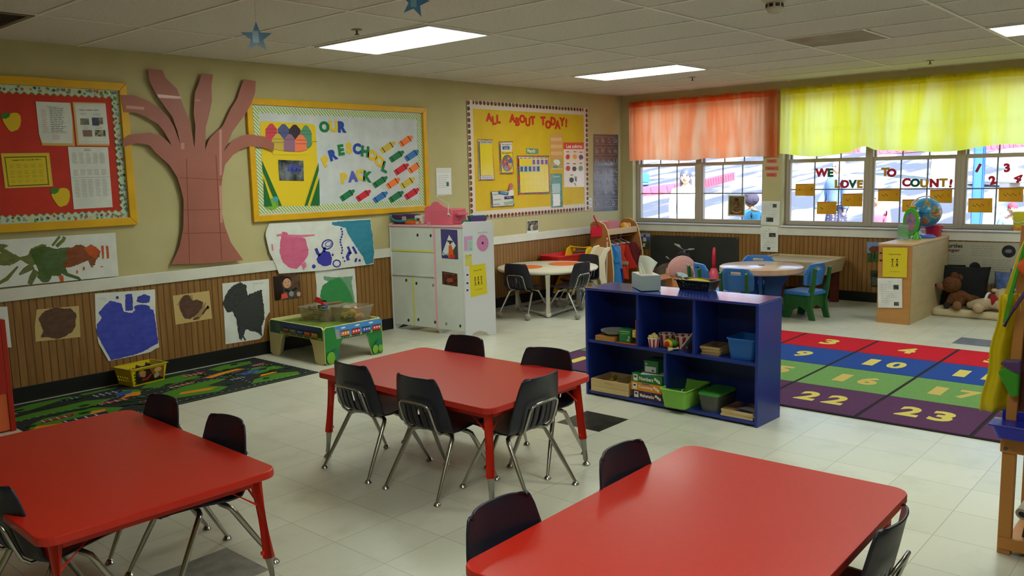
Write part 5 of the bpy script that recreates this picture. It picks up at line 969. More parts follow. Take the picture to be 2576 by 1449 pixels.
sheet('photo_print', 'photo of a person in orange vest before a white peak, on the play kitchen back', 'photo', fK, Q, mat((58, 56, 120), .25, coat=.5), [('p', mat((216, 220, 222), .3), [f(.5, .18), f(.98, .62), f(.98, .85), f(.05, .9), f(.05, .82)]), ('p', mat((70, 66, 60), .4), [f(.7, .7), f(.98, .45), f(.98, .95), f(.72, .95)], [f(.36, .37), f(.72, .38), f(.7, .45), f(.4, .44)]), ('p', mat((214, 92, 30), .4), [f(.45, .55), f(.62, .52), f(.72, .75), f(.74, .97), f(.4, .97), f(.44, .7)]), ('p', mat((60, 40, 32), .4), oval(*f(.55, .46), 2.6, 4)), ('p', mat((206, 50, 34), .4), [f(.5, .86), f(.8, .86), f(.8, .97), f(.5, .97)]), ('p', mat((40, 36, 40), .4), stroke([f(.1, .8), f(.3, .95)], 1.5), stroke([f(.2, .9), f(.42, .82)], 1.2))], d=.0012)
Q = zK((657, 770), (803, 796), (806, 918), (660, 895)); f = sub(Q)
sheet('photo_print', 'dark reddish photo with white border, on the play kitchen back below the peak photo', 'photo', fK, Q, mat((44, 30, 26), .25, nz=((96, 44, 34), 30.0, .2), coat=.5), [('p', mat((150, 70, 60), .3), rough(oval(*f(.5, .6), 9, 6, 9), 2, 2)), ('p', mat((196, 160, 110), .3), *[oval(*f(.2+.09*k, .12), 1, .8, 6) for k in range(7)])], d=.0012)
zV = zoom(1160, 560, 7.25)
Q = zV((45, 245), (212, 230), (212, 525), (50, 540)); f = sub(Q)
sheet('fridge_sticker', 'pink and mint telephone sticker on the play kitchen side', 'sticker', fKs, Q, mat((186, 206, 206), .35), [('p', mat((206, 152, 196), .35), rect(Q, .03, .05, .42, .9), rect(Q, .45, .05, .95, .28)), ('p', mat((170, 200, 190), .35), rect(Q, .45, .3, .95, .95)), ('p', mat((120, 130, 150), .4), *[oval(*f(.55+.14*(k % 3), .4+.12*(k//3)), .7, .8, 6) for k in range(12)]), ('p', INK, oval(*f(.7, .86), 1, 1.2, 8), oval(*f(.86, .85), 1, 1.2, 8))], d=.001)
c0 = zV((392, 372))[0]
lay_ = [('p', mat((206, 132, 180), .35), oval(*c0, 14.6, 21, 32)), ('p', mat((150, 70, 130), .4), *[oval(c0[0]+12*cos(k*pi/6), c0[1]+17.5*sin(k*pi/6), .8, 1, 8) for k in range(12)]), ('p', mat((64, 20, 44), .4), oval(*c0, 2.6, 3.4, 12))]
sheet('clock_sticker', 'round pink clock sticker on the play kitchen side', 'sticker', fKs, oval(*c0, 16, 23, 32), mat((198, 206, 204), .35), lay_, d=.001)
b = MB(); b.m((120, 120, 122), .5); w0 = [zV(p)[0] for p in ((300, 205), (478, 190), (300, 165))]; lay(b, fKs, .0008, [('w', mat((112, 112, 116), .5), 'Time For Fun', w0[0], w0[1], (w0[0][0], w0[0][1]-4.5), 0)])
c0 = zV((385, 1390))[0]
tag(b.build('sticker_lettering', center=True), 'grey lettering Time For Fun above the clock sticker', 'lettering')
Q = zV((68, 585), (190, 575), (200, 778), (80, 790)); sheet('sticker_note', 'small pale yellow note sticker above the Dramatic Play sign', 'sticker', fKs, Q, mat((206, 200, 92), .5), [('p', PALEINK, *lines(Q, 3, .1, .6, .1, .3, .03, 8)), ('p', INK, oval(*pt2(Q, .8, .1), 1.6, 1, 8))], d=.001)
Q = zV((145, 788), (440, 745), (478, 1290), (178, 1362)); f = sub(Q)
sheet('area_sign', 'yellow sign reading Dramatic Play with three stick figures, on the play kitchen side', 'sign', fKs, Q, YSIGN, [('w', INKY, 'Dramatic Play', f(.26, .22), f(.76, .21), f(.26, .16), .01), stickmen(f, .32, .38, .19, .29, 3, (0, 1, 0), INKY), ('w', INKY, '3 Friends/People', f(.3, .83), f(.74, .82), f(.3, .795), 0)], d=.001)
for k, y_ in enumerate((953, 1104, 1232)): sheet('hook_tab', 'small black hook-and-loop tab beside the Dramatic Play sign, %s of three' % ('top', 'middle', 'bottom')[k], 'tab', fKs, zV((97, y_-13), (131, y_-14), (133, y_+14), (99, y_+15)), mat((16, 16, 18), .9), d=.001, group='black tabs on the play kitchen side')

# ---- train table
x0, x1, y0, y1, H = 3.885, 4.47, 5.383, 6.145, .30
t = thing('train_table', 'low wooden play table printed with trains and green hills', 'play table', (x0, y0, 0)); W, L = x1-x0, y1-y0; TW = mat((196, 148, 88), .5, nz=((186, 136, 78), 4.0), stretch=(1, 1, 5)); EDGE = mat((218, 206, 148), .5); GRN = mat((30, 124, 54), .4)
def panel(o, d, ln, n, leg=.15):
    s = [(0, .02), (.02, 0), (leg*.72, 0), (leg*.8, .02), (leg, .15), (leg+.03, .19), (ln-leg-.03, .19), (ln-leg, .15), (ln-leg*.8, .02), (ln-leg*.72, 0), (ln-.02, 0), (ln, .02), (ln, .28), (ln-.02, .30), (.02, .30), (0, .28)]
    b = MB().m(EDGE); b.prism([Vector(o)+Vector(d)*a+Z*h_ for a, h_ in s], Vector(n)*.014); return b.build('side_panel', t, bevel=.002), s
X, Y = Vector((1, 0, 0)), Vector((0, 1, 0))
p1, s1 = panel((0, 0, 0), X, W, Y); panel((0, L-.014, 0), X, W, Y); p2, s2 = panel((0, .014, 0), Y, L-.028, X); panel((W-.014, .014, 0), Y, L-.028, X)
def art(p, o, d, ln, n, s, seed, skyline):
    b = MB(); q = Vector(n)*-.0006; r = random.Random(seed); k = [0]
    def pl(c, pts): k[0] += 1; b.m(c, .4); b.poly([Vector(o)+Vector(d)*a+Z*h_+q*(1+.35*k[0]) for a, h_ in pts])
    sh = lambda pts: [(min(max(a, .004), ln-.004), min(max(h_, .004), .296)) for a, h_ in pts]
    pl((30, 124, 54), sh(s)); sk = (70, 138, 208) if skyline else (40, 96, 60)
    pl(sk, [(ln*.16, .295), (ln-.03, .295), (ln-.006, .28), (ln-.006, .235), (ln*.55, .205), (ln*.3, .2), (ln*.24, .2)])
    pl((150, 190, 60), [(ln*.2, .193), (ln-.01, .193), (ln-.01, .222), (ln*.6, .21), (ln*.25, .205)]); pl((150, 150, 156), [(ln*.18, .27), (ln*.245, .27), (ln*.26, .2), (ln*.2, .195)])
    for j in range(3): pl((226, 232, 238) if skyline else (60, 130, 74), [(ln*(.32+.24*j)+.02*cos(a)*1.3, .275+.007*sin(a)) for a in (0, .8, 1.6, 2.4, 3.1, 4, 5)])
    cols = [(222, 116, 30), (206, 44, 50), (64, 84, 180), (196, 50, 46)] if skyline else [(130, 40, 44), (120, 84, 60), (60, 70, 160), (196, 84, 40), (222, 130, 30)]
    n_ = len(cols); st = ln*.72/n_
    for j, c in enumerate(cols):
        a = ln*.27+st*j; pl((34, 34, 44), [(a, .202), (a+st*.86, .202), (a+st*.86, .21), (a, .21)]); pl(c, [(a+.004, .21), (a+st*.82, .21), (a+st*.82, .246), (a+.004, .246)]); pl((40, 40, 50), [(a, .246), (a+st*.86, .246), (a+st*.86, .252), (a, .252)])
        for w_ in range(3): aa = a+st*(.16+.24*w_); pl((232, 226, 206), [(aa, .224), (aa+st*.13, .224), (aa+st*.13, .238), (aa, .238)])
        for w_ in range(4): aa = a+st*(.12+.2*w_); pl((70, 70, 80), [(aa+.007*cos(x_), .199+.007*sin(x_)) for x_ in (0, 1, 2, 3, 4, 5)])
    for a, h_, r_, c in ((.095, .075, .042, (20, 104, 84)), (.05, .055, .05, (110, 170, 40)), (ln-.05, .085, .04, (20, 104, 84)), (ln-.09, .05, .036, (124, 178, 48)), (ln-.035, .05, .03, (110, 170, 40))):
        if skyline: pl(c, sh([(a+r_*cos(x_)*.8, h_+r_*sin(x_)) for x_ in [2*pi*m/12 for m in range(12)] if True]))
    for a in (.04, .075, ln-.085, ln-.05):
        if skyline: pl((176, 96, 40), [(a, .006), (a+.005, .006), (a+.003, .05), (a+.001, .05)])
    b.build('printed_picture', p)
art(p1, (0, 0, 0), X, W, Y, s1, 3, True)
b = MB(); q = (0, 0, 0)
s2b = [(0, .02), (.0, .19), (L-.03, .19), (L-.03, .28), (L-.05, .296), (.02, .296), (.0, .28)]
def art2():
    b = MB(); k = [0]; ln = L-.028
    def pl(c, pts): k[0] += 1; b.m(c, .4); b.poly([Vector((-.0006-.0002*k[0], .014+ln-a, h_)) for a, h_ in pts])
    pl((30, 100, 50), [(.004, .193), (ln-.004, .193), (ln-.004, .28), (ln-.02, .296), (.02, .296), (.004, .28)]); pl((52, 84, 150), [(ln*.26, .295), (ln*.95, .295), (ln*.95, .262), (ln*.26, .25)]); pl((96, 110, 110), [(ln*.1, .29), (ln*.2, .29), (ln*.22, .22), (ln*.12, .215)]); pl((150, 176, 60), [(ln*.2, .194), (ln*.98, .194), (ln*.98, .214), (ln*.2, .214)])
    st = ln*.68/5
    for j, c in enumerate([(130, 40, 44), (120, 92, 80), (60, 70, 160), (196, 84, 40), (222, 130, 30)]):
        a = ln*.26+st*j; pl(c, [(a+.004, .214), (a+st*.84, .214), (a+st*.84, .25), (a+.004, .25)]); pl((40, 40, 56), [(a, .25), (a+st*.88, .25), (a+st*.88, .258), (a, .258)])
        for w_ in range(3): aa = a+st*(.16+.22*w_); pl((226, 216, 206), [(aa, .23), (aa+st*.1, .23), (aa+st*.1, .242), (aa, .242)])
        for w_ in range(4): aa = a+st*(.14+.2*w_); pl((60, 60, 70), [(aa+.008*cos(x_), .206+.008*sin(x_)) for x_ in (0, 1, 2, 3, 4, 5)])
    b.build('printed_picture', p2)
art2()
b = MB().m((96, 126, 44), .5, nz=((122, 150, 60), 5.0, .3)); b.box((.014, .014, .262), (W-.014, L-.014, .274)); r = random.Random(3)
for k in range(26): cx, cy = r.uniform(.06, W-.06), r.uniform(.06, L-.06); b.m(r.choice([(60, 84, 30), (70, 90, 36), (150, 150, 90), (124, 110, 60)]), .5); b.poly([(cx+.035*cos(a)*r.uniform(.5, 1), cy+.012*sin(a), .2745+.0001*k) for a in (0, .8, 1.6, 2.4, 3.2, 4, 4.8, 5.6)])
b.build('play_board', t)

# ---- round white table of plastic pipe
t = thing('round_table', 'round white table on a square pipe base with orange mats', 'table', (7.0, 5.65, 0)); WP = mat((214, 208, 192), .4); H = .47
b = MB().m((210, 204, 186), .4); b.lathe([(0, H), (.515, H), (.533, H-.006), (.54, H-.02), (.53, H-.036), (.51, H-.04), (0, H-.04)], n=56); b.build('tabletop', t, smooth=40)
c = Vector((7.0, 5.65, 0)); cr_ = [Vector((6.508, 5.252, 0))-c, Vector((6.743, 5.933, 0))-c]; cr_ += [-cr_[0], -cr_[1]]; cr_ = [v_*.86 for v_ in cr_]
for k in range(4):
    b = MB().m(WP); p = cr_[k]; b.tube([p+Z*.03, p+Z*(H-.04)], .026, 16); l = b.build('leg', t, smooth=40)
    b = MB().m(WP); b.ell(p+Z*.03, .03, n=14, k=8); b.build('corner_fitting', l, smooth=True)
    b = MB().m(WP); b.tube([p+Z*.03, cr_[(k+1) % 4]+Z*.03], .025, 14); b.build('base_rail', t, smooth=40)
for x_, y_, rr, lb in ((6.79, 5.76, .165, 'left'), (7.235, 5.60, .175, 'right')):
    b = MB().m((228, 110, 34), .5, nz=((222, 100, 26), 12.0)); b.lathe([(0, .003), (rr, .003), (rr+.003, .0015), (rr, 0), (0, 0)], n=40); o = b.build('placemat', loc=(x_, y_, H+.0005)); tag(o, 'round orange placemat on the %s half of the round white table' % lb, 'placemat', 'orange placemats')

# ---- small wood-topped table and its plastic chairs
t = thing('play_table', 'small round play table with pinkish wood top and blue base', 'table', (7.86, 3.63, 0)); H = .5
b = MB().m((206, 174, 150), .2, nz=((198, 164, 140), 4.0), stretch=(1, 5, 1)); b.lathe([(0, H), (.385, H), (.402, H-.01), (.405, H-.05), (.395, H-.062), (0, H-.062)], n=48); b.build('tabletop', t, smooth=40)
KB = mat((58, 122, 196), .35); KG = mat((40, 96, 46), .4)
b = MB().m((42, 92, 160), .4)
for k in range(4): a = k*pi/2+.4; d = Vector((cos(a), sin(a), 0)); s = Vector((-sin(a), cos(a), 0)); b.prism([d*.03-s*.015+Z*(H-.065), d*.28-s*.015+Z*(H-.065), d*.2-s*.015+Z*.28, d*.19-s*.015+Z*.14, d*.29-s*.015, d*.03-s*.015], s*.03)
b.build('pedestal', t, bevel=.006)
b = MB().m((120, 100, 96), .4); b.lathe([(.03, .0005), (.032, .006), (.012, .010), (0, .011)], (0, 0, H), n=18); b.build('centre_cap', t, smooth=40)
def kid_chair():
    t = thing('plastic_chair', 'x', 'chair')
    b = MB().m(KB); b.grid(lambda u, v: (-.108-.03*v-.035*(1-(2*u-1)**2)+.03, (2*u-1)*(.155+.01*sin(pi*v))*(1-.25*max(0, v-.8)/.2*abs(2*u-1)**3), .325+.215*v-.014*abs(2*u-1)**4*(1 if v > .5 else -1)), 18, 14)
    bm = b.bm; bm.faces.ensure_lookup_table(); dl = [f for f in bm.faces if abs(f.calc_center_median().y) < .05 and .485 < f.calc_center_median().z < .51]; bmesh.ops.delete(bm, geom=dl, context='FACES')
    o = b.build('backrest', t, smooth=True); k = o.modifiers.new('thick', 'SOLIDIFY'); k.thickness = .022; k.offset = 0; k = o.modifiers.new('edge', 'BEVEL'); k.width = .005; k.segments = 2
    b = MB().m(KB); b.prism([(x_, y_, .235) for x_, y_ in rrect(.15, .165, .05)], (0, 0, .035)); b.build('seat', t, bevel=.010, seg=3)
    for s in (-1, 1):
        b = MB().m(KG); b.prism([(-.19, s*.112, 0), (-.13, s*.112, 0), (-.105, s*.112, .08), (-.03, s*.112, .125), (.05, s*.112, .08), (.085, s*.112, 0), (.16, s*.112, 0), (.145, s*.112, .12), (.14, s*.112, .235), (-.105, s*.112, .235), (-.15, s*.112, .38), (-.162, s*.112, .50), (-.172, s*.112, .51), (-.195, s*.112, .495), (-.178, s*.112, .30), (-.15, s*.112, .15)], (0, s*.03, 0)); b.build('side_frame', t, bevel=.008)
    b = MB().m(KG)
    for xx in (-.13, .13): b.prism([(xx, -.15, .235), (xx, .15, .235), (xx, .15, .06), (xx, .11, .09), (xx, 0, .14), (xx, -.11, .09), (xx, -.15, .06)], (.016, 0, 0))
    b.build('apron', t, bevel=.004); return t
KC = kid_chair(); gk = 'blue and green plastic chairs'
for k, (x_, y_, a, lb) in enumerate(((7.31, 3.57, 2, 'blue and green plastic chair with handle slot, back towards the blue shelf'), (7.52, 4.00, -38, 'blue and green plastic chair at the left of the round play table'), (7.98, 3.23, 80, 'blue and green plastic chair at the right of the round play table'), (8.28, 3.86, 205, 'blue and green plastic chair mostly hidden behind the round play table'))):
    if k == 0: KC.location = (x_, y_, 0); KC.rotation_euler = (0, 0, R(a)); KC['label'] = lb; KC['group'] = gk
    else: dup(KC, (x_, y_, 0), R(a), lb, gk)

# ---- sand table by the window wall
t = thing('sand_table', 'beige plastic sand table with dark red legs under the number windows', 'sand table', (8.83, 3.66, 0)); BG = mat((186, 164, 126), .55, nz=((176, 154, 116), 5.0), bump=(14, .15))
b = MB().m(BG); b.frustum((0, 0, 0), (.66, .74), (.72, .80), .335, .485, r=.05, open_top=True, wall=.05); b.build('tray', t, bevel=.008)
b = MB().m((176, 158, 128), .5); b.frustum((0, 0, 0), (.62, .70), (.60, .68), .455, .47); b.build('sand_floor', t)
for sx in (-1, 1):
    for sy in (-1, 1): b = MB().m((92, 34, 24), .5); b.tube([(sx*.26, sy*.30, .0), (sx*.26, sy*.30, .34)], .052, 18); b.build('leg', t, smooth=40, bevel=.004)
for k, (x_, y_, s, c, lb) in enumerate(((8.55, 3.82, (.16, .22), (206, 204, 206), 'white paper sheet lying on the left of the sand table'), (8.56, 3.45, (.12, .3), (216, 214, 208), 'white paper strip lying on the right of the sand table'))):
    b = MB().m(c, .6); b.cbox((0, 0, 0), (s[0], s[1], .002), .2-.3*k); b.m((120, 60, 60) if k else (90, 70, 130), .6); b.cbox((0, -.05, .0012), (.02, .05, .001), .3); o = b.build('paper_sheet', loc=(x_, y_, .4715)); tag(o, lb, 'paper', 'papers on the sand table')
# ================================================================ RUGS AND SMALL THINGS
def hover(fn_z):
    return lambda u, v, d=0.0: Vector((u, v, fn_z+d))
# ---- number rug: six columns, four coloured rows of numbers
RX, RY = (4.88, 5.465, 6.06, 6.63, 7.178), [4.096-.6085*k for k in range(7)]
CR = [mat((98, 62, 98), .95, nz=((88, 54, 88), 120.0), bump=(300, .3), spec=.1), mat((120, 164, 98), .95, nz=((110, 152, 88), 120.0), bump=(300, .3), spec=.1), mat((48, 82, 160), .95, nz=((42, 72, 148), 120.0), bump=(300, .3), spec=.1), mat((204, 36, 52), .95, nz=((190, 30, 46), 120.0), bump=(300, .3), spec=.1)]
DKR = mat((30, 22, 30), .95); NUMY = mat((214, 196, 98), .95); NUMT = mat((206, 178, 96), .95)
b = MB().m(DKR); b.box((RX[0]-.012, RY[6]-.012, 0), (RX[4]+.012, RY[0]+.012, .006))
for i in range(4):
    for j in range(6): b.m(CR[i]); b.box((RX[i]+.004, RY[j+1]+.011, .0055), (RX[i+1]-.004, RY[j]-.011, .0085))
for i in range(4):
    for j in range(6):
        n = (3-i)*6+j+1; s = str(n); b.m(NUMT if i == 1 else NUMY); cx, cy = (RX[i]+RX[i+1])/2, (RY[j]+RY[j+1])/2; hh = .22; wd = .125; tot = wd*len(s)+.05*(len(s)-1)
        for k, ch in enumerate(s): y = cy+tot/2-k*(wd+.05); w1 = wd*(.62 if ch == '1' else 1); b.word(ch, (cx-hh/2, y-(wd-w1)/2, .0089), (0, -w1, 0), (hh, 0, 0), .045)
tag(b.build('number_rug', center=True), 'large counting rug with red, blue, green and purple rows of numbers', 'rug')
# ---- road rug
x0, x1, y0, y1 = 1.735, 3.712, 5.235, 6.125; RW, RH = x1-x0, y1-y0
b = MB().m((52, 56, 56), .95, nz=((42, 46, 46), 60.0), bump=(260, .3), spec=.1); b.box((x0, y0, 0), (x1, y1, .006)); r = random.Random(12); cnt = [0]
def rp(c, pts): cnt[0] += 1; b.m(c, .95, spec=.1); b.poly([(x0+s*RW, y0+t_*RH, .0062+.00004*cnt[0]) for s, t_ in pts])
gr, gd, og, pd, rd_, wh, bn = (76, 124, 42), (34, 60, 26), (206, 134, 34), (54, 84, 140), (140, 36, 40), (196, 196, 190), (44, 48, 70)
rp((120, 128, 108), [(0, .985), (1, .985), (1, 1), (0, 1)]); rp((70, 84, 60), [(0, 0), (1, 0), (1, .02), (0, .02)])
for pts in ([(.0, .80), (.12, .93), (.30, .95), (.42, .93), (.40, .86), (.22, .86), (.08, .76)], [(.0, .12), (.05, .05), (.22, .08), (.30, .25), (.24, .42), (.10, .44), (.02, .34)], [(.0, .48), (.12, .52), (.28, .50), (.33, .58), (.26, .66), (.10, .66), (.0, .62)], [(.44, .18), (.60, .10), (.68, .20), (.62, .34), (.74, .42), (.70, .52), (.56, .50), (.46, .38)], [(.50, .60), (.66, .66), (.72, .76), (.66, .88), (.52, .84), (.47, .72)], [(.78, .72), (.92, .78), (.96, .90), (.84, .93), (.76, .86)], [(.74, .08), (.92, .06), (.97, .18), (.88, .26), (.78, .20)], [(.84, .36), (.96, .40), (.97, .58), (.88, .60), (.82, .48)], [(.36, .66), (.44, .62), (.46, .72), (.40, .78)]): rp(gr, [(s+.012*sin(k*2.3), t_+.02*cos(k*1.7)) for k, (s, t_) in enumerate(pts)])
for pts in ([(.02, .20), (.10, .14), (.24, .22), (.26, .32), (.22, .34), (.20, .26), (.10, .20), (.04, .26)], [(.34, .46), (.42, .52), (.44, .62), (.40, .66), (.37, .56), (.33, .50)], [(.50, .26), (.60, .20), (.64, .24), (.60, .28), (.52, .32)], [(.70, .56), (.78, .62), (.86, .64), (.84, .70), (.76, .68), (.68, .62)], [(.82, .26), (.90, .28), (.92, .34), (.84, .32)], [(.01, .70), (.06, .72), (.05, .78), (.0, .77)]): rp(og, pts)
rp(pd, [(.35, .60), (.41, .63), (.43, .72), (.38, .72)]); rp(pd, [(.80, .42), (.90, .46), (.89, .54), (.79, .50)])
for s, t_, w_, h_, c in ((.10, .10, .14, .16, bn), (.30, .70, .10, .14, bn), (.20, .80, .08, .08, bn), (.36, .20, .09, .12, rd_), (.26, .44, .12, .08, rd_), (.64, .76, .09, .09, rd_), (.72, .32, .07, .08, bn), (.90, .64, .06, .08, rd_), (.52, .50, .1, .06, (150, 90, 40)), (.06, .30, .1, .08, rd_)):
    rp(c, [(s, t_), (s+w_, t_+.02), (s+w_+.01, t_+h_), (s+.01, t_+h_-.02)])
    for k in range(4): rp(wh, [(s+w_*(.1+.22*k), t_+h_*.1), (s+w_*(.14+.22*k), t_+h_*.1), (s+w_*(.14+.22*k), t_+h_*.85), (s+w_*(.1+.22*k), t_+h_*.85)])
    rp(wh, [(s+w_*.05, t_+h_*.48), (s+w_*.95, t_+h_*.5), (s+w_*.95, t_+h_*.54), (s+w_*.05, t_+h_*.52)])
for k in range(46): s, t_ = r.uniform(.02, .97), r.uniform(.05, .95); rp(gd, [(s+.022*cos(a)*r.uniform(.6, 1), t_+.022*sin(a)) for a in (0, .8, 1.6, 2.4, 3.2, 4, 4.8, 5.6)])
for path in ([(k/40, .46+.03*sin(k*.3)) for k in range(40)], [(.33+.13*cos(a)*.6, .3+.26*sin(a)) for a in [k*.2 for k in range(14)]], [(k/40, .03+.02*sin(k*.4)) for k in range(40)], [(.45+k/70, .56+.02*sin(k)) for k in range(36)], [(.72+.02*sin(k*.4), k/16) for k in range(16)], [(.98, k/16) for k in range(16)]):
    for s, t_ in path: rp((170, 170, 160), [(s, t_), (s+.009, t_), (s+.009, t_+.008), (s, t_+.008)])
tag(b.build('road_rug', center=True), 'dark play rug printed with roads and green islands along the long wall', 'rug')

# ---- yellow basket on the road rug
def slat_basket(t, a, c, z1, m_, holes, wall=.004):
    """lattice tub: four walls of a grid with square openings; a bottom size, c top size"""
    b = MB().m(m_)
    def wall_(p0, p1, q0, q1, n, rows):
        def P(u, v): return mix(mix(p0, p1, u), mix(q0, q1, u), v)
        nrm = (Vector(p1)-Vector(p0)).cross(Vector(q0)-Vector(p0)).normalized()*wall; nu, nv = n*2+1, rows*2+1
        for i in range(nu):
            for j in range(nv):
                if i % 2 and j % 2 and holes(i//2, j//2, n, rows): continue
                b.prism([P(i/nu, j/nv), P((i+1)/nu, j/nv), P((i+1)/nu, (j+1)/nv), P(i/nu, (j+1)/nv)], nrm)
    A = [Vector((sx*a[0]/2, sy*a[1]/2, 0)) for sx, sy in ((-1, -1), (1, -1), (1, 1), (-1, 1))]; B_ = [Vector((sx*c[0]/2, sy*c[1]/2, z1)) for sx, sy in ((-1, -1), (1, -1), (1, 1), (-1, 1))]
    for k in range(4): wall_(A[k], A[(k+1) % 4], B_[k], B_[(k+1) % 4], 9 if k % 2 == 0 else 6, 5)
    b.prism([p+Z*.001 for p in A], Z*wall); bmesh.ops.remove_doubles(b.bm, verts=b.bm.verts, dist=1e-6); o = b.build('tub', t)
    b = MB().m(m_); q = .012
    for k in range(4): p0, p1 = B_[k], B_[(k+1) % 4]; d = (p1-p0).normalized(); n = Vector((d.y, -d.x, 0)); b.prism([p0-d*q, p1+d*q, p1+d*q+n*q, p0-d*q+n*q], Z*.006)
    b.build('rim', t, bevel=.002); return o
t = thing('plastic_basket', 'yellow plastic lattice basket with a photo on its side, on the road rug', 'basket', (2.742, 6.055, .0075), R(8)); YP = mat((216, 190, 22), .4)
slat_basket(t, (.245, .17), (.285, .2), .125, YP, lambda i, j, n, rows: (n > 6 and i in (0, 8) and j < 4) or (n <= 6 and 1 <= j <= 2) or (n > 6 and j == 3))
b = MB(); f = lambda x, z: Vector((x, -.0868-.014*z/.125, z)); o = 0
for k, (c, pts) in enumerate((((40, 34, 28), [(-.105, .012), (.115, .012), (.12, .112), (-.108, .112)]), ((150, 96, 52), [(.03, .06), (.118, .02), (.12, .112), (.0, .112)]), ((188, 140, 84), [(-.06+.034*cos(a), .085+.024*sin(a)) for a in [k*.6 for k in range(10)]]), ((206, 170, 110), [(.07+.03*cos(a), .09+.018*sin(a)) for a in [k*.6 for k in range(10)]]), ((190, 128, 96), [(-.045+.016*cos(a), .07+.016*sin(a)) for a in [k*.6 for k in range(10)]]), ((170, 40, 50), [(-.06, .03), (-.02, .03), (.02, .06), (.015, .075), (-.02, .048), (-.058, .045)]), ((176, 150, 120), [(.04, .03), (.07, .035), (.08, .06), (.06, .075), (.035, .05)]), ((60, 64, 72), [(-.1, .06), (-.085, .1), (-.075, .06)]))): b.m(c, .35, nz=((max(c[0]-20, 0), max(c[1]-20, 0), max(c[2]-20, 0)), 30.0, .3)); b.poly([f(x, z)+Vector((0, -.006-.0004*k, 0)) for x, z in pts])
b.build('photo_label', t)
b = MB().m((210, 206, 196), .5); b.cbox((-.135, -.03, .11), (.002, .05, .022), tilt=Matrix.Rotation(R(-9), 4, 'Y')); b.cbox((.137, .02, .11), (.002, .07, .02), tilt=Matrix.Rotation(R(9), 4, 'Y')); b.build('tape_label', t)
for k, (x, y, c, lb) in enumerate(((-.05, .0, (90, 70, 50), 'brown plush toy lying in the yellow basket'), (.04, .02, (60, 50, 44), 'dark plush toy lying in the yellow basket'))):
    p = t.matrix_basis @ Vector((x, y, .06)); b = MB().m(c, .9, bump=(60, .6)); b.ell((0, 0, 0), (.05, .045, .05)); b.ell((.03, 0, .035), .028); b.ell((.03, .022, .058), .01); b.ell((.03, -.022, .058), .01); o = b.build('plush_toy', smooth=True, loc=p); tag(o, lb, 'plush toy', 'plush toys in the yellow basket')

# ---- clear bins on the train table
CLR = cloudy((200, 190, 170), (236, 232, 222), .28)
def clear_bin(loc, rz, a, c, h, label):
    t = thing('clear_bin', label, 'storage bin', loc, R(rz), 'clear plastic bins on the train table'); b = MB().m(CLR); b.frustum((0, 0, 0), a, c, 0, h, r=.03, open_top=True, wall=.0025); b.build('tub', t, smooth=50)
    b = MB().m(CLR); P = [Vector((x, y, h)) for x, y in rrect(c[0]/2+.004, c[1]/2+.004, .033, 4)]; b.tube(P, .004, 6, True); b.build('rim', t, smooth=True); return t
ZT_ = .2745
B1 = clear_bin((4.215, 5.86, ZT_), 12, (.21, .27), (.25, .31), .115, 'clear plastic bin heaped with wooden blocks on the train table')
B2 = clear_bin((4.335, 5.60, ZT_), 12, (.19, .24), (.24, .29), .125, 'clear plastic bin with coloured balls on the train table')
r = random.Random(21); blk = []
cols = [((150, 140, 104), 'grey-tan'), ((170, 140, 92), 'tan'), ((186, 150, 96), 'light wooden'), ((120, 112, 84), 'olive grey'), ((96, 104, 84), 'grey-green'), ((140, 104, 66), 'brown')]
def toyloc(B_, x, y, z): return B_.matrix_basis @ Vector((x, y, z))
n_ = 0
for lay_i, (zz, pts) in enumerate(((.022, [(-.06, -.08), (.02, -.09), (.06, -.01), (-.05, .02), (.03, .07), (-.05, .09)]), (.062, [(-.05, -.06), (.04, -.05), (.0, .03), (.05, .08)]), (.10, [(-.03, -.05), (.04, .02), (-.03, .07)]))):
    for x, y in pts:
        c, nm = cols[n_ % 6]; p = toyloc(B1, x, y, zz); b = MB().m(c, .6, nz=((c[0]-16, c[1]-16, c[2]-14), 20.0)); b.cbox((0, 0, 0), (.055, .04+.02*(n_ % 3), .034), r.uniform(0, 3), Matrix.Rotation(r.uniform(0, 3), 4, 'Z') @ Matrix.Rotation(r.uniform(-.25, .25), 4, 'X')); o = b.build('toy_block', loc=p, bevel=.003)
        tag(o, 'wooden toy block in the heaped clear bin on the train table', 'toy block', 'wooden blocks in the clear bin'); n_ += 1
b = MB().m((184, 34, 34), .35); b.cbox((0, 0, .012), (.12, .036, .022), 0); b.cbox((.035, 0, .034), (.04, .034, .024), 0); o = b.build('toy_train_car', bevel=.005); o.location = toyloc(B1, -.005, .0, .135); o.rotation_euler = (.3, -.25, 1.9); tag(o, 'red toy train car on top of the wooden blocks', 'toy train')
b = MB().m((70, 120, 150), .35); b.cbox((0, 0, .01), (.085, .034, .03), 0); b.m((180, 44, 50), .35); b.cbox((0, 0, .03), (.05, .03, .012), 0); o = b.build('toy_car', bevel=.005); o.location = toyloc(B1, -.05, -.09, .118); o.rotation_euler = (.1, -.3, .6); tag(o, 'blue toy car with red roof at the edge of the wooden blocks', 'toy car')
b = MB().m((150, 104, 66), .6); b.cbox((0, 0, 0), (.17, .035, .014), 0); o = b.build('train_track_piece', bevel=.003); o.location = toyloc(B1, .07, -.06, .132); o.rotation_euler = (0, .06, 2.6); tag(o, 'reddish wooden track piece lying over the rims of the two bins', 'toy track')
b = MB().m((36, 34, 32), .5); b.cbox((0, 0, 0), (.10, .022, .012), 0); o = b.build('train_track_piece', bevel=.003); o.location = toyloc(B1, .055, .05, .15); o.rotation_euler = (0, -.1, 2.3); tag(o, 'black flat toy strip on top of the wooden blocks', 'toy track')
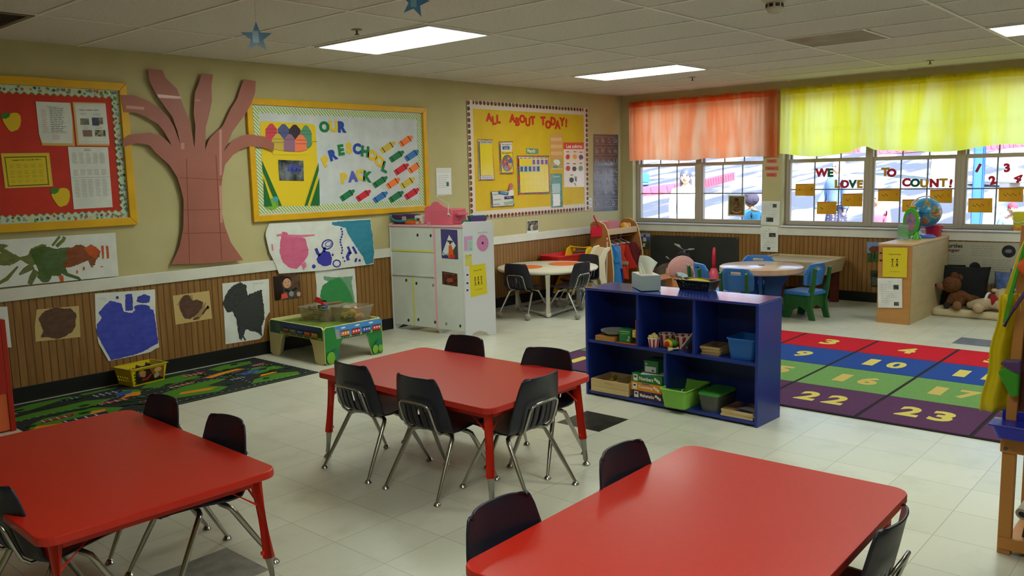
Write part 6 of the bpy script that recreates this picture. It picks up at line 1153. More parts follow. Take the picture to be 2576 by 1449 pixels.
for k, (x, y, z, rr, c, c2, lb) in enumerate(((-.055, -.05, .075, .034, (226, 186, 30), (220, 180, 26), 'large yellow ball on top in the clear ball bin'), (-.03, -.085, .034, .032, (226, 178, 30), (204, 70, 40), 'yellow and red ball low in the clear ball bin'), (.03, -.07, .034, .031, (206, 80, 50), (226, 190, 160), 'red and cream ball in the clear ball bin'), (-.055, .01, .033, .031, (210, 200, 60), (60, 60, 110), 'yellow and navy ball in the clear ball bin'), (.02, .0, .036, .033, (60, 60, 120), (190, 180, 170), 'navy and white ball in the clear ball bin'), (.055, .01, .08, .028, (220, 206, 190), (200, 90, 70), 'cream ball near the back of the ball bin'), (.05, .08, .034, .031, (200, 170, 60), (226, 210, 170), 'pale yellow ball at the back of the ball bin'), (-.01, .08, .034, .031, (206, 180, 40), (90, 80, 60), 'mustard ball at the back of the ball bin'), (-.01, -.02, .088, .027, (150, 60, 70), (70, 70, 130), 'dark red and blue ball on top in the ball bin'))):
    b = MB().m(c, .35, nz=(c2, 14.0, .06)); b.ell((0, 0, 0), rr, n=20, k=14); o = b.build('toy_ball', smooth=True, loc=toyloc(B2, x, y, z)); tag(o, lb, 'ball', 'toy balls in the clear bin')
Q = zoom(640, 730, 7.244)((1555, 470), (1625, 480), (1610, 530), (1545, 515))
b = MB().m((206, 214, 214), .4); b.cbox((0, 0, 0), (.05, .002, .03), 0); b.m(INK); b.cbox((0, -.0014, .002), (.03, .0008, .008), 0); o = b.build('bin_label', B2); o.location = (-.088, -.045, .06); o.rotation_euler = (0, 0, R(-78))

# ---- things on top of the play kitchen
TOPZ = 1.009
def ktop(u, v): return atz(u, v, TOPZ)
def on_k(a, o): q = P0+U*a-Nk*o; return Vector((q.x, q.y, TOPZ))
KR = math.atan2(U.y, U.x)
t = thing('storage_caddy', 'purple plastic basket with teal handle and FOOD label on the play kitchen', 'basket', on_k(.775, .12), KR); PUR = mat((84, 50, 100), .45)
b = MB().m(PUR); b.frustum((0, 0, 0), (.17, .16), (.215, .2), 0, .085, r=.02, open_top=True); b.build('tub', t, smooth=50)
b = MB().m((34, 140, 148), .4); b.tube([(.10, .105, .085), (.085, .118, .06), (.04, .122, .035), (-.02, .122, .03), (-.1, .122, .034)], .009, 10); b.build('handle', t, smooth=40)
b = MB().m((206, 196, 176), .5); b.cbox((-.06, .0985, .055), (.05, .002, .034), 0); b.m(INK); b.word('FOOD', (-.042, .1005, .048), (-.036, 0, 0), (0, 0, .016), .01); b.build('label_card', t)
b = MB().m((226, 96, 28), .45); b.cbox((0, 0, .018), (.10, .07, .036)); o = b.build('toy_food_box', loc=on_k(.655, .05), bevel=.008); o.rotation_euler.z = KR; tag(o, 'orange plastic toy tray in front of the purple basket', 'toy')
b = MB().m((52, 150, 84), .45); b.cbox((0, 0, .006), (.10, .05, .012)); o = b.build('toy_food_slab', loc=on_k(.655, .05)+Z*.037, bevel=.003); o.rotation_euler.z = KR; tag(o, 'green toy slab lying on the orange toy tray', 'toy')
t = thing('toy_box', 'small white box with animal picture beside the pink toy case', 'box', on_k(.575, .09), KR); b = MB().m((216, 214, 206), .4); b.cbox((0, 0, .04), (.09, .06, .08)); b.build('box_body', t, bevel=.008)
b = MB(); [(b.m(c, .5), b.poly([(x_, .0306+.0003*k, z_) for x_, z_ in pts])) for k, (c, pts) in enumerate((((150, 170, 150), [(-.03, .02), (.03, .02), (.03, .06), (-.03, .06)]), ((60, 60, 60), [(-.02, .035), (.015, .03), (.02, .05), (-.01, .055)]), ((226, 120, 30), [(-.04, .008), (-.005, .008), (-.005, .03), (-.04, .03)])))]; b.build('picture_label', t)
t = thing('toy_case', 'pink plastic dollhouse case with arched front on the play kitchen', 'toy case', on_k(.345, .12), KR+R(-4)); PK = mat((226, 108, 130), .4); PK2 = mat((214, 92, 112), .4)
s = [(-.175, 0), (.145, 0), (.165, .02), (.165, .15), (.14, .165), (.09, .17), (.075, .185), (.055, .205), (.02, .212), (-.015, .205), (-.03, .19), (-.07, .17), (-.10, .155), (-.175, .14)]
b = MB().m(PK); b.prism([(x_, .05, z_) for x_, z_ in s], (0, -.022, 0)); b.build('arched_front', t, bevel=.005)
b = MB().m(PK2); b.box((-.17, -.16, 0), (.15, .028, .142)); b.build('case_body', t, bevel=.008)
b = MB().m(PK); b.box((-.19, -.12, .095), (-.17, -.01, .103)); b.box((-.22, -.13, .084), (-.171, .0, .090)); b.box((-.22, -.13, .09), (-.214, 0, .104)); b.build('handle', t, bevel=.002)
b = MB().m((206, 90, 108), .5)
for k in range(8): b.box((-.13, .0503, .02+.014*k), (.11, .0508, .023+.014*k))
b.build('raised_print', t)
b = MB().m((230, 226, 214), .5); q = t.matrix_basis; pts = [q @ Vector(p) for p in ((-.155, .06, .19), (-.150, .058, .16), (-.146, .058, .13), (-.148, .058, .112))]; b.tube(pts, .004, 8); b.tube([q @ Vector((-.148, .058, .118)), q @ Vector((-.15, .058, .092))], [.009, .012], 10); b.tube([q @ Vector((-.150, .058, .092)), q @ Vector((-.166, .06, .09)), q @ Vector((-.172, .062, .08))], .003, 8)
b.tube([pts[0], pts[0]+Vector((.03, .2, .07)), lw(1118, 493, .01)], .0022, 6); tag(b.build('power_cord', smooth=40, center=True), 'white cord and plug hanging over the pink toy case', 'cord')
b = MB().m((206, 190, 186), .35); b.tube([on_k(.37, -.026)+Z*.012+Vector((0, 0, .014*sin(a)))+U*.012*cos(a) for a in [k*.5 for k in range(10)]], .003, 8); tag(b.build('wire_hook', smooth=40, center=True), 'small pale hook on the top edge of the play kitchen', 'hook')
t = thing('toy_bucket', 'small blue tub with purple label at the end of the play kitchen top', 'tub', P0+E2*.19+Vector((.07, .14, TOPZ)), R(-30)); b = MB().m((52, 104, 138), .4); b.frustum((0, 0, 0), (.13, .10), (.165, .13), 0, .075, r=.015, open_top=True); b.build('tub', t, smooth=50); b = MB().m((110, 66, 140), .5); b.prism([(-.055, -.0535, .012), (.055, -.0535, .012), (.062, -.064, .062), (-.062, -.064, .062)], (0, -.001, 0)); b.build('label_card', t)
b = MB().m((64, 120, 110), .5); b.ell((0, 0, .022), (.04, .035, .022)); o = b.build('toy_fruit', smooth=True, loc=P0+E2*.07+Vector((.06, .12, TOPZ))); tag(o, 'small green toy between the pink case and the blue tub', 'toy')

# ---- behind the round table: cart, high chair, bins
p = atz(1415, 655, .55); t = thing('toy_tub', 'red plastic tub standing on a yellow toy cart by the wall', 'tub', (7.74, 5.99, .36)); b = MB().m((206, 28, 24), .35); b.frustum((0, 0, 0), (.50, .24), (.58, .30), 0, .155, r=.03, open_top=True); b.build('tub', t, smooth=50); b = MB().m((206, 28, 24), .35); b.tube([(x_, y_, .155) for x_, y_ in rrect(.295, .155, .035, 4)], .008, 8, True); b.build('rim', t, smooth=True)
t = thing('toy_cart', 'yellow plastic toy cart with blue and white wheels behind the round table', 'toy cart', (7.94, 5.95, 0)); YC = mat((226, 180, 24), .35)
for s in (-1, 1): b = MB().m(YC); b.prism([(-.30, s*.13, .06), (.16, s*.13, .06), (.20, s*.13, .12), (.10, s*.13, .34), (.14, s*.13, .56), (.06, s*.13, .585), (-.02, s*.13, .57), (-.10, s*.13, .36), (-.26, s*.13, .14)], (0, s*.025, 0)); b.build('side_frame', t, bevel=.010)
b = MB().m(YC); b.box((-.26, -.13, .08), (.15, .13, .105)); b.build('deck', t, bevel=.004)
b = MB().m(YC); b.box((-.3, -.14, .335), (.09, .14, .355)); b.build('upper_deck', t, bevel=.004)
b = MB().m(YC); b.tube([(.05, -.15, .575), (.05, .15, .575)], .02, 12); b.build('handle', t, smooth=40)
for x_ in (-.22, .12):
    for s in (-1, 1):
        b = MB().m((40, 60, 140), .4); b.lathe([(0, -.015), (.062, -.015), (.065, 0), (.062, .015), (0, .015)], (x_, s*.172, .066), 24, Matrix.Rotation(R(90), 3, 'X')); w_ = b.build('wheel', t, smooth=40); b = MB().m((226, 222, 214), .4); b.lathe([(0, -.018), (.028, -.018), (.03, 0), (.028, .018), (0, .018)], (x_, s*.172, .066), 18, Matrix.Rotation(R(90), 3, 'X')); b.build('hub', w_, smooth=40)
t = thing('doll_high_chair', 'cream plastic toy high chair with curved back beside the coat rack', 'toy high chair', (7.74, 5.67, 0), R(150)); CRM = mat((222, 210, 184), .4)
for s in (-1, 1): b = MB().m(CRM); b.prism([(-.20, s*.13, 0), (-.14, s*.13, 0), (-.10, s*.13, .22), (-.05, s*.13, .33), (.12, s*.13, .36), (.12, s*.13, .39), (-.04, s*.13, .40), (-.09, s*.13, .50), (-.15, s*.13, .60), (-.22, s*.13, .615), (-.225, s*.13, .585), (-.18, s*.13, .54), (-.155, s*.13, .44), (-.165, s*.13, .25)], (0, s*.028, 0)); b.build('side_frame', t, bevel=.010); b = MB().m(CRM); b.tube([(.1, s*.14, .37), (.19, s*.15, 0)], [.018, .022], 12); b.build('leg', t, smooth=40)
b = MB().m(CRM); b.prism([(-.10, -.13, .40), (-.13, -.13, .50), (-.19, -.13, .60), (-.215, -.13, .595), (-.17, -.13, .50), (-.13, -.13, .40)], (0, .26, 0)); b.build('backrest', t, bevel=.008)
b = MB().m(CRM); b.box((-.12, -.13, .30), (.10, .13, .325)); b.build('seat', t, bevel=.006)
b = MB().m((120, 100, 80), .5); b.cbox((-.2265, -.03, .575), (.003, .07, .012), 0, Matrix.Rotation(R(-20), 4, 'Y')); b.build('slot', t)
t = thing('storage_bin', 'grey plastic bin behind the toy cart by the panelled wall', 'storage bin', (8.22, 6.0, 0)); b = MB().m((122, 116, 104), .5); b.frustum((0, 0, 0), (.34, .22), (.40, .28), 0, .5, r=.03, open_top=True); b.build('tub', t, smooth=50); b = MB().m((134, 128, 116), .5); b.tube([(x_, y_, .5) for x_, y_ in rrect(.205, .145, .035, 4)], .008, 8, True); b.build('rim', t, smooth=True)

# ---- dress-up rack in the corner
t = thing('dress_up_rack', 'wooden dress-up rack with curved side panels in the corner', 'coat rack', (8.62, 6.14, 0)); WR = mat((176, 118, 68), .45, nz=((166, 108, 58), 3.0, .5), stretch=(1, 1, .3)); WR2 = mat((214, 178, 134), .45)
cur = [(-.13, 0), (-.45, 0), (-.455, .25), (-.44, .45), (-.41, .62), (-.375, .76), (-.33, .83), (-.25, .865), (-.17, .86), (-.13, .83)]
for x_ in (-.33, .33):
    b = MB().m(WR); b.prism([(x_-.009, y_, z_) for y_, z_ in cur], (.018, 0, 0)); sp = b.build('side_panel', t); b = MB().m((226, 196, 150), .5); b.tube([(x_, y_-.001, z_) for y_, z_ in cur[1:-1]], .0085, 6); b.build('edge_band', sp, smooth=True)
b = MB().m(WR2); b.box((-.32, -.37, .70), (.32, -.352, .772)); b.build('shelf_front', t, bevel=.003); b = MB().m(WR2); b.box((-.32, -.352, .70), (.32, -.13, .716)); b.build('shelf_board', t)
b = MB().m(WR); b.box((-.32, -.145, .05), (.32, -.13, .82)); b.build('back_panel', t); b = MB().m(WR); b.box((-.32, -.44, .03), (.32, -.145, .05)); b.build('bottom_shelf', t)
b = MB().m(WR2); b.tube([(-.32, -.28, .66), (.32, -.28, .66)], .012, 12); b.build('rail', t, smooth=40)
RK = Vector((8.62, 6.14, 0))
def hanger(x_, label):
    b = MB().m((230, 226, 214), .4); c = Vector((x_, 5.86, .665)); b.tube([c+Vector((0, .012*cos(a)-.0, .006+.012*sin(a))) for a in [R(200)-k*R(24) for k in range(9)]]+[c+Vector((0, 0, -.02)), c+Vector((0, 0, -.035))], .0028, 8)
    b.tube([c+Vector((0, 0, -.035)), c+Vector((0, -.12, -.075)), c+Vector((0, -.13, -.082)), c+Vector((0, -.1, -.083)), c+Vector((0, .1, -.083)), c+Vector((0, .13, -.082)), c+Vector((0, .12, -.075)), c+Vector((0, 0, -.035))], .0035, 8); tag(b.build('clothes_hanger', smooth=40, center=True), label, 'hanger', 'white hangers on the dress-up rack')
def garment(name, label, x_, th, pieces, tilt=0):
    """hanging dress-up garment: closed shells in the plane across the rail, softened"""
    b = MB(); M = Matrix.Rotation(tilt, 3, 'Z')
    for c, pts, t2 in pieces:
        b.m(c, .8, nz=((int(c[0]*.85), int(c[1]*.85), int(c[2]*.85)), 12.0, .5)); n = len(pts); L, Rr = [], []
        for y_, z_ in pts: w_ = t2*(.55+.45*sin(z_*40+y_*9)); L.append(Vector((-w_, y_, z_))); Rr.append(Vector((w_, y_, z_)))
        A = [b.v(M @ p) for p in L]; B_ = [b.v(M @ p) for p in Rr]; fs = [b.f(list(reversed(A))), b.f(B_)]+[b.f([A[i], A[(i+1) % n], B_[(i+1) % n], B_[i]]) for i in range(n)]; bmesh.ops.recalc_face_normals(b.bm, faces=[q for q in fs if q])
    o = b.build(name, loc=(x_, 5.86, .58), bevel=.008, seg=2); tag(o, label, 'garment', 'dress-up clothes on the rack')
LB, MBl, NV, OR_, RD, DR = (52, 140, 214), (110, 150, 214), (24, 40, 110), (226, 70, 30), (200, 36, 26), (110, 30, 34)
garment('dress', 'bright blue dress-up dress at the left end of the rack', 8.36, .03, [(LB, [(-.13, -.02), (-.05, .0), (.05, .0), (.13, -.02), (.14, -.16), (.16, -.34), (.2, -.52), (-.22, -.52), (-.2, -.34), (-.16, -.16)], .03), (LB, [(-.1, .0), (-.17, -.08), (-.2, -.2), (-.14, -.22), (-.1, -.1)], .035)], .3)
garment('dress', 'pale blue and navy uniform dress second from the left on the rack', 8.46, .03, [(MBl, [(-.14, -.02), (-.05, .0), (.05, .0), (.14, -.02), (.15, -.15), (.16, -.30), (-.16, -.30), (-.15, -.15)], .035), (NV, [(-.165, -.295), (.165, -.295), (.18, -.50), (-.18, -.50)], .04), ((30, 34, 80), [(-.13, -.015), (-.115, -.01), (-.05, -.2), (-.06, -.29), (-.08, -.28), (-.075, -.19)], .042)], .35)
garment('vest', 'orange dress-up vest with reflective band in the middle of the rack', 8.60, .03, [(OR_, [(-.12, -.02), (-.05, .0), (.05, .0), (.12, -.02), (.11, -.15), (.15, -.30), (.14, -.40), (-.16, -.44), (-.15, -.26), (-.10, -.15)], .035), ((170, 150, 120), [(-.15, -.22), (.14, -.22), (.145, -.26), (-.155, -.26)], .038)], .3)
garment('cape', 'red dress-up cape with pointed hem on the rack', 8.70, .03, [(RD, [(-.1, -.02), (.1, -.02), (.12, -.2), (.16, -.34), (.05, -.36), (-.22, -.30), (-.15, -.18)], .035)], .3)
garment('jacket', 'dark red dress-up jacket at the right end of the rack', 8.82, .03, [(DR, [(-.13, .0), (.13, .0), (.16, -.12), (.13, -.30), (-.14, -.28), (-.19, -.10)], .04)], .3)
for x_, lb in ((8.37, 'white hanger of the bright blue dress'), (8.47, 'white hanger of the pale blue uniform dress'), (8.61, 'white hanger of the orange vest'), (8.71, 'white hanger of the red cape')): hanger(x_, lb)
t = thing('dustpan', 'red toy dustpan leaning on the left end of the dress-up rack', 'dustpan', (8.25, 5.87, .755), R(-45)); RP = mat((206, 28, 56), .35)
b = MB().m(RP); b.prism([(-.09, 0, -.07), (.09, 0, -.07), (.098, 0, .0), (.06, 0, .06), (-.06, 0, .06), (-.098, 0, .0)], (0, .012, 0)); b.prism([(-.09, -.03, -.07), (-.084, 0, -.07), (-.09, 0, .0), (-.09, -.02, .0)], (.006, 0, 0)); b.prism([(.084, -.03, -.07), (.09, 0, -.07), (.09, 0, .0), (.09, -.02, .0)], (.006, 0, 0)); b.build('pan', t, bevel=.004); b = MB().m(RP); b.tube([(0, .006, .05), (-.02, .006, .11), (-.045, .01, .16), (-.05, .012, .185)], [.016, .012, .011, .009], 12); b.build('handle', t, smooth=40)
for k, (u0, v0, u1, v1, c, lb) in enumerate(((1490, 588, 1491, 640, (222, 214, 200), 'white toy broom pole leaning by the wall left of the rack'), (1528, 597, 1526, 703, (226, 220, 206), 'white toy mop pole with yellow-green foot beside the rack'))):
    d_ = (6.08, 5.70)[k]; a, c2 = aty(u0, v0, d_), aty(u1, v1, d_); d3 = (c2-a).normalized(); end = a+d3*((a.z-.03)/-d3.z); t = thing('toy_mop', lb, 'toy mop', (end.x, end.y, 0), 0, 'toy cleaning poles'); o = Vector((end.x, end.y, 0))
    b = MB().m(c, .4); b.tube([a-o, end-o], .0075, 10); b.build('pole', t, smooth=40); b = MB().m((170, 176, 50) if k else (190, 184, 170), .6); b.lathe([(.05, 0), (.045, .02), (.014, .05), (.009, .06)], n=18); b.build('head', t, smooth=40)
    if k: b = MB().m((206, 30, 40), .4); b.tube([a-o-d3*.02, a-o+d3*.05], .010, 10); b.build('grip', t, smooth=40)
t = thing('toy_tub', 'translucent pink tub tilted on top of the dress-up rack', 'tub', (8.50, 5.90, .716), R(8)); b = MB().m(cloudy((240, 170, 180), (250, 200, 210), .6)); b.frustum((0, 0, 0), (.24, .16), (.32, .22), 0, .14, r=.03, open_top=True, wall=.003); b.build('tub', t, smooth=50)
b = MB().m((222, 160, 30), .6, bump=(40, .4)); b.ell((0, 0, .055), (.075, .05, .055)); b.ell((.055, -.03, .06), (.03, .03, .045)); b.ell((-.05, -.03, .045), (.03, .03, .045)); b.m((210, 206, 190), .5); b.ell((.0, -.05, .04), (.022, .015, .03)); o = b.build('plush_toy', smooth=True, loc=(8.80, 5.87, .716)); tag(o, 'yellow plush toy sitting on top of the dress-up rack', 'plush toy')

# ---- box of bags under the chalkboard
t = thing('cardboard_box', 'open brown cardboard box holding a pink bag behind the blue shelf', 'cardboard box', (8.22, 4.72, 0), R(42)); CB_ = mat((180, 116, 62), .7, nz=((170, 106, 54), 6.0)); h = .29
b = MB().m(CB_); b.frustum((0, 0, 0), (.36, .30), (.36, .30), 0, h, open_top=True, wall=.005); b.build('carton', t)
for pts in ([(.18, -.15, h), (.18, .15, h), (.30, .12, h+.05), (.30, -.12, h+.06)], [(-.18, .15, h), (.18, .15, h), (.17, .27, h-.02), (-.17, .27, h-.02)], [(-.18, -.15, h), (-.18, .15, h), (-.22, .14, h-.11), (-.22, -.14, h-.11)]): b = MB().m(CB_); b.prism(pts, (0, 0, .005)); b.build('flap', t)
t = thing('toy_bag', 'pink quilted toy bag with pale straps sticking out of the cardboard box', 'bag', (8.24, 4.74, .30), R(-48)); PB = mat((196, 142, 140), .8, bump=(26, .5)); Mt = Matrix.Rotation(R(24), 3, 'Y')
b = MB().m(PB); b.lathe([(0, -.05), (.12, -.05), (.15, -.03), (.155, 0), (.15, .03), (.12, .05), (0, .055)], (0, 0, .05), 28, Mt @ Matrix.Rotation(R(90), 3, 'X') @ Matrix.Rotation(0, 3, 'Z')); b.build('bag_body', t, smooth=True)
b = MB().m((206, 170, 166), .7); b.tube([Vector((0, 0, .05))+Mt @ Vector((.155*cos(a), -.02, .155*sin(a))) for a in [k*2*pi/28 for k in range(28)]], .008, 8, True); b.build('piping', t, smooth=True)
b = MB().m((206, 200, 186), .7); b.tube([(.05, -.058, .12), (.10, -.085, .08), (.13, -.08, .02), (.12, -.07, -.04)], .010, 8); b.build('strap', t, smooth=40); b = MB().m((206, 200, 186), .7); b.tube([(-.07, -.06, .03), (-.03, -.08, -.01), (0, -.075, -.06)], .009, 8); b.build('strap', t, smooth=40)
b = MB().m((150, 172, 178), .8); b.grid(lambda u, v: (-.16+.24*u, -.02*sin(3*u)-.12*v, .02*sin(u*7+v*4)-.10*v*(1-u)), 12, 6); o = b.build('blue_cloth', loc=(8.10, 4.72, .315), smooth=True, solid=.004); o.rotation_euler.z = R(40); tag(o, 'pale blue cloth hanging over the edge of the cardboard box', 'cloth')
t = thing('plastic_bag', 'dark grey plastic bag slumped beside the cardboard box', 'bag', (8.76, 5.16, 0)); BB = mat((64, 54, 54), .25, nz=((84, 70, 66), 7.0), bump=(14, 1.0), coat=.5); b = MB().m(BB); b.lathe([(0, 0), (.2, .0), (.25, .08), (.24, .18), (.2, .28), (.12, .34), (.04, .37), (.05, .39), (.07, .405)], n=26, sx=1.0, sy=1.15); b.build('bag_body', t, smooth=True)
b = MB().m((150, 140, 132), .25, coat=.6); b.tube([(-.02, .0, .38), (-.06, .03, .42), (-.07, .05, .44)], [.02, .012, .006], 8); b.tube([(.0, .02, .38), (.05, -.02, .41), (.1, -.05, .41)], [.02, .012, .006], 8); b.build('bag_ears', t, smooth=True)
t = thing('plastic_bag', 'black plastic bag with shiny knot against the chalkboard', 'bag', (9.03, 5.16, 0)); b = MB().m((28, 26, 28), .2, nz=((52, 48, 50), 9.0), bump=(12, 1.2), coat=.6); b.lathe([(0, 0), (.14, 0), (.17, .1), (.17, .25), (.14, .36), (.09, .44), (.03, .49)], n=24); b.build('bag_body', t, smooth=True); b = MB().m((170, 166, 160), .2, coat=.7); b.tube([(-.01, 0, .48), (-.04, .05, .54), (-.06, .1, .565)], [.02, .02, .008], 8); b.tube([(0, -.02, .48), (-.02, -.08, .5), (-.02, -.15, .51)], [.02, .015, .006], 8); b.build('knot', t, smooth=True)  # knot drawn pale grey, the plastic's shine put into its colour
t = thing('toy_vacuum', 'red and pink toy vacuum with upright curved handle by the chalkboard', 'toy vacuum', (8.72, 4.60, 0), R(200)); RV = mat((206, 34, 60), .35); b = MB().m(RV); b.frustum((0, 0, 0), (.26, .2), (.18, .16), 0, .14, r=.04); b.build('base', t, bevel=.01); b = MB().m((214, 76, 96), .35); b.lathe([(.0, .12), (.07, .12), (.08, .18), (.06, .26), (.03, .33), (0, .34)], (.0, 0, 0), 20); b.build('canister', t, smooth=True); b = MB().m(RV); b.tube([(0, 0, .34), (.01, 0, .42), (.005, 0, .49), (-.015, 0, .54), (-.03, 0, .56)], [.02, .02, .019, .018, .012], 12); b.build('handle', t, smooth=True)
b = MB().m((186, 70, 90), .8, nz=((226, 190, 196), 60.0, .1)); b.ell((0, 0, .12), (.13, .13, .12)); o = b.build('cloth_bundle', smooth=True, loc=(8.90, 5.55, .0)); tag(o, 'dotted pink cloth bundle on the floor beside the dress-up rack', 'cloth')
# ---- things on the blue shelf (world places are on its boards)
ZM, ZB = .3715, .0345
def solid(name, label, cat, c, size, loc, rz=0, bev=.004, group=None, **k):
    b = MB().m(c, k.pop('rough', .5), **k); b.cbox((0, 0, size[2]/2), size); o = b.build(name, loc=loc, bevel=bev); o.rotation_euler.z = R(rz); return tag(o, label, cat, group)
TB = (180, 128, 66)
t = thing('wooden_tray', 'shallow wooden tray box under the white plates in the blue shelf', 'tray', (4.47, 3.085, ZM)); b = MB().m(TB, .5, nz=((168, 116, 56), 5.0)); b.box((-.07, -.07, 0), (.07, .08, .034)); b.build('tray_box', t, bevel=.003); b = MB().m((150, 100, 50), .5); b.box((-.062, -.062, .034), (.062, .072, .036)); b.build('tray_lid', t)
for k in range(2): b = MB().m((206, 212, 204), .4); b.lathe([(0, .004), (.05, .004), (.088, .02), (.09, .022), (.085, .020), (.05, 0), (0, 0)], n=32); o = b.build('plate', loc=(4.485, 3.07, ZM+.036+.008*k), smooth=40); tag(o, 'white plate, %s of the two stacked on the wooden tray' % ('lower', 'upper')[k], 'plate', 'white plates in the blue shelf')
solid('tray', 'thin orange tray under the green box in the blue shelf', 'tray', (196, 74, 30), (.2, .16, .006), (4.50, 2.925, ZM), 0, .002)
t = thing('game_box', 'small green box of printed cards in the upper left compartment', 'box', (4.45, 2.945, ZM+.006)); b = MB().m((30, 124, 76), .45); b.cbox((0, 0, .042), (.07, .085, .084)); b.build('carton', t, bevel=.002)
b = MB(); x_ = -.0356
for k, (c, y0_, z0_, y1_, z1_) in enumerate((((186, 206, 96), -.036, .068, .038, .073), ((176, 200, 90), -.03, .056, .03, .059), ((206, 190, 60), -.034, .012, -.016, .024), ((220, 226, 150), -.036, .028, -.028, .044))): b.m(c, .5); b.poly([(x_-.0002*k, y0_, z0_), (x_-.0002*k, y1_, z0_), (x_-.0002*k, y1_, z1_), (x_-.0002*k, y0_, z1_)])
b.build('printed_label', t)
b = MB().m((112, 116, 110), .5); b.cbox((0, 0, .02), (.06, .07, .04)); o = b.build('card_box', loc=(4.53, 2.955, ZM+.006), bevel=.004); tag(o, 'grey little box behind the green card box', 'box')
b = MB().m((60, 60, 30), .5); b.lathe([(0, 0), (.03, 0), (.032, .08), (.02, .10), (0, .10)], n=16); b.m((40, 96, 40), .5); b.ell((0, 0, .115), (.03, .03, .022)); o = b.build('toy_tree', loc=(4.57, 2.905, ZM+.006), smooth=40); tag(o, 'toy tree with round green top standing at the back of the blue shelf', 'toy tree')
t = thing('toy_phone', 'red and yellow toy leaning on the divider in the blue shelf', 'toy', (4.46, 2.872, ZM+.006)); b = MB().m((186, 30, 40), .4); b.cbox((0, 0, .075), (.05, .022, .15)); b.build('toy_body', t, bevel=.008); b = MB().m((230, 180, 50), .4); b.cbox((-.03, .004, .062), (.03, .03, .05)); b.build('toy_face', t, bevel=.006); b = MB().m((226, 210, 190), .4); b.ell((-.0455, .004, .062), (.003, .009, .012)); b.build('button_pad', t)
b = MB().m((190, 196, 150), .5); b.ell((0, 0, 0), (.018, .006, .024)); o = b.build('sticker_badge', loc=(4.44, 2.853, .605), smooth=True); tag(o, 'pale oval sticker on the divider above the red toy', 'sticker')
def popcorn(loc, rr, hh, label, fill, tilt=None):
    t = thing('popcorn_tub', label, 'tub', loc, 0, 'red striped popcorn tubs'); n = 32
    if tilt: t.rotation_euler = tilt
    b = MB(); A = [Vector((rr*.8*cos(2*pi*k/n), rr*.8*sin(2*pi*k/n), 0)) for k in range(n)]; T_ = [Vector((rr*cos(2*pi*k/n), rr*sin(2*pi*k/n), hh)) for k in range(n)]
    for k in range(n): b.m((196, 32, 50) if (k//2) % 2 else (228, 220, 210), .5); q = (k+1) % n; b.poly([A[k], A[q], T_[q], T_[k]])
    b.m((228, 220, 210), .5); b.poly(list(reversed(A))); b.poly([p*.9 + Vector((0, 0, hh*.12)) for p in T_] if fill else [Vector((p.x, p.y, .004)) for p in A]); b.build('cup', t)
    b = MB().m((230, 224, 214), .5); b.tube([p for p in T_], .0025, 6, True); b.build('rim', t, smooth=True)
    if fill:
        r = random.Random(6); b = MB().m((226, 208, 130), .8)
        for k in range(26): a, q = r.uniform(0, 6.28), r.uniform(0, rr*.72); b.ell((q*cos(a), q*sin(a), hh-.004+.02*(1-q/rr)+r.uniform(0, .008)), r.uniform(.008, .013), n=8, k=6)
        b.build('popcorn', t, smooth=True)['kind'] = 'stuff'
popcorn((4.435, 2.745, ZM), .036, .055, 'small red striped tub filled with toy popcorn', True)
popcorn((4.515, 2.70, ZM), .05, .075, 'empty red striped tub behind the popcorn, next to the divider', False)
popcorn((4.52, 2.585, ZM), .055, .075, 'wide empty red striped tub behind the squeaky squash toy', False)
t = thing('toy_squash', 'green and yellow toy avocado with red centre on the middle shelf', 'toy food', (4.435, 2.635, ZM+.032)); b = MB().m((90, 150, 36), .5); b.ell((.012, 0, 0), (.022, .036, .032)); b.ell((.012, -.03, .006), (.018, .025, .022)); b.build('skin', t, smooth=True); b = MB().m((228, 200, 40), .5); b.ell((-.004, .004, 0), (.014, .031, .027)); b.build('flesh', t, smooth=True); b = MB().m((206, 48, 24), .5); b.ell((-.014, .006, 0), (.008, .019, .018)); b.build('stone', t, smooth=True)
b = MB().m((196, 190, 176), .5); b.cbox((0, 0, 0), (.2, .004, .17), 0, Matrix.Rotation(R(38), 4, 'X')); o = b.build('clipboard', loc=(4.49, 2.49, ZM+.085), bevel=.001); o.rotation_euler.z = R(4); tag(o, 'grey flat board leaning on the divider in the middle compartment', 'board')
b = MB().m((206, 184, 140), .5); b.tube([(0, 0, .011), (-.03, .025, .011), (-.05, .04, .011)], [.011, .009, .012], 10); o = b.build('wooden_spoon', loc=(4.425, 2.565, ZM), smooth=40); tag(o, 'short cream wooden piece poking over the edge of the middle shelf', 'toy')
for k in range(5):
    b = MB().m((206, 176, 122), .55, nz=((192, 160, 104), 8.0)); b.cbox((0, 0, .0045), (.18, .125-.006*(k < 3), .009))
    if k == 4: b.m((90, 74, 50), .5, nz=((140, 120, 80), 20.0, .2)); b.cbox((0, 0, .0093), (.17, .115, .0006))
    o = b.build('puzzle_board', loc=(4.50+.004*(k % 2), 2.345+.008*(k > 2)-.003*(k % 2), ZM+.0002+.0098*k), bevel=.0012); o.rotation_euler.z = R((-2, 1, 2, -1, 3)[k]); tag(o, 'thin wooden puzzle board in the upper right compartment, %s of the stack of five' % ('bottom', 'second', 'third', 'fourth', 'top')[k], 'puzzle', 'wooden puzzle boards in the blue shelf')
t = thing('toy_bin', 'bright blue plastic bin in the upper right compartment of the blue shelf', 'bin', (4.50, 2.148, ZM)); b = MB().m((30, 100, 184), .4); b.frustum((0, 0, 0), (.2, .14), (.22, .17), 0, .118, r=.02, open_top=True); b.build('tub', t, smooth=50); b = MB().m((34, 106, 190), .4); b.tube([(x_, y_, .118) for x_, y_ in rrect(.112, .087, .022, 4)], .0045, 8, True); b.build('rim', t, smooth=True)
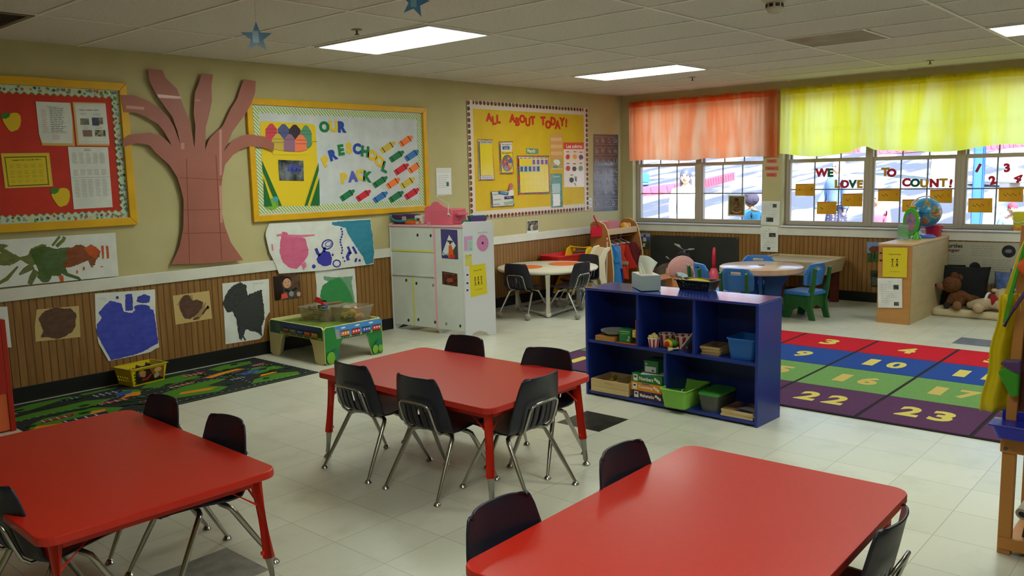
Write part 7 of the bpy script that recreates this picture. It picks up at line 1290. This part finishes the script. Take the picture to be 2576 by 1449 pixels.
WT = (210, 184, 132)
t = thing('wooden_tray', 'pale wooden sorting tray in the lower left compartment', 'tray', (4.505, 3.055, ZB)); b = MB().m(WT, .5, nz=((196, 168, 114), 4.0), stretch=(1, .3, 3)); b.box((-.115, -.15, 0), (.115, .14, .035)); b.build('lower_tray', t, bevel=.002); b = MB().m(WT, .5, nz=((196, 168, 114), 4.0), stretch=(1, .3, 3))
for a, c in (((-.115, -.15, .036), (-.105, .14, .082)), ((.105, -.15, .036), (.115, .14, .082)), ((-.105, -.15, .036), (.105, -.14, .082)), ((-.105, .13, .036), (.105, .14, .082)), ((-.105, -.03, .036), (.105, -.022, .078)), ((-.105, -.14, .036), (.105, .13, .04))): b.box(a, c)
b.build('upper_tray', t, bevel=.0015)
b = MB().m((90, 66, 40), .6); w0 = Vector((-.1153, .03, .06)); b.word('Wooden Tools', w0, (0, -.065, 0), (0, 0, .006), 0); b.build('burned_lettering', t)
for k, (x_, y_, c, sz, a, lb) in enumerate(((-.05, .08, (190, 90, 30), (.05, .03, .03), 30, 'orange brown wooden toy piece in the sorting tray'), (-.02, .03, (222, 190, 40), (.09, .022, .02), 60, 'yellow wooden toy bar in the sorting tray'), (.03, .06, (216, 190, 80), (.10, .02, .018), 20, 'pale yellow wooden toy bar crossing the sorting tray'), (.05, .0, (206, 180, 100), (.09, .018, .018), 75, 'cream wooden toy bar at the back of the sorting tray'), (-.04, -.08, (206, 190, 130), (.08, .022, .02), 10, 'light wooden toy bar in the right half of the sorting tray'))): solid('wooden_toy_piece', lb, 'toy', c, sz, (4.505+x_, 3.055+y_, ZB+.0405+.018*(k in (2,))), a, .004, 'wooden pieces in the sorting tray')
def gamebox(zb, h, c, word, col, y, dx, label):
    t = thing('game_box', label, 'box', (4.49+dx, y, zb), R(-2)); b = MB().m(c, .4); b.cbox((0, 0, h/2), (.19, .225, h)); b.build('carton', t, bevel=.0015); b = MB(); x_ = -.0956
    def pl(cc, y0_, z0_, y1_, z1_, k=0): b.m(cc, .45); b.poly([(x_-.0003*k, y0_, z0_), (x_-.0003*k, y1_, z0_), (x_-.0003*k, y1_, z1_), (x_-.0003*k, y0_, z1_)])
    pl((226, 224, 214), .1, h*.14, .068, h*.86); pl((40, 40, 44), .094, h*.5, .076, h*.72, 1); pl(col, .03, h*.84, -.03, h*.98)
    b.m((236, 232, 220), .5); b.word(word, (x_-.0006, .056, h*.28), (0, -.105, 0), (0, 0, h*.42), .03); q = random.Random(len(word))
    for k in range(3): pl((230, 226, 216), -.055-.014*k, h*(.5-.14*k), -.07-.014*k, h*(.8-.14*k), 2+k)
    b.build('printed_label', t)
gamebox(ZB, .053, (66, 28, 62), 'Mathematics', (64, 70, 150), 2.762, 0, 'purple game box labelled Mathematics, bottom of its stack'); gamebox(ZB+.0533, .052, (228, 140, 30), 'Counting', (52, 90, 170), 2.772, -.002, 'orange game box labelled Counting, middle of its stack'); gamebox(ZB+.1056, .056, (30, 118, 44), 'Numbers', (40, 110, 170), 2.768, .001, 'green game box labelled Numbers, top of its stack')
b = MB().m((206, 206, 206), .5); b.cbox((0, 0, .0015), (.15, .16, .003), .3); b.m((70, 70, 84), .5); b.cbox((0, .02, .0033), (.05, .07, .0006), .2); o = b.build('card_stack', loc=(4.48, 2.755, ZB+.162)); tag(o, 'loose white cards lying on the Numbers box', 'paper')
t = thing('card_box', 'dark green box with white label on top of the Numbers box', 'box', (4.495, 2.765, ZB+.1655), R(3)); b = MB().m((44, 108, 66), .45); b.cbox((0, 0, .04), (.13, .10, .08)); b.build('carton', t, bevel=.002); b = MB().m((200, 204, 204), .5); b.box((-.0656, -.035, .006), (-.0648, .042, .042)); b.m((70, 72, 76), .5); b.box((-.066, -.02, .012), (-.0655, -.006, .024)); b.m((150, 170, 150), .5); b.box((-.066, .026, .05), (-.0652, .04, .064)); b.build('white_label', t)
t = thing('tote_tub', 'lime green plastic tub in the lower right compartment, sticking out', 'tub', (4.475, 2.545, ZB)); b = MB().m((128, 190, 72), .4); b.frustum((0, 0, 0), (.28, .145), (.31, .175), 0, .112, r=.02, open_top=True); b.build('tub', t, smooth=50); b = MB().m((132, 194, 76), .4); b.tube([(x_, y_, .112) for x_, y_ in rrect(.156, .089, .022, 4)], .005, 8, True); b.build('rim', t, smooth=True); b = MB().m((206, 206, 170), .5); b.tube([(-.05+.03*cos(a), -.03+.02*sin(a), .07+.03*sin(a)) for a in [k*.5 for k in range(8)]], .003, 6); b.build('loop_handle', t, smooth=40)
t = thing('lidded_box', 'clear plastic box with green lid in the lower right compartment', 'storage box', (4.50, 2.345, ZB)); b = MB().m(cloudy((120, 122, 118), (170, 174, 170), .5)); b.frustum((0, 0, 0), (.21, .11), (.23, .135), 0, .098, r=.02); b.build('box_body', t, smooth=50); b = MB().m((60, 136, 50), .35); b.frustum((0, 0, 0), (.24, .145), (.232, .137), .098, .112, r=.025); b.build('lid', t, smooth=50); b = MB().m((170, 110, 70), .6); b.frustum((0, 0, 0), (.17, .08), (.16, .07), .002, .03, r=.015); b.build('contents', t)
for k in range(3):
    b = MB().m((212, 190, 140), .55, nz=((198, 174, 122), 8.0)); b.cbox((0, 0, .0065), (.2, .2, .013))
    if k == 2: b.m((44, 36, 66), .5, nz=((150, 110, 60), 9.0, .15)); b.cbox((0, 0, .0133), (.195, .195, .0008)); b.m((170, 166, 160), .5); b.prism([(-.06, -.09, .0138), (.0, -.095, .0138), (.02, .0, .0138), (-.04, .03, .0138)], (0, 0, .0006))
    o = b.build('thick_puzzle_book', loc=(4.47+.004*(k % 2), 2.155-.002*k, ZB+.0001+.0134*k), bevel=.0015); o.rotation_euler.z = R((0, 2, -1)[k]); tag(o, 'thick wooden puzzle board in the lower right compartment, %s of three' % ('bottom', 'middle', 'top')[k], 'puzzle', 'thick puzzle boards at the lower right of the shelf')
# on the shelf top
ST = .7155
DOTM = dotted((150, 164, 164), (206, 214, 210), 90)
t = thing('tissue_box', 'grey-blue patterned tissue box with a white tissue standing up', 'tissue box', (4.540, 2.866, ST), R(-42)); b = MB().m(DOTM); b.box((-.062, -.115, 0), (.062, .115, .094)); b.build('carton', t, bevel=.002); b = MB().m((206, 196, 190), .5); b.box((-.060, -.113, .0942), (.060, .113, .0948)); b.build('top_print', t)
def tis(u, v): s = u*2-1; w_ = .034+.03*v-.018*max(0, v-.75); return (s*w_+.02*v*v, .012*sin(5*u+3*v), .09+.10*v-.02*s*v+.012*sin(4*u)*v)
b = MB().m((226, 230, 216), .7); b.grid(tis, 16, 14); b.grid(lambda u, v: ((u*2-1)*(.03+.012*v)-.005, .016+.01*cos(6*u+2*v), .09+.07*v+.006*sin(9*u)*v), 12, 10); b.build('tissue', t, smooth=True, solid=.0008)
t = thing('pencil_basket', 'black plastic basket with yellow pencil case on the blue shelf top', 'basket', (4.655, 2.565, ST), R(86)); BKP = mat((22, 22, 22), .4)
slat_basket(t, (.20, .085), (.235, .115), .058, BKP, lambda i, j, n, rows: 1 <= j <= 3, .003)
t = thing('pencil_case', 'yellow pencil case lying in the black basket', 'pencil case', (4.655, 2.562, ST+.004), R(88)); b = MB().m((206, 184, 30), .5, bump=(40, .4)); b.ell((0, 0, .04), (.095, .033, .026)); b.build('case_body', t, smooth=True); b = MB().m((120, 96, 30), .5); b.tube([(-.085, 0, .062), (-.03, -.004, .068), (.03, -.003, .067), (.085, 0, .06)], .003, 6); b.build('zip', t, smooth=40)
b = MB().m((226, 200, 60), .4)
for k in range(3): b.tube([(-.06+.03*k, -.03, 0), (-.05+.03*k, .028, .012)], .004, 6)
o = b.build('highlighter', loc=(4.66, 2.655, ST+.048), smooth=40); tag(o, 'yellow markers sticking out at the end of the black basket', 'marker')

# ---- on the wooden science shelf
WS = .7385
t = thing('acrylic_frame', 'clear acrylic stand with a green picture on the wooden shelf', 'picture stand', (8.535, 2.515, WS), R(-18)); b = MB().m(cloudy((200, 214, 214), (236, 240, 240), .25)); b.box((-.014, -.052, .004), (.014, .052, .145)); b.build('clear_block', t, bevel=.003); b = MB().m((84, 190, 66), .5, nz=((52, 160, 40), 30.0, .3)); b.box((-.006, -.045, .035), (.006, .045, .115)); b.build('green_filling', t); b = MB().m(cloudy((206, 216, 216), (236, 240, 240), .35)); b.box((-.045, -.055, 0), (.02, .055, .005)); b.build('base', t)
t = thing('learning_toy', 'green and navy oval electronic toy standing beside the globe', 'toy', (8.72, 2.485, WS), R(-14))
def ringpts(rx, rz, cz, n=28): return [(rx*cos(2*pi*k/n), cz+rz*sin(2*pi*k/n)) for k in range(n)]
b = MB().m((70, 170, 40), .35); b.prism([(-.035, y_, z_) for y_, z_ in ringpts(.082, .135, .165)], (.03, 0, 0)); b.build('front_shell', t, bevel=.008); b = MB().m((52, 54, 120), .35); b.prism([(-.004, y_, z_) for y_, z_ in ringpts(.080, .132, .165)], (.03, 0, 0)); b.build('rear_shell', t, bevel=.008)
b = MB().m((90, 110, 150), .25, nz=((176, 120, 130), 16.0, .3)); b.prism([(-.0365, y_, z_) for y_, z_ in ringpts(.056, .098, .16)], (.002, 0, 0)); b.build('picture_screen', t)
for s in (-1, 1): b = MB().m((76, 176, 46), .35); b.lathe([(.045, 0), (.042, .012), (.024, .04), (.016, .07), (0, .075)], (-.01, s*.055, 0), 18); b.build('foot', t, smooth=40)
b = MB().m((206, 156, 30), .4); b.ell((-.012, .0, .308), (.022, .035, .016)); b.build('top_button', t, smooth=True); b = MB().m((206, 216, 206), .4); b.ell((-.02, -.06, .27), (.012, .014, .014)); b.ell((-.02, -.075, .2), (.012, .012, .014)); b.build('side_button', t, smooth=True)
def globe_mat():
    m = bpy.data.materials.new('globe_map'); m.use_nodes = True; t = m.node_tree; n = t.nodes; b = n['Principled BSDF']; tc = n.new('ShaderNodeTexCoord'); x = n.new('ShaderNodeTexNoise'); x.inputs['Scale'].default_value = 8; x.inputs['Detail'].default_value = 5
    r = n.new('ShaderNodeValToRGB'); e = r.color_ramp; e.interpolation = 'CONSTANT'; e.elements[0].color = rgb((44, 128, 176)); e.elements[1].position = .52; e.elements[1].color = rgb((206, 130, 60))
    for p, c in ((.56, (70, 140, 96)), (.61, (196, 90, 70)), (.66, (206, 176, 90))): q = e.elements.new(p); q.color = rgb(c)
    t.links.new(tc.outputs['Object'], x.inputs['Vector']); t.links.new(x.outputs[0], r.inputs[0]); t.links.new(r.outputs[0], b.inputs['Base Color']); b.inputs['Roughness'].default_value = .3; return m
t = thing('globe', 'world globe on a white and blue stand on the wooden shelf', 'globe', (8.90, 2.425, WS)); b = MB().m(globe_mat()); b.ell((0, -.01, .245), .142, n=36, k=24); b.build('globe_ball', t, smooth=True); b = MB().m((30, 40, 60), .5); b.tube([(.1425*cos(a), -.01+.1425*sin(a), .245-.06*sin(a+.5)*0) for a in [k*2*pi/40 for k in range(40)]], .0016, 5, True); b.build('equator_line', t)
b = MB().m((220, 224, 230), .35); ax = Matrix.Rotation(R(23), 3, 'X'); b.tube([Vector((0, -.01, .245))+ax @ Vector((0, .158*sin(a), .158*cos(a))) for a in [k*pi/14 for k in range(15)]], .006, 8); b.build('meridian_arm', t, smooth=40); b = MB().m((214, 218, 226), .35); b.lathe([(.035, .02), (.02, .06), (.016, .095), (0, .095)], (0, .05, 0), 18); b.build('neck', t, smooth=40)
b = MB().m((96, 122, 206), .35); b.lathe([(0, 0), (.105, 0), (.11, .01), (.09, .026), (.04, .032), (0, .032)], (.0, .0, 0), 28, None, 1.15, .95); b.build('base', t, smooth=40)
t = thing('pencil_cup', 'translucent red basket behind the globe on the wooden shelf', 'basket', (9.08, 2.385, WS)); b = MB().m(cloudy((206, 50, 74), (240, 120, 140), .7)); b.frustum((0, 0, 0), (.12, .11), (.15, .14), 0, .11, r=.015, open_top=True); b.build('tub', t, smooth=50)

# ---- corner with mattress, pillows and bears
b = MB().m((206, 190, 156), .8, nz=((196, 180, 146), 6.0), bump=(12, .3)); b.prism([(x_, y_, .0) for x_, y_ in [(8.965+a, 1.72+c) for a, c in rrect(.245, .57, .05)]], (0, 0, .072)); o = b.build('floor_mattress', bevel=.028, seg=4, center=True); tag(o, 'cream floor mattress below the turtle poster', 'mattress')
def pillow(name, label, c, w_, h_, th, loc, rot, c2=None):
    b = MB().m(c, .9, nz=(c2 or (int(c[0]*.8), int(c[1]*.8), int(c[2]*.8)), 16.0), bump=(40, .3))
    def side(s): return lambda u, v: (s*th*(max(0, 1-(2*u-1)**2)*max(0, 1-(2*v-1)**2))**.45, (u-.5)*w_*(1-.07*sin(pi*v)), (v)*h_*(1)-.03*h_*sin(pi*u)*(2*v-1))
    b.grid(side(1), 18, 18); b.grid(side(-1), 18, 18); bmesh.ops.remove_doubles(b.bm, verts=b.bm.verts, dist=1e-5); bmesh.ops.recalc_face_normals(b.bm, faces=b.bm.faces); o = b.build(name, smooth=True, loc=loc); o.rotation_euler = rot; return tag(o, label, 'pillow', 'pillows in the soft corner')
pillow('pillow', 'black square pillow leaning under the turtle poster', (24, 24, 27), .42, .40, .07, (9.0, 2.075, .07), (R(0), R(16), R(2)))
pillow('pillow', 'mottled blue pillow leaning to the right of the black pillow', (96, 118, 160), .34, .36, .07, (9.05, 1.66, .07), (R(-3), R(14), R(-3)), (60, 80, 130))
def chain_body(t, nm, chains, m, sub_=2):
    me = bpy.data.meshes.new(nm); V, E, rad, idx = [], [], [], {}
    for ch in chains:
        pv = None
        for (x_, y_, z_, r_) in ch:
            k = (round(x_, 4), round(y_, 4), round(z_, 4))
            if k not in idx: idx[k] = len(V); V.append((x_, y_, z_)); rad.append(r_)
            if pv is not None and pv != idx[k]: E.append((pv, idx[k]))
            pv = idx[k]
    me.from_pydata(V, E, []); o = bpy.data.objects.new(nm, me); C.objects.link(o); o.parent = t; k = o.modifiers.new('skin', 'SKIN'); k.use_smooth_shade = True
    for i, sv in enumerate(me.skin_vertices[0].data): sv.radius = (rad[i], rad[i]); sv.use_root = (i == 0)
    k = o.modifiers.new('round', 'SUBSURF'); k.levels = k.render_levels = sub_; me.materials.append(m); return o
BRN = mat((112, 74, 48), .95, nz=((96, 60, 38), 40.0), bump=(120, .8), spec=.1); BRN2 = mat((140, 100, 72), .95, bump=(120, .8), spec=.1); DKB = mat((40, 28, 22), .8)
t = thing('teddy_bear', 'brown teddy bear slumped on its side against the black pillow', 'teddy bear', (8.84, 2.09, .072))
chain_body(t, 'body', [[(0, -.02, .09, .075), (0, .0, .13, .07), (0, .02, .17, .04)], [(0, -.02, .09, .075), (.02, -.11, .11, .045), (.0, -.2, .08, .035)], [(0, .0, .13, .07), (-.04, .05, .08, .035), (-.07, .06, .035, .032)], [(0, -.02, .09, .075), (-.06, -.03, .06, .045), (-.11, -.035, .045, .042)], [(0, .0, .13, .07), (-.03, -.09, .12, .04), (-.05, -.16, .09, .035)]], BRN)
b = MB().m(BRN); b.ell((-.01, .05, .225), (.08, .088, .08)); b.build('head', t, smooth=True); b = MB().m(BRN2); b.ell((-.025, .135, .205), (.042, .05, .04)); b.build('muzzle', t, smooth=True); b = MB().m(DKB); b.ell((-.03, .183, .215), (.016, .012, .014)); b.ell((-.075, .08, .25), .009); b.build('face_detail', t, smooth=True)
for c_ in ((-.01, .03, .315), (.05, .0, .29)): b = MB().m(BRN); b.ell(c_, (.018, .034, .034)); b.build('ear', t, smooth=True)
b = MB().m(BRN2); b.ell((-.135, -.035, .045), (.026, .04, .042)); b.build('paw_pad', t, smooth=True); b = MB().m(DKB); b.ell((-.09, .065, .034), (.03, .03, .032)); b.build('dark_paw', t, smooth=True)
CRM2 = mat((198, 176, 146), .95, nz=((184, 160, 130), 40.0), bump=(120, .8), spec=.1)
t = thing('teddy_bear', 'cream teddy bear in a red and white coat lying on the floor mattress', 'teddy bear', (8.80, 1.83, .074))
chain_body(t, 'body', [[(0, 0, .075, .075), (.03, -.07, .085, .06)], [(0, 0, .075, .075), (-.06, .03, .06, .05), (-.12, .035, .035, .05)], [(0, 0, .075, .075), (.0, .10, .06, .042), (-.01, .17, .035, .04)], [(.03, -.07, .085, .06), (-.03, -.13, .05, .036), (-.07, -.15, .034, .034)]], CRM2)
b = MB().m(CRM2); b.ell((.06, -.13, .14), (.08, .08, .075)); b.build('head', t, smooth=True); b = MB().m(CRM2); b.ell((.05, -.055, .19), (.03, .03, .02)); b.ell((.10, -.19, .2), (.03, .03, .02)); b.build('ear', t, smooth=True); b = MB().m(CRM2); b.ell((-.13, .035, .045), (.045, .052, .048)); b.build('foot', t, smooth=True)
b = MB().m((140, 28, 34), .9); b.ell((.03, -.055, .088), (.078, .055, .072)); b.build('red_coat', t, smooth=True); b = MB().m((226, 220, 210), .95, bump=(90, .8)); b.tube([(.03+.085*cos(a), -.012-.01*cos(a), .088+.075*sin(a)) for a in [k*2*pi/24 for k in range(24)]], .012, 8, True); b.build('white_trim', t, smooth=True); b = MB().m(DKB); b.ell((-.02, -.14, .15), .008); b.ell((.0, -.17, .12), (.014, .012, .010)); b.build('face_detail', t, smooth=True)
t = thing('sand_bucket', 'yellow toy bucket with orange base on the right end of the window sill', 'bucket', (XR+.025, 1.675, .80)); b = MB().m(cloudy((226, 220, 70), (250, 246, 150), .7)); b.lathe([(.052, 0), (.066, .17), (.072, .172), (.072, .18), (.064, .18), (.05, .006), (0, .006)], n=28); b.build('pail', t, smooth=40); b = MB().m((222, 96, 36), .4); b.lathe([(.0, .008), (.053, .008), (.056, .05), (0, .055)], n=24); b.m((90, 120, 40), .6); b.ell((0, .01, .085), (.045, .04, .04)); b.build('toys_inside', t, smooth=40); b = MB().m((226, 226, 216), .35); b.tube([(-.07*sin(a), .07*cos(a), .165-.09*sin(a)) for a in [k*pi/12 for k in range(13)]], .004, 6); b.build('handle', t, smooth=40)

# ---- easel at the right edge
t = thing('art_easel', 'wooden art easel with blue trays at the right edge of the room view', 'easel', (3.45, .615, 0)); EW = mat((190, 130, 62), .45, nz=((176, 116, 50), 3.0, .5), stretch=(1, 1, .3)); EP = mat((126, 72, 44), .6, nz=((88, 58, 60), 5.0, .25))
for x_, y_ in ((0, .0), (.42, .0), (0, -.62), (.42, -.62)): b = MB().m(EW); b.box((x_, y_-.02, 0), (x_+.03, y_+.025, .42)); b.build('leg', t, bevel=.003)
for x_ in (-.012, .432): b = MB().m(EW); b.box((x_, -.64, .395), (x_+.03, .03, .478)); b.build('cross_rail', t, bevel=.003)
b = MB().m(EW); b.box((.0, -.60, .028), (.45, .0, .05)); b.build('bottom_shelf', t, bevel=.002); b = MB().m(EW); b.box((-.006, -.62, .02), (.012, .02, .066)); b.build('front_rail', t, bevel=.002)
for x_, tl in ((.02, 7), (.40, -7)): b = MB().m(EP); b.cbox((x_+.04*(1 if tl > 0 else -1)+.02, -.30, .87), (.014, .62, .70), 0, Matrix.Rotation(R(tl), 4, 'Y')); b.build('painting_board', t, bevel=.002)
b = MB().m(EW); b.cbox((.04, .0, .87), (.022, .035, .72), 0, Matrix.Rotation(R(7), 4, 'Y')); b.build('board_edge', t, bevel=.003)
b = MB().m((100, 92, 84), .6)
for z_ in (.46, .41): b.lathe([(.007, -.002), (.007, .002), (0, .003)], (-.013, .012, z_), 12, Matrix.Rotation(R(-90), 3, 'Y'))
b.build('bolt', t)
BT = mat((34, 40, 170), .35); b = MB().m(BT); b.frustum((-.05, -.30, 0), (.085, .66), (.10, .70), .47, .515, r=.02, open_top=True); b.build('paint_tray', t, smooth=50); b = MB().m(BT); b.box((-.104, -.655, .513), (.004, .055, .521)); b.build('tray_rim', t, bevel=.003); b = MB().m(BT); b.box((-.004, -.64, .521), (.004, .03, .555)); tr = b.build('tray_back', t, bevel=.002); b = MB().m((120, 112, 60), .4, .5); b.lathe([(.011, -.001), (.011, .003), (0, .004)], (-.005, .005, .538), 14, Matrix.Rotation(R(-90), 3, 'Y')); b.build('bolt', tr)
t = thing('paper_roll_tube', 'grey cardboard tube lying under the easel', 'tube', (3.52, .555, .17), R(0)); d_ = (atz(2660, 1180, .26)-Vector((3.52, .555, .17))).normalized()*.4; b = MB().m((160, 152, 140), .7); bm0 = Vector((-.06, .01, -.005)); b.tube([bm0, bm0+d_], .024, 20); b.build('tube_wall', t, smooth=40); b = MB().m((40, 36, 32), .8); n_ = d_.normalized(); xx, yy = frame_of(n_); b.poly(circ(bm0-n_*.0008, .013, xx, yy, 16)); b.build('tube_hole', t)
t = thing('paint_can', 'red and yellow coffee tin on the bottom shelf of the easel', 'can', (3.60, .515, .05)); b = MB().m((176, 30, 26), .4); b.lathe([(.06, .0), (.06, .105), (.058, .108), (0, .108)], n=28); b.build('can_body', t, smooth=40); b = MB().m((214, 190, 50), .45); b.lathe([(.0604, .03), (.0604, .06)], n=28); b.build('label_band', t, smooth=40); b = MB().m((206, 200, 190), .3, .6); b.lathe([(.058, -.0), (.0625, .001), (.0625, .006), (.06, .008)], n=28); b.build('rim', t, smooth=40)
b = MB().m((196, 196, 200), .8, bump=(16, 1)); b.grid(lambda u, v: (.12*u, -.18*v, .22*(1-u*.2)*(1-.3*v)+.02*sin(7*u+9*v)), 14, 14); o = b.build('paper_sack', loc=(3.66, .56, .051), smooth=True, solid=.006); tag(o, 'crumpled white paper bag on the bottom shelf of the easel', 'paper bag')
b = MB().m((30, 28, 28), .5); b.tube([(0, 0, 0), (.03, -.02, .16)], .008, 10); o = b.build('paint_brush', loc=(3.52, .565, .055), smooth=40); tag(o, 'thin black brush standing under the easel', 'brush')
YA = (222, 200, 26)
t = thing('play_apron', 'yellow vinyl apron hanging from the side of the easel', 'apron', (3.46, .668, .54))
def ap(u, v):                                      # folded vinyl sheet, wider at the hem
    w_ = .05-.022*v; s = u*2-1; return (.03*cos(pi*u)*(1-.2*v)+.014*sin(9*u), s*w_*1.0-.028*v+.004*sin(14*v), .44*v)
b = MB().m(YA, .4, nz=((206, 184, 20), 3.0)); b.grid(ap, 20, 16); b.grid(lambda u, v: (ap(u, v)[0]+.035, ap(u, v)[1]-.012, ap(u, v)[2]*.96+.005), 20, 16); b.build('apron_body', t, smooth=True, solid=.003)
b = MB().m((206, 190, 30), .45); b.tube([(0, -.01, .43), (-.01, -.03, .50), (-.012, -.055, .60), (0, -.075, .66)], .008, 8); b.build('neck_strap', t, smooth=40); b = MB().m((70, 160, 40), .45); b.tube([(-.04, -.02, .34), (-.042, -.035, .45), (-.04, -.06, .58), (-.03, -.085, .70)], .007, 8); b.build('green_strap', t, smooth=40); b = MB().m((90, 64, 110), .45); b.tube([(-.05, -.02, .33), (-.052, -.05, .40), (-.05, -.08, .46)], .007, 8); b.build('purple_strap', t, smooth=40)
t = thing('play_apron', 'green and purple apron bundled in front of the yellow apron', 'apron', (3.40, .635, .70)); b = MB().m((58, 150, 36), .45); b.prism([(0, .025, .0), (0, -.02, .045), (0, -.045, .02), (0, -.045, -.08), (0, -.02, -.085), (0, .01, -.03)], (.03, 0, 0)); b.build('green_cloth', t, bevel=.008); b = MB().m((84, 56, 106), .5); b.prism([(-.008, .02, .035), (-.008, .0, .05), (-.008, -.05, .055), (-.008, -.05, .0), (-.008, -.02, .01)], (.03, 0, 0)); b.build('purple_cloth', t, bevel=.008)
b = MB().m((236, 96, 34), .6, bump=(20, .5)); b.ell((0, 0, 0), (.04, .034, .036)); o = b.build('clip_pouch', loc=(3.44, .592, 1.09), smooth=True); tag(o, 'orange rounded piece clipped at the top of the easel', 'clip')

# ---- red cubby at the left edge
t = thing('red_cubby', 'red painted cubby with orange lower door, cut off at the left edge', 'cubby', (1.30, 5.515, 0)); RC = mat((170, 34, 18), .4); 
b = MB().m(RC); b.box((-.415, .0, .0), (.415, .26, .675)); b.build('carcass', t, bevel=.003); b = MB().m(RC); b.box((.385, -.016, 0), (.415, 0, .675)); b.box((-.415, -.016, 0), (-.385, 0, .675)); b.box((-.385, -.016, .235), (.385, 0, .675)); b.build('face_frame', t, bevel=.003); b = MB().m((222, 104, 56), .5); b.box((-.384, -.008, .01), (.384, -.0005, .235)); b.build('door', t); b = MB().m((226, 204, 30), .5); b.lathe([(0, 0), (.16, 0), (.16, .002), (0, .002)], (.195, -.0165, .43), 36, Matrix.Rotation(R(90), 3, 'X')); b.build('round_sticker', t)

# ---- hanging stars
def star(label, u, v, z, size, rot, string_top):
    c = atz(u, v, z); t = thing('hanging_star', label, 'star decoration', c, math.atan2(c.y, c.x)+R(4), 'blue stars hanging from the ceiling')
    P = [(0, -size*(1 if k % 2 == 0 else .4)*sin(k*pi/5+R(rot)), size*(1 if k % 2 == 0 else .4)*cos(k*pi/5+R(rot))) for k in range(10)]
    b = MB().m((26, 116, 168), .35, nz=((22, 104, 156), 5.0), coat=.3); b.prism([(-.001, y_, z_) for _, y_, z_ in P], (.002, 0, 0)); s = b.build('star_card', t); b = MB().m((96, 158, 190), .25, coat=.4); b.box((-.0016, -size*.12, -size*.3), (-.0012, size*.26, size*.42)); b.build('tape_strip', s)
    b = MB().m((206, 200, 190), .6); b.tube([(0, P[0][1], P[0][2]-.004), (0, P[0][1]*.5, ZC-c.z-.001)], .0012, 6); b.build('string', t)
star('blue paper star hanging on a string to the left of the near ceiling panel', 646, 95, 2.10, .072, 0, 0)
star('blue paper star at the top edge of the picture above the crayon board', 1043, 6, 2.20, .066, 12, 0)
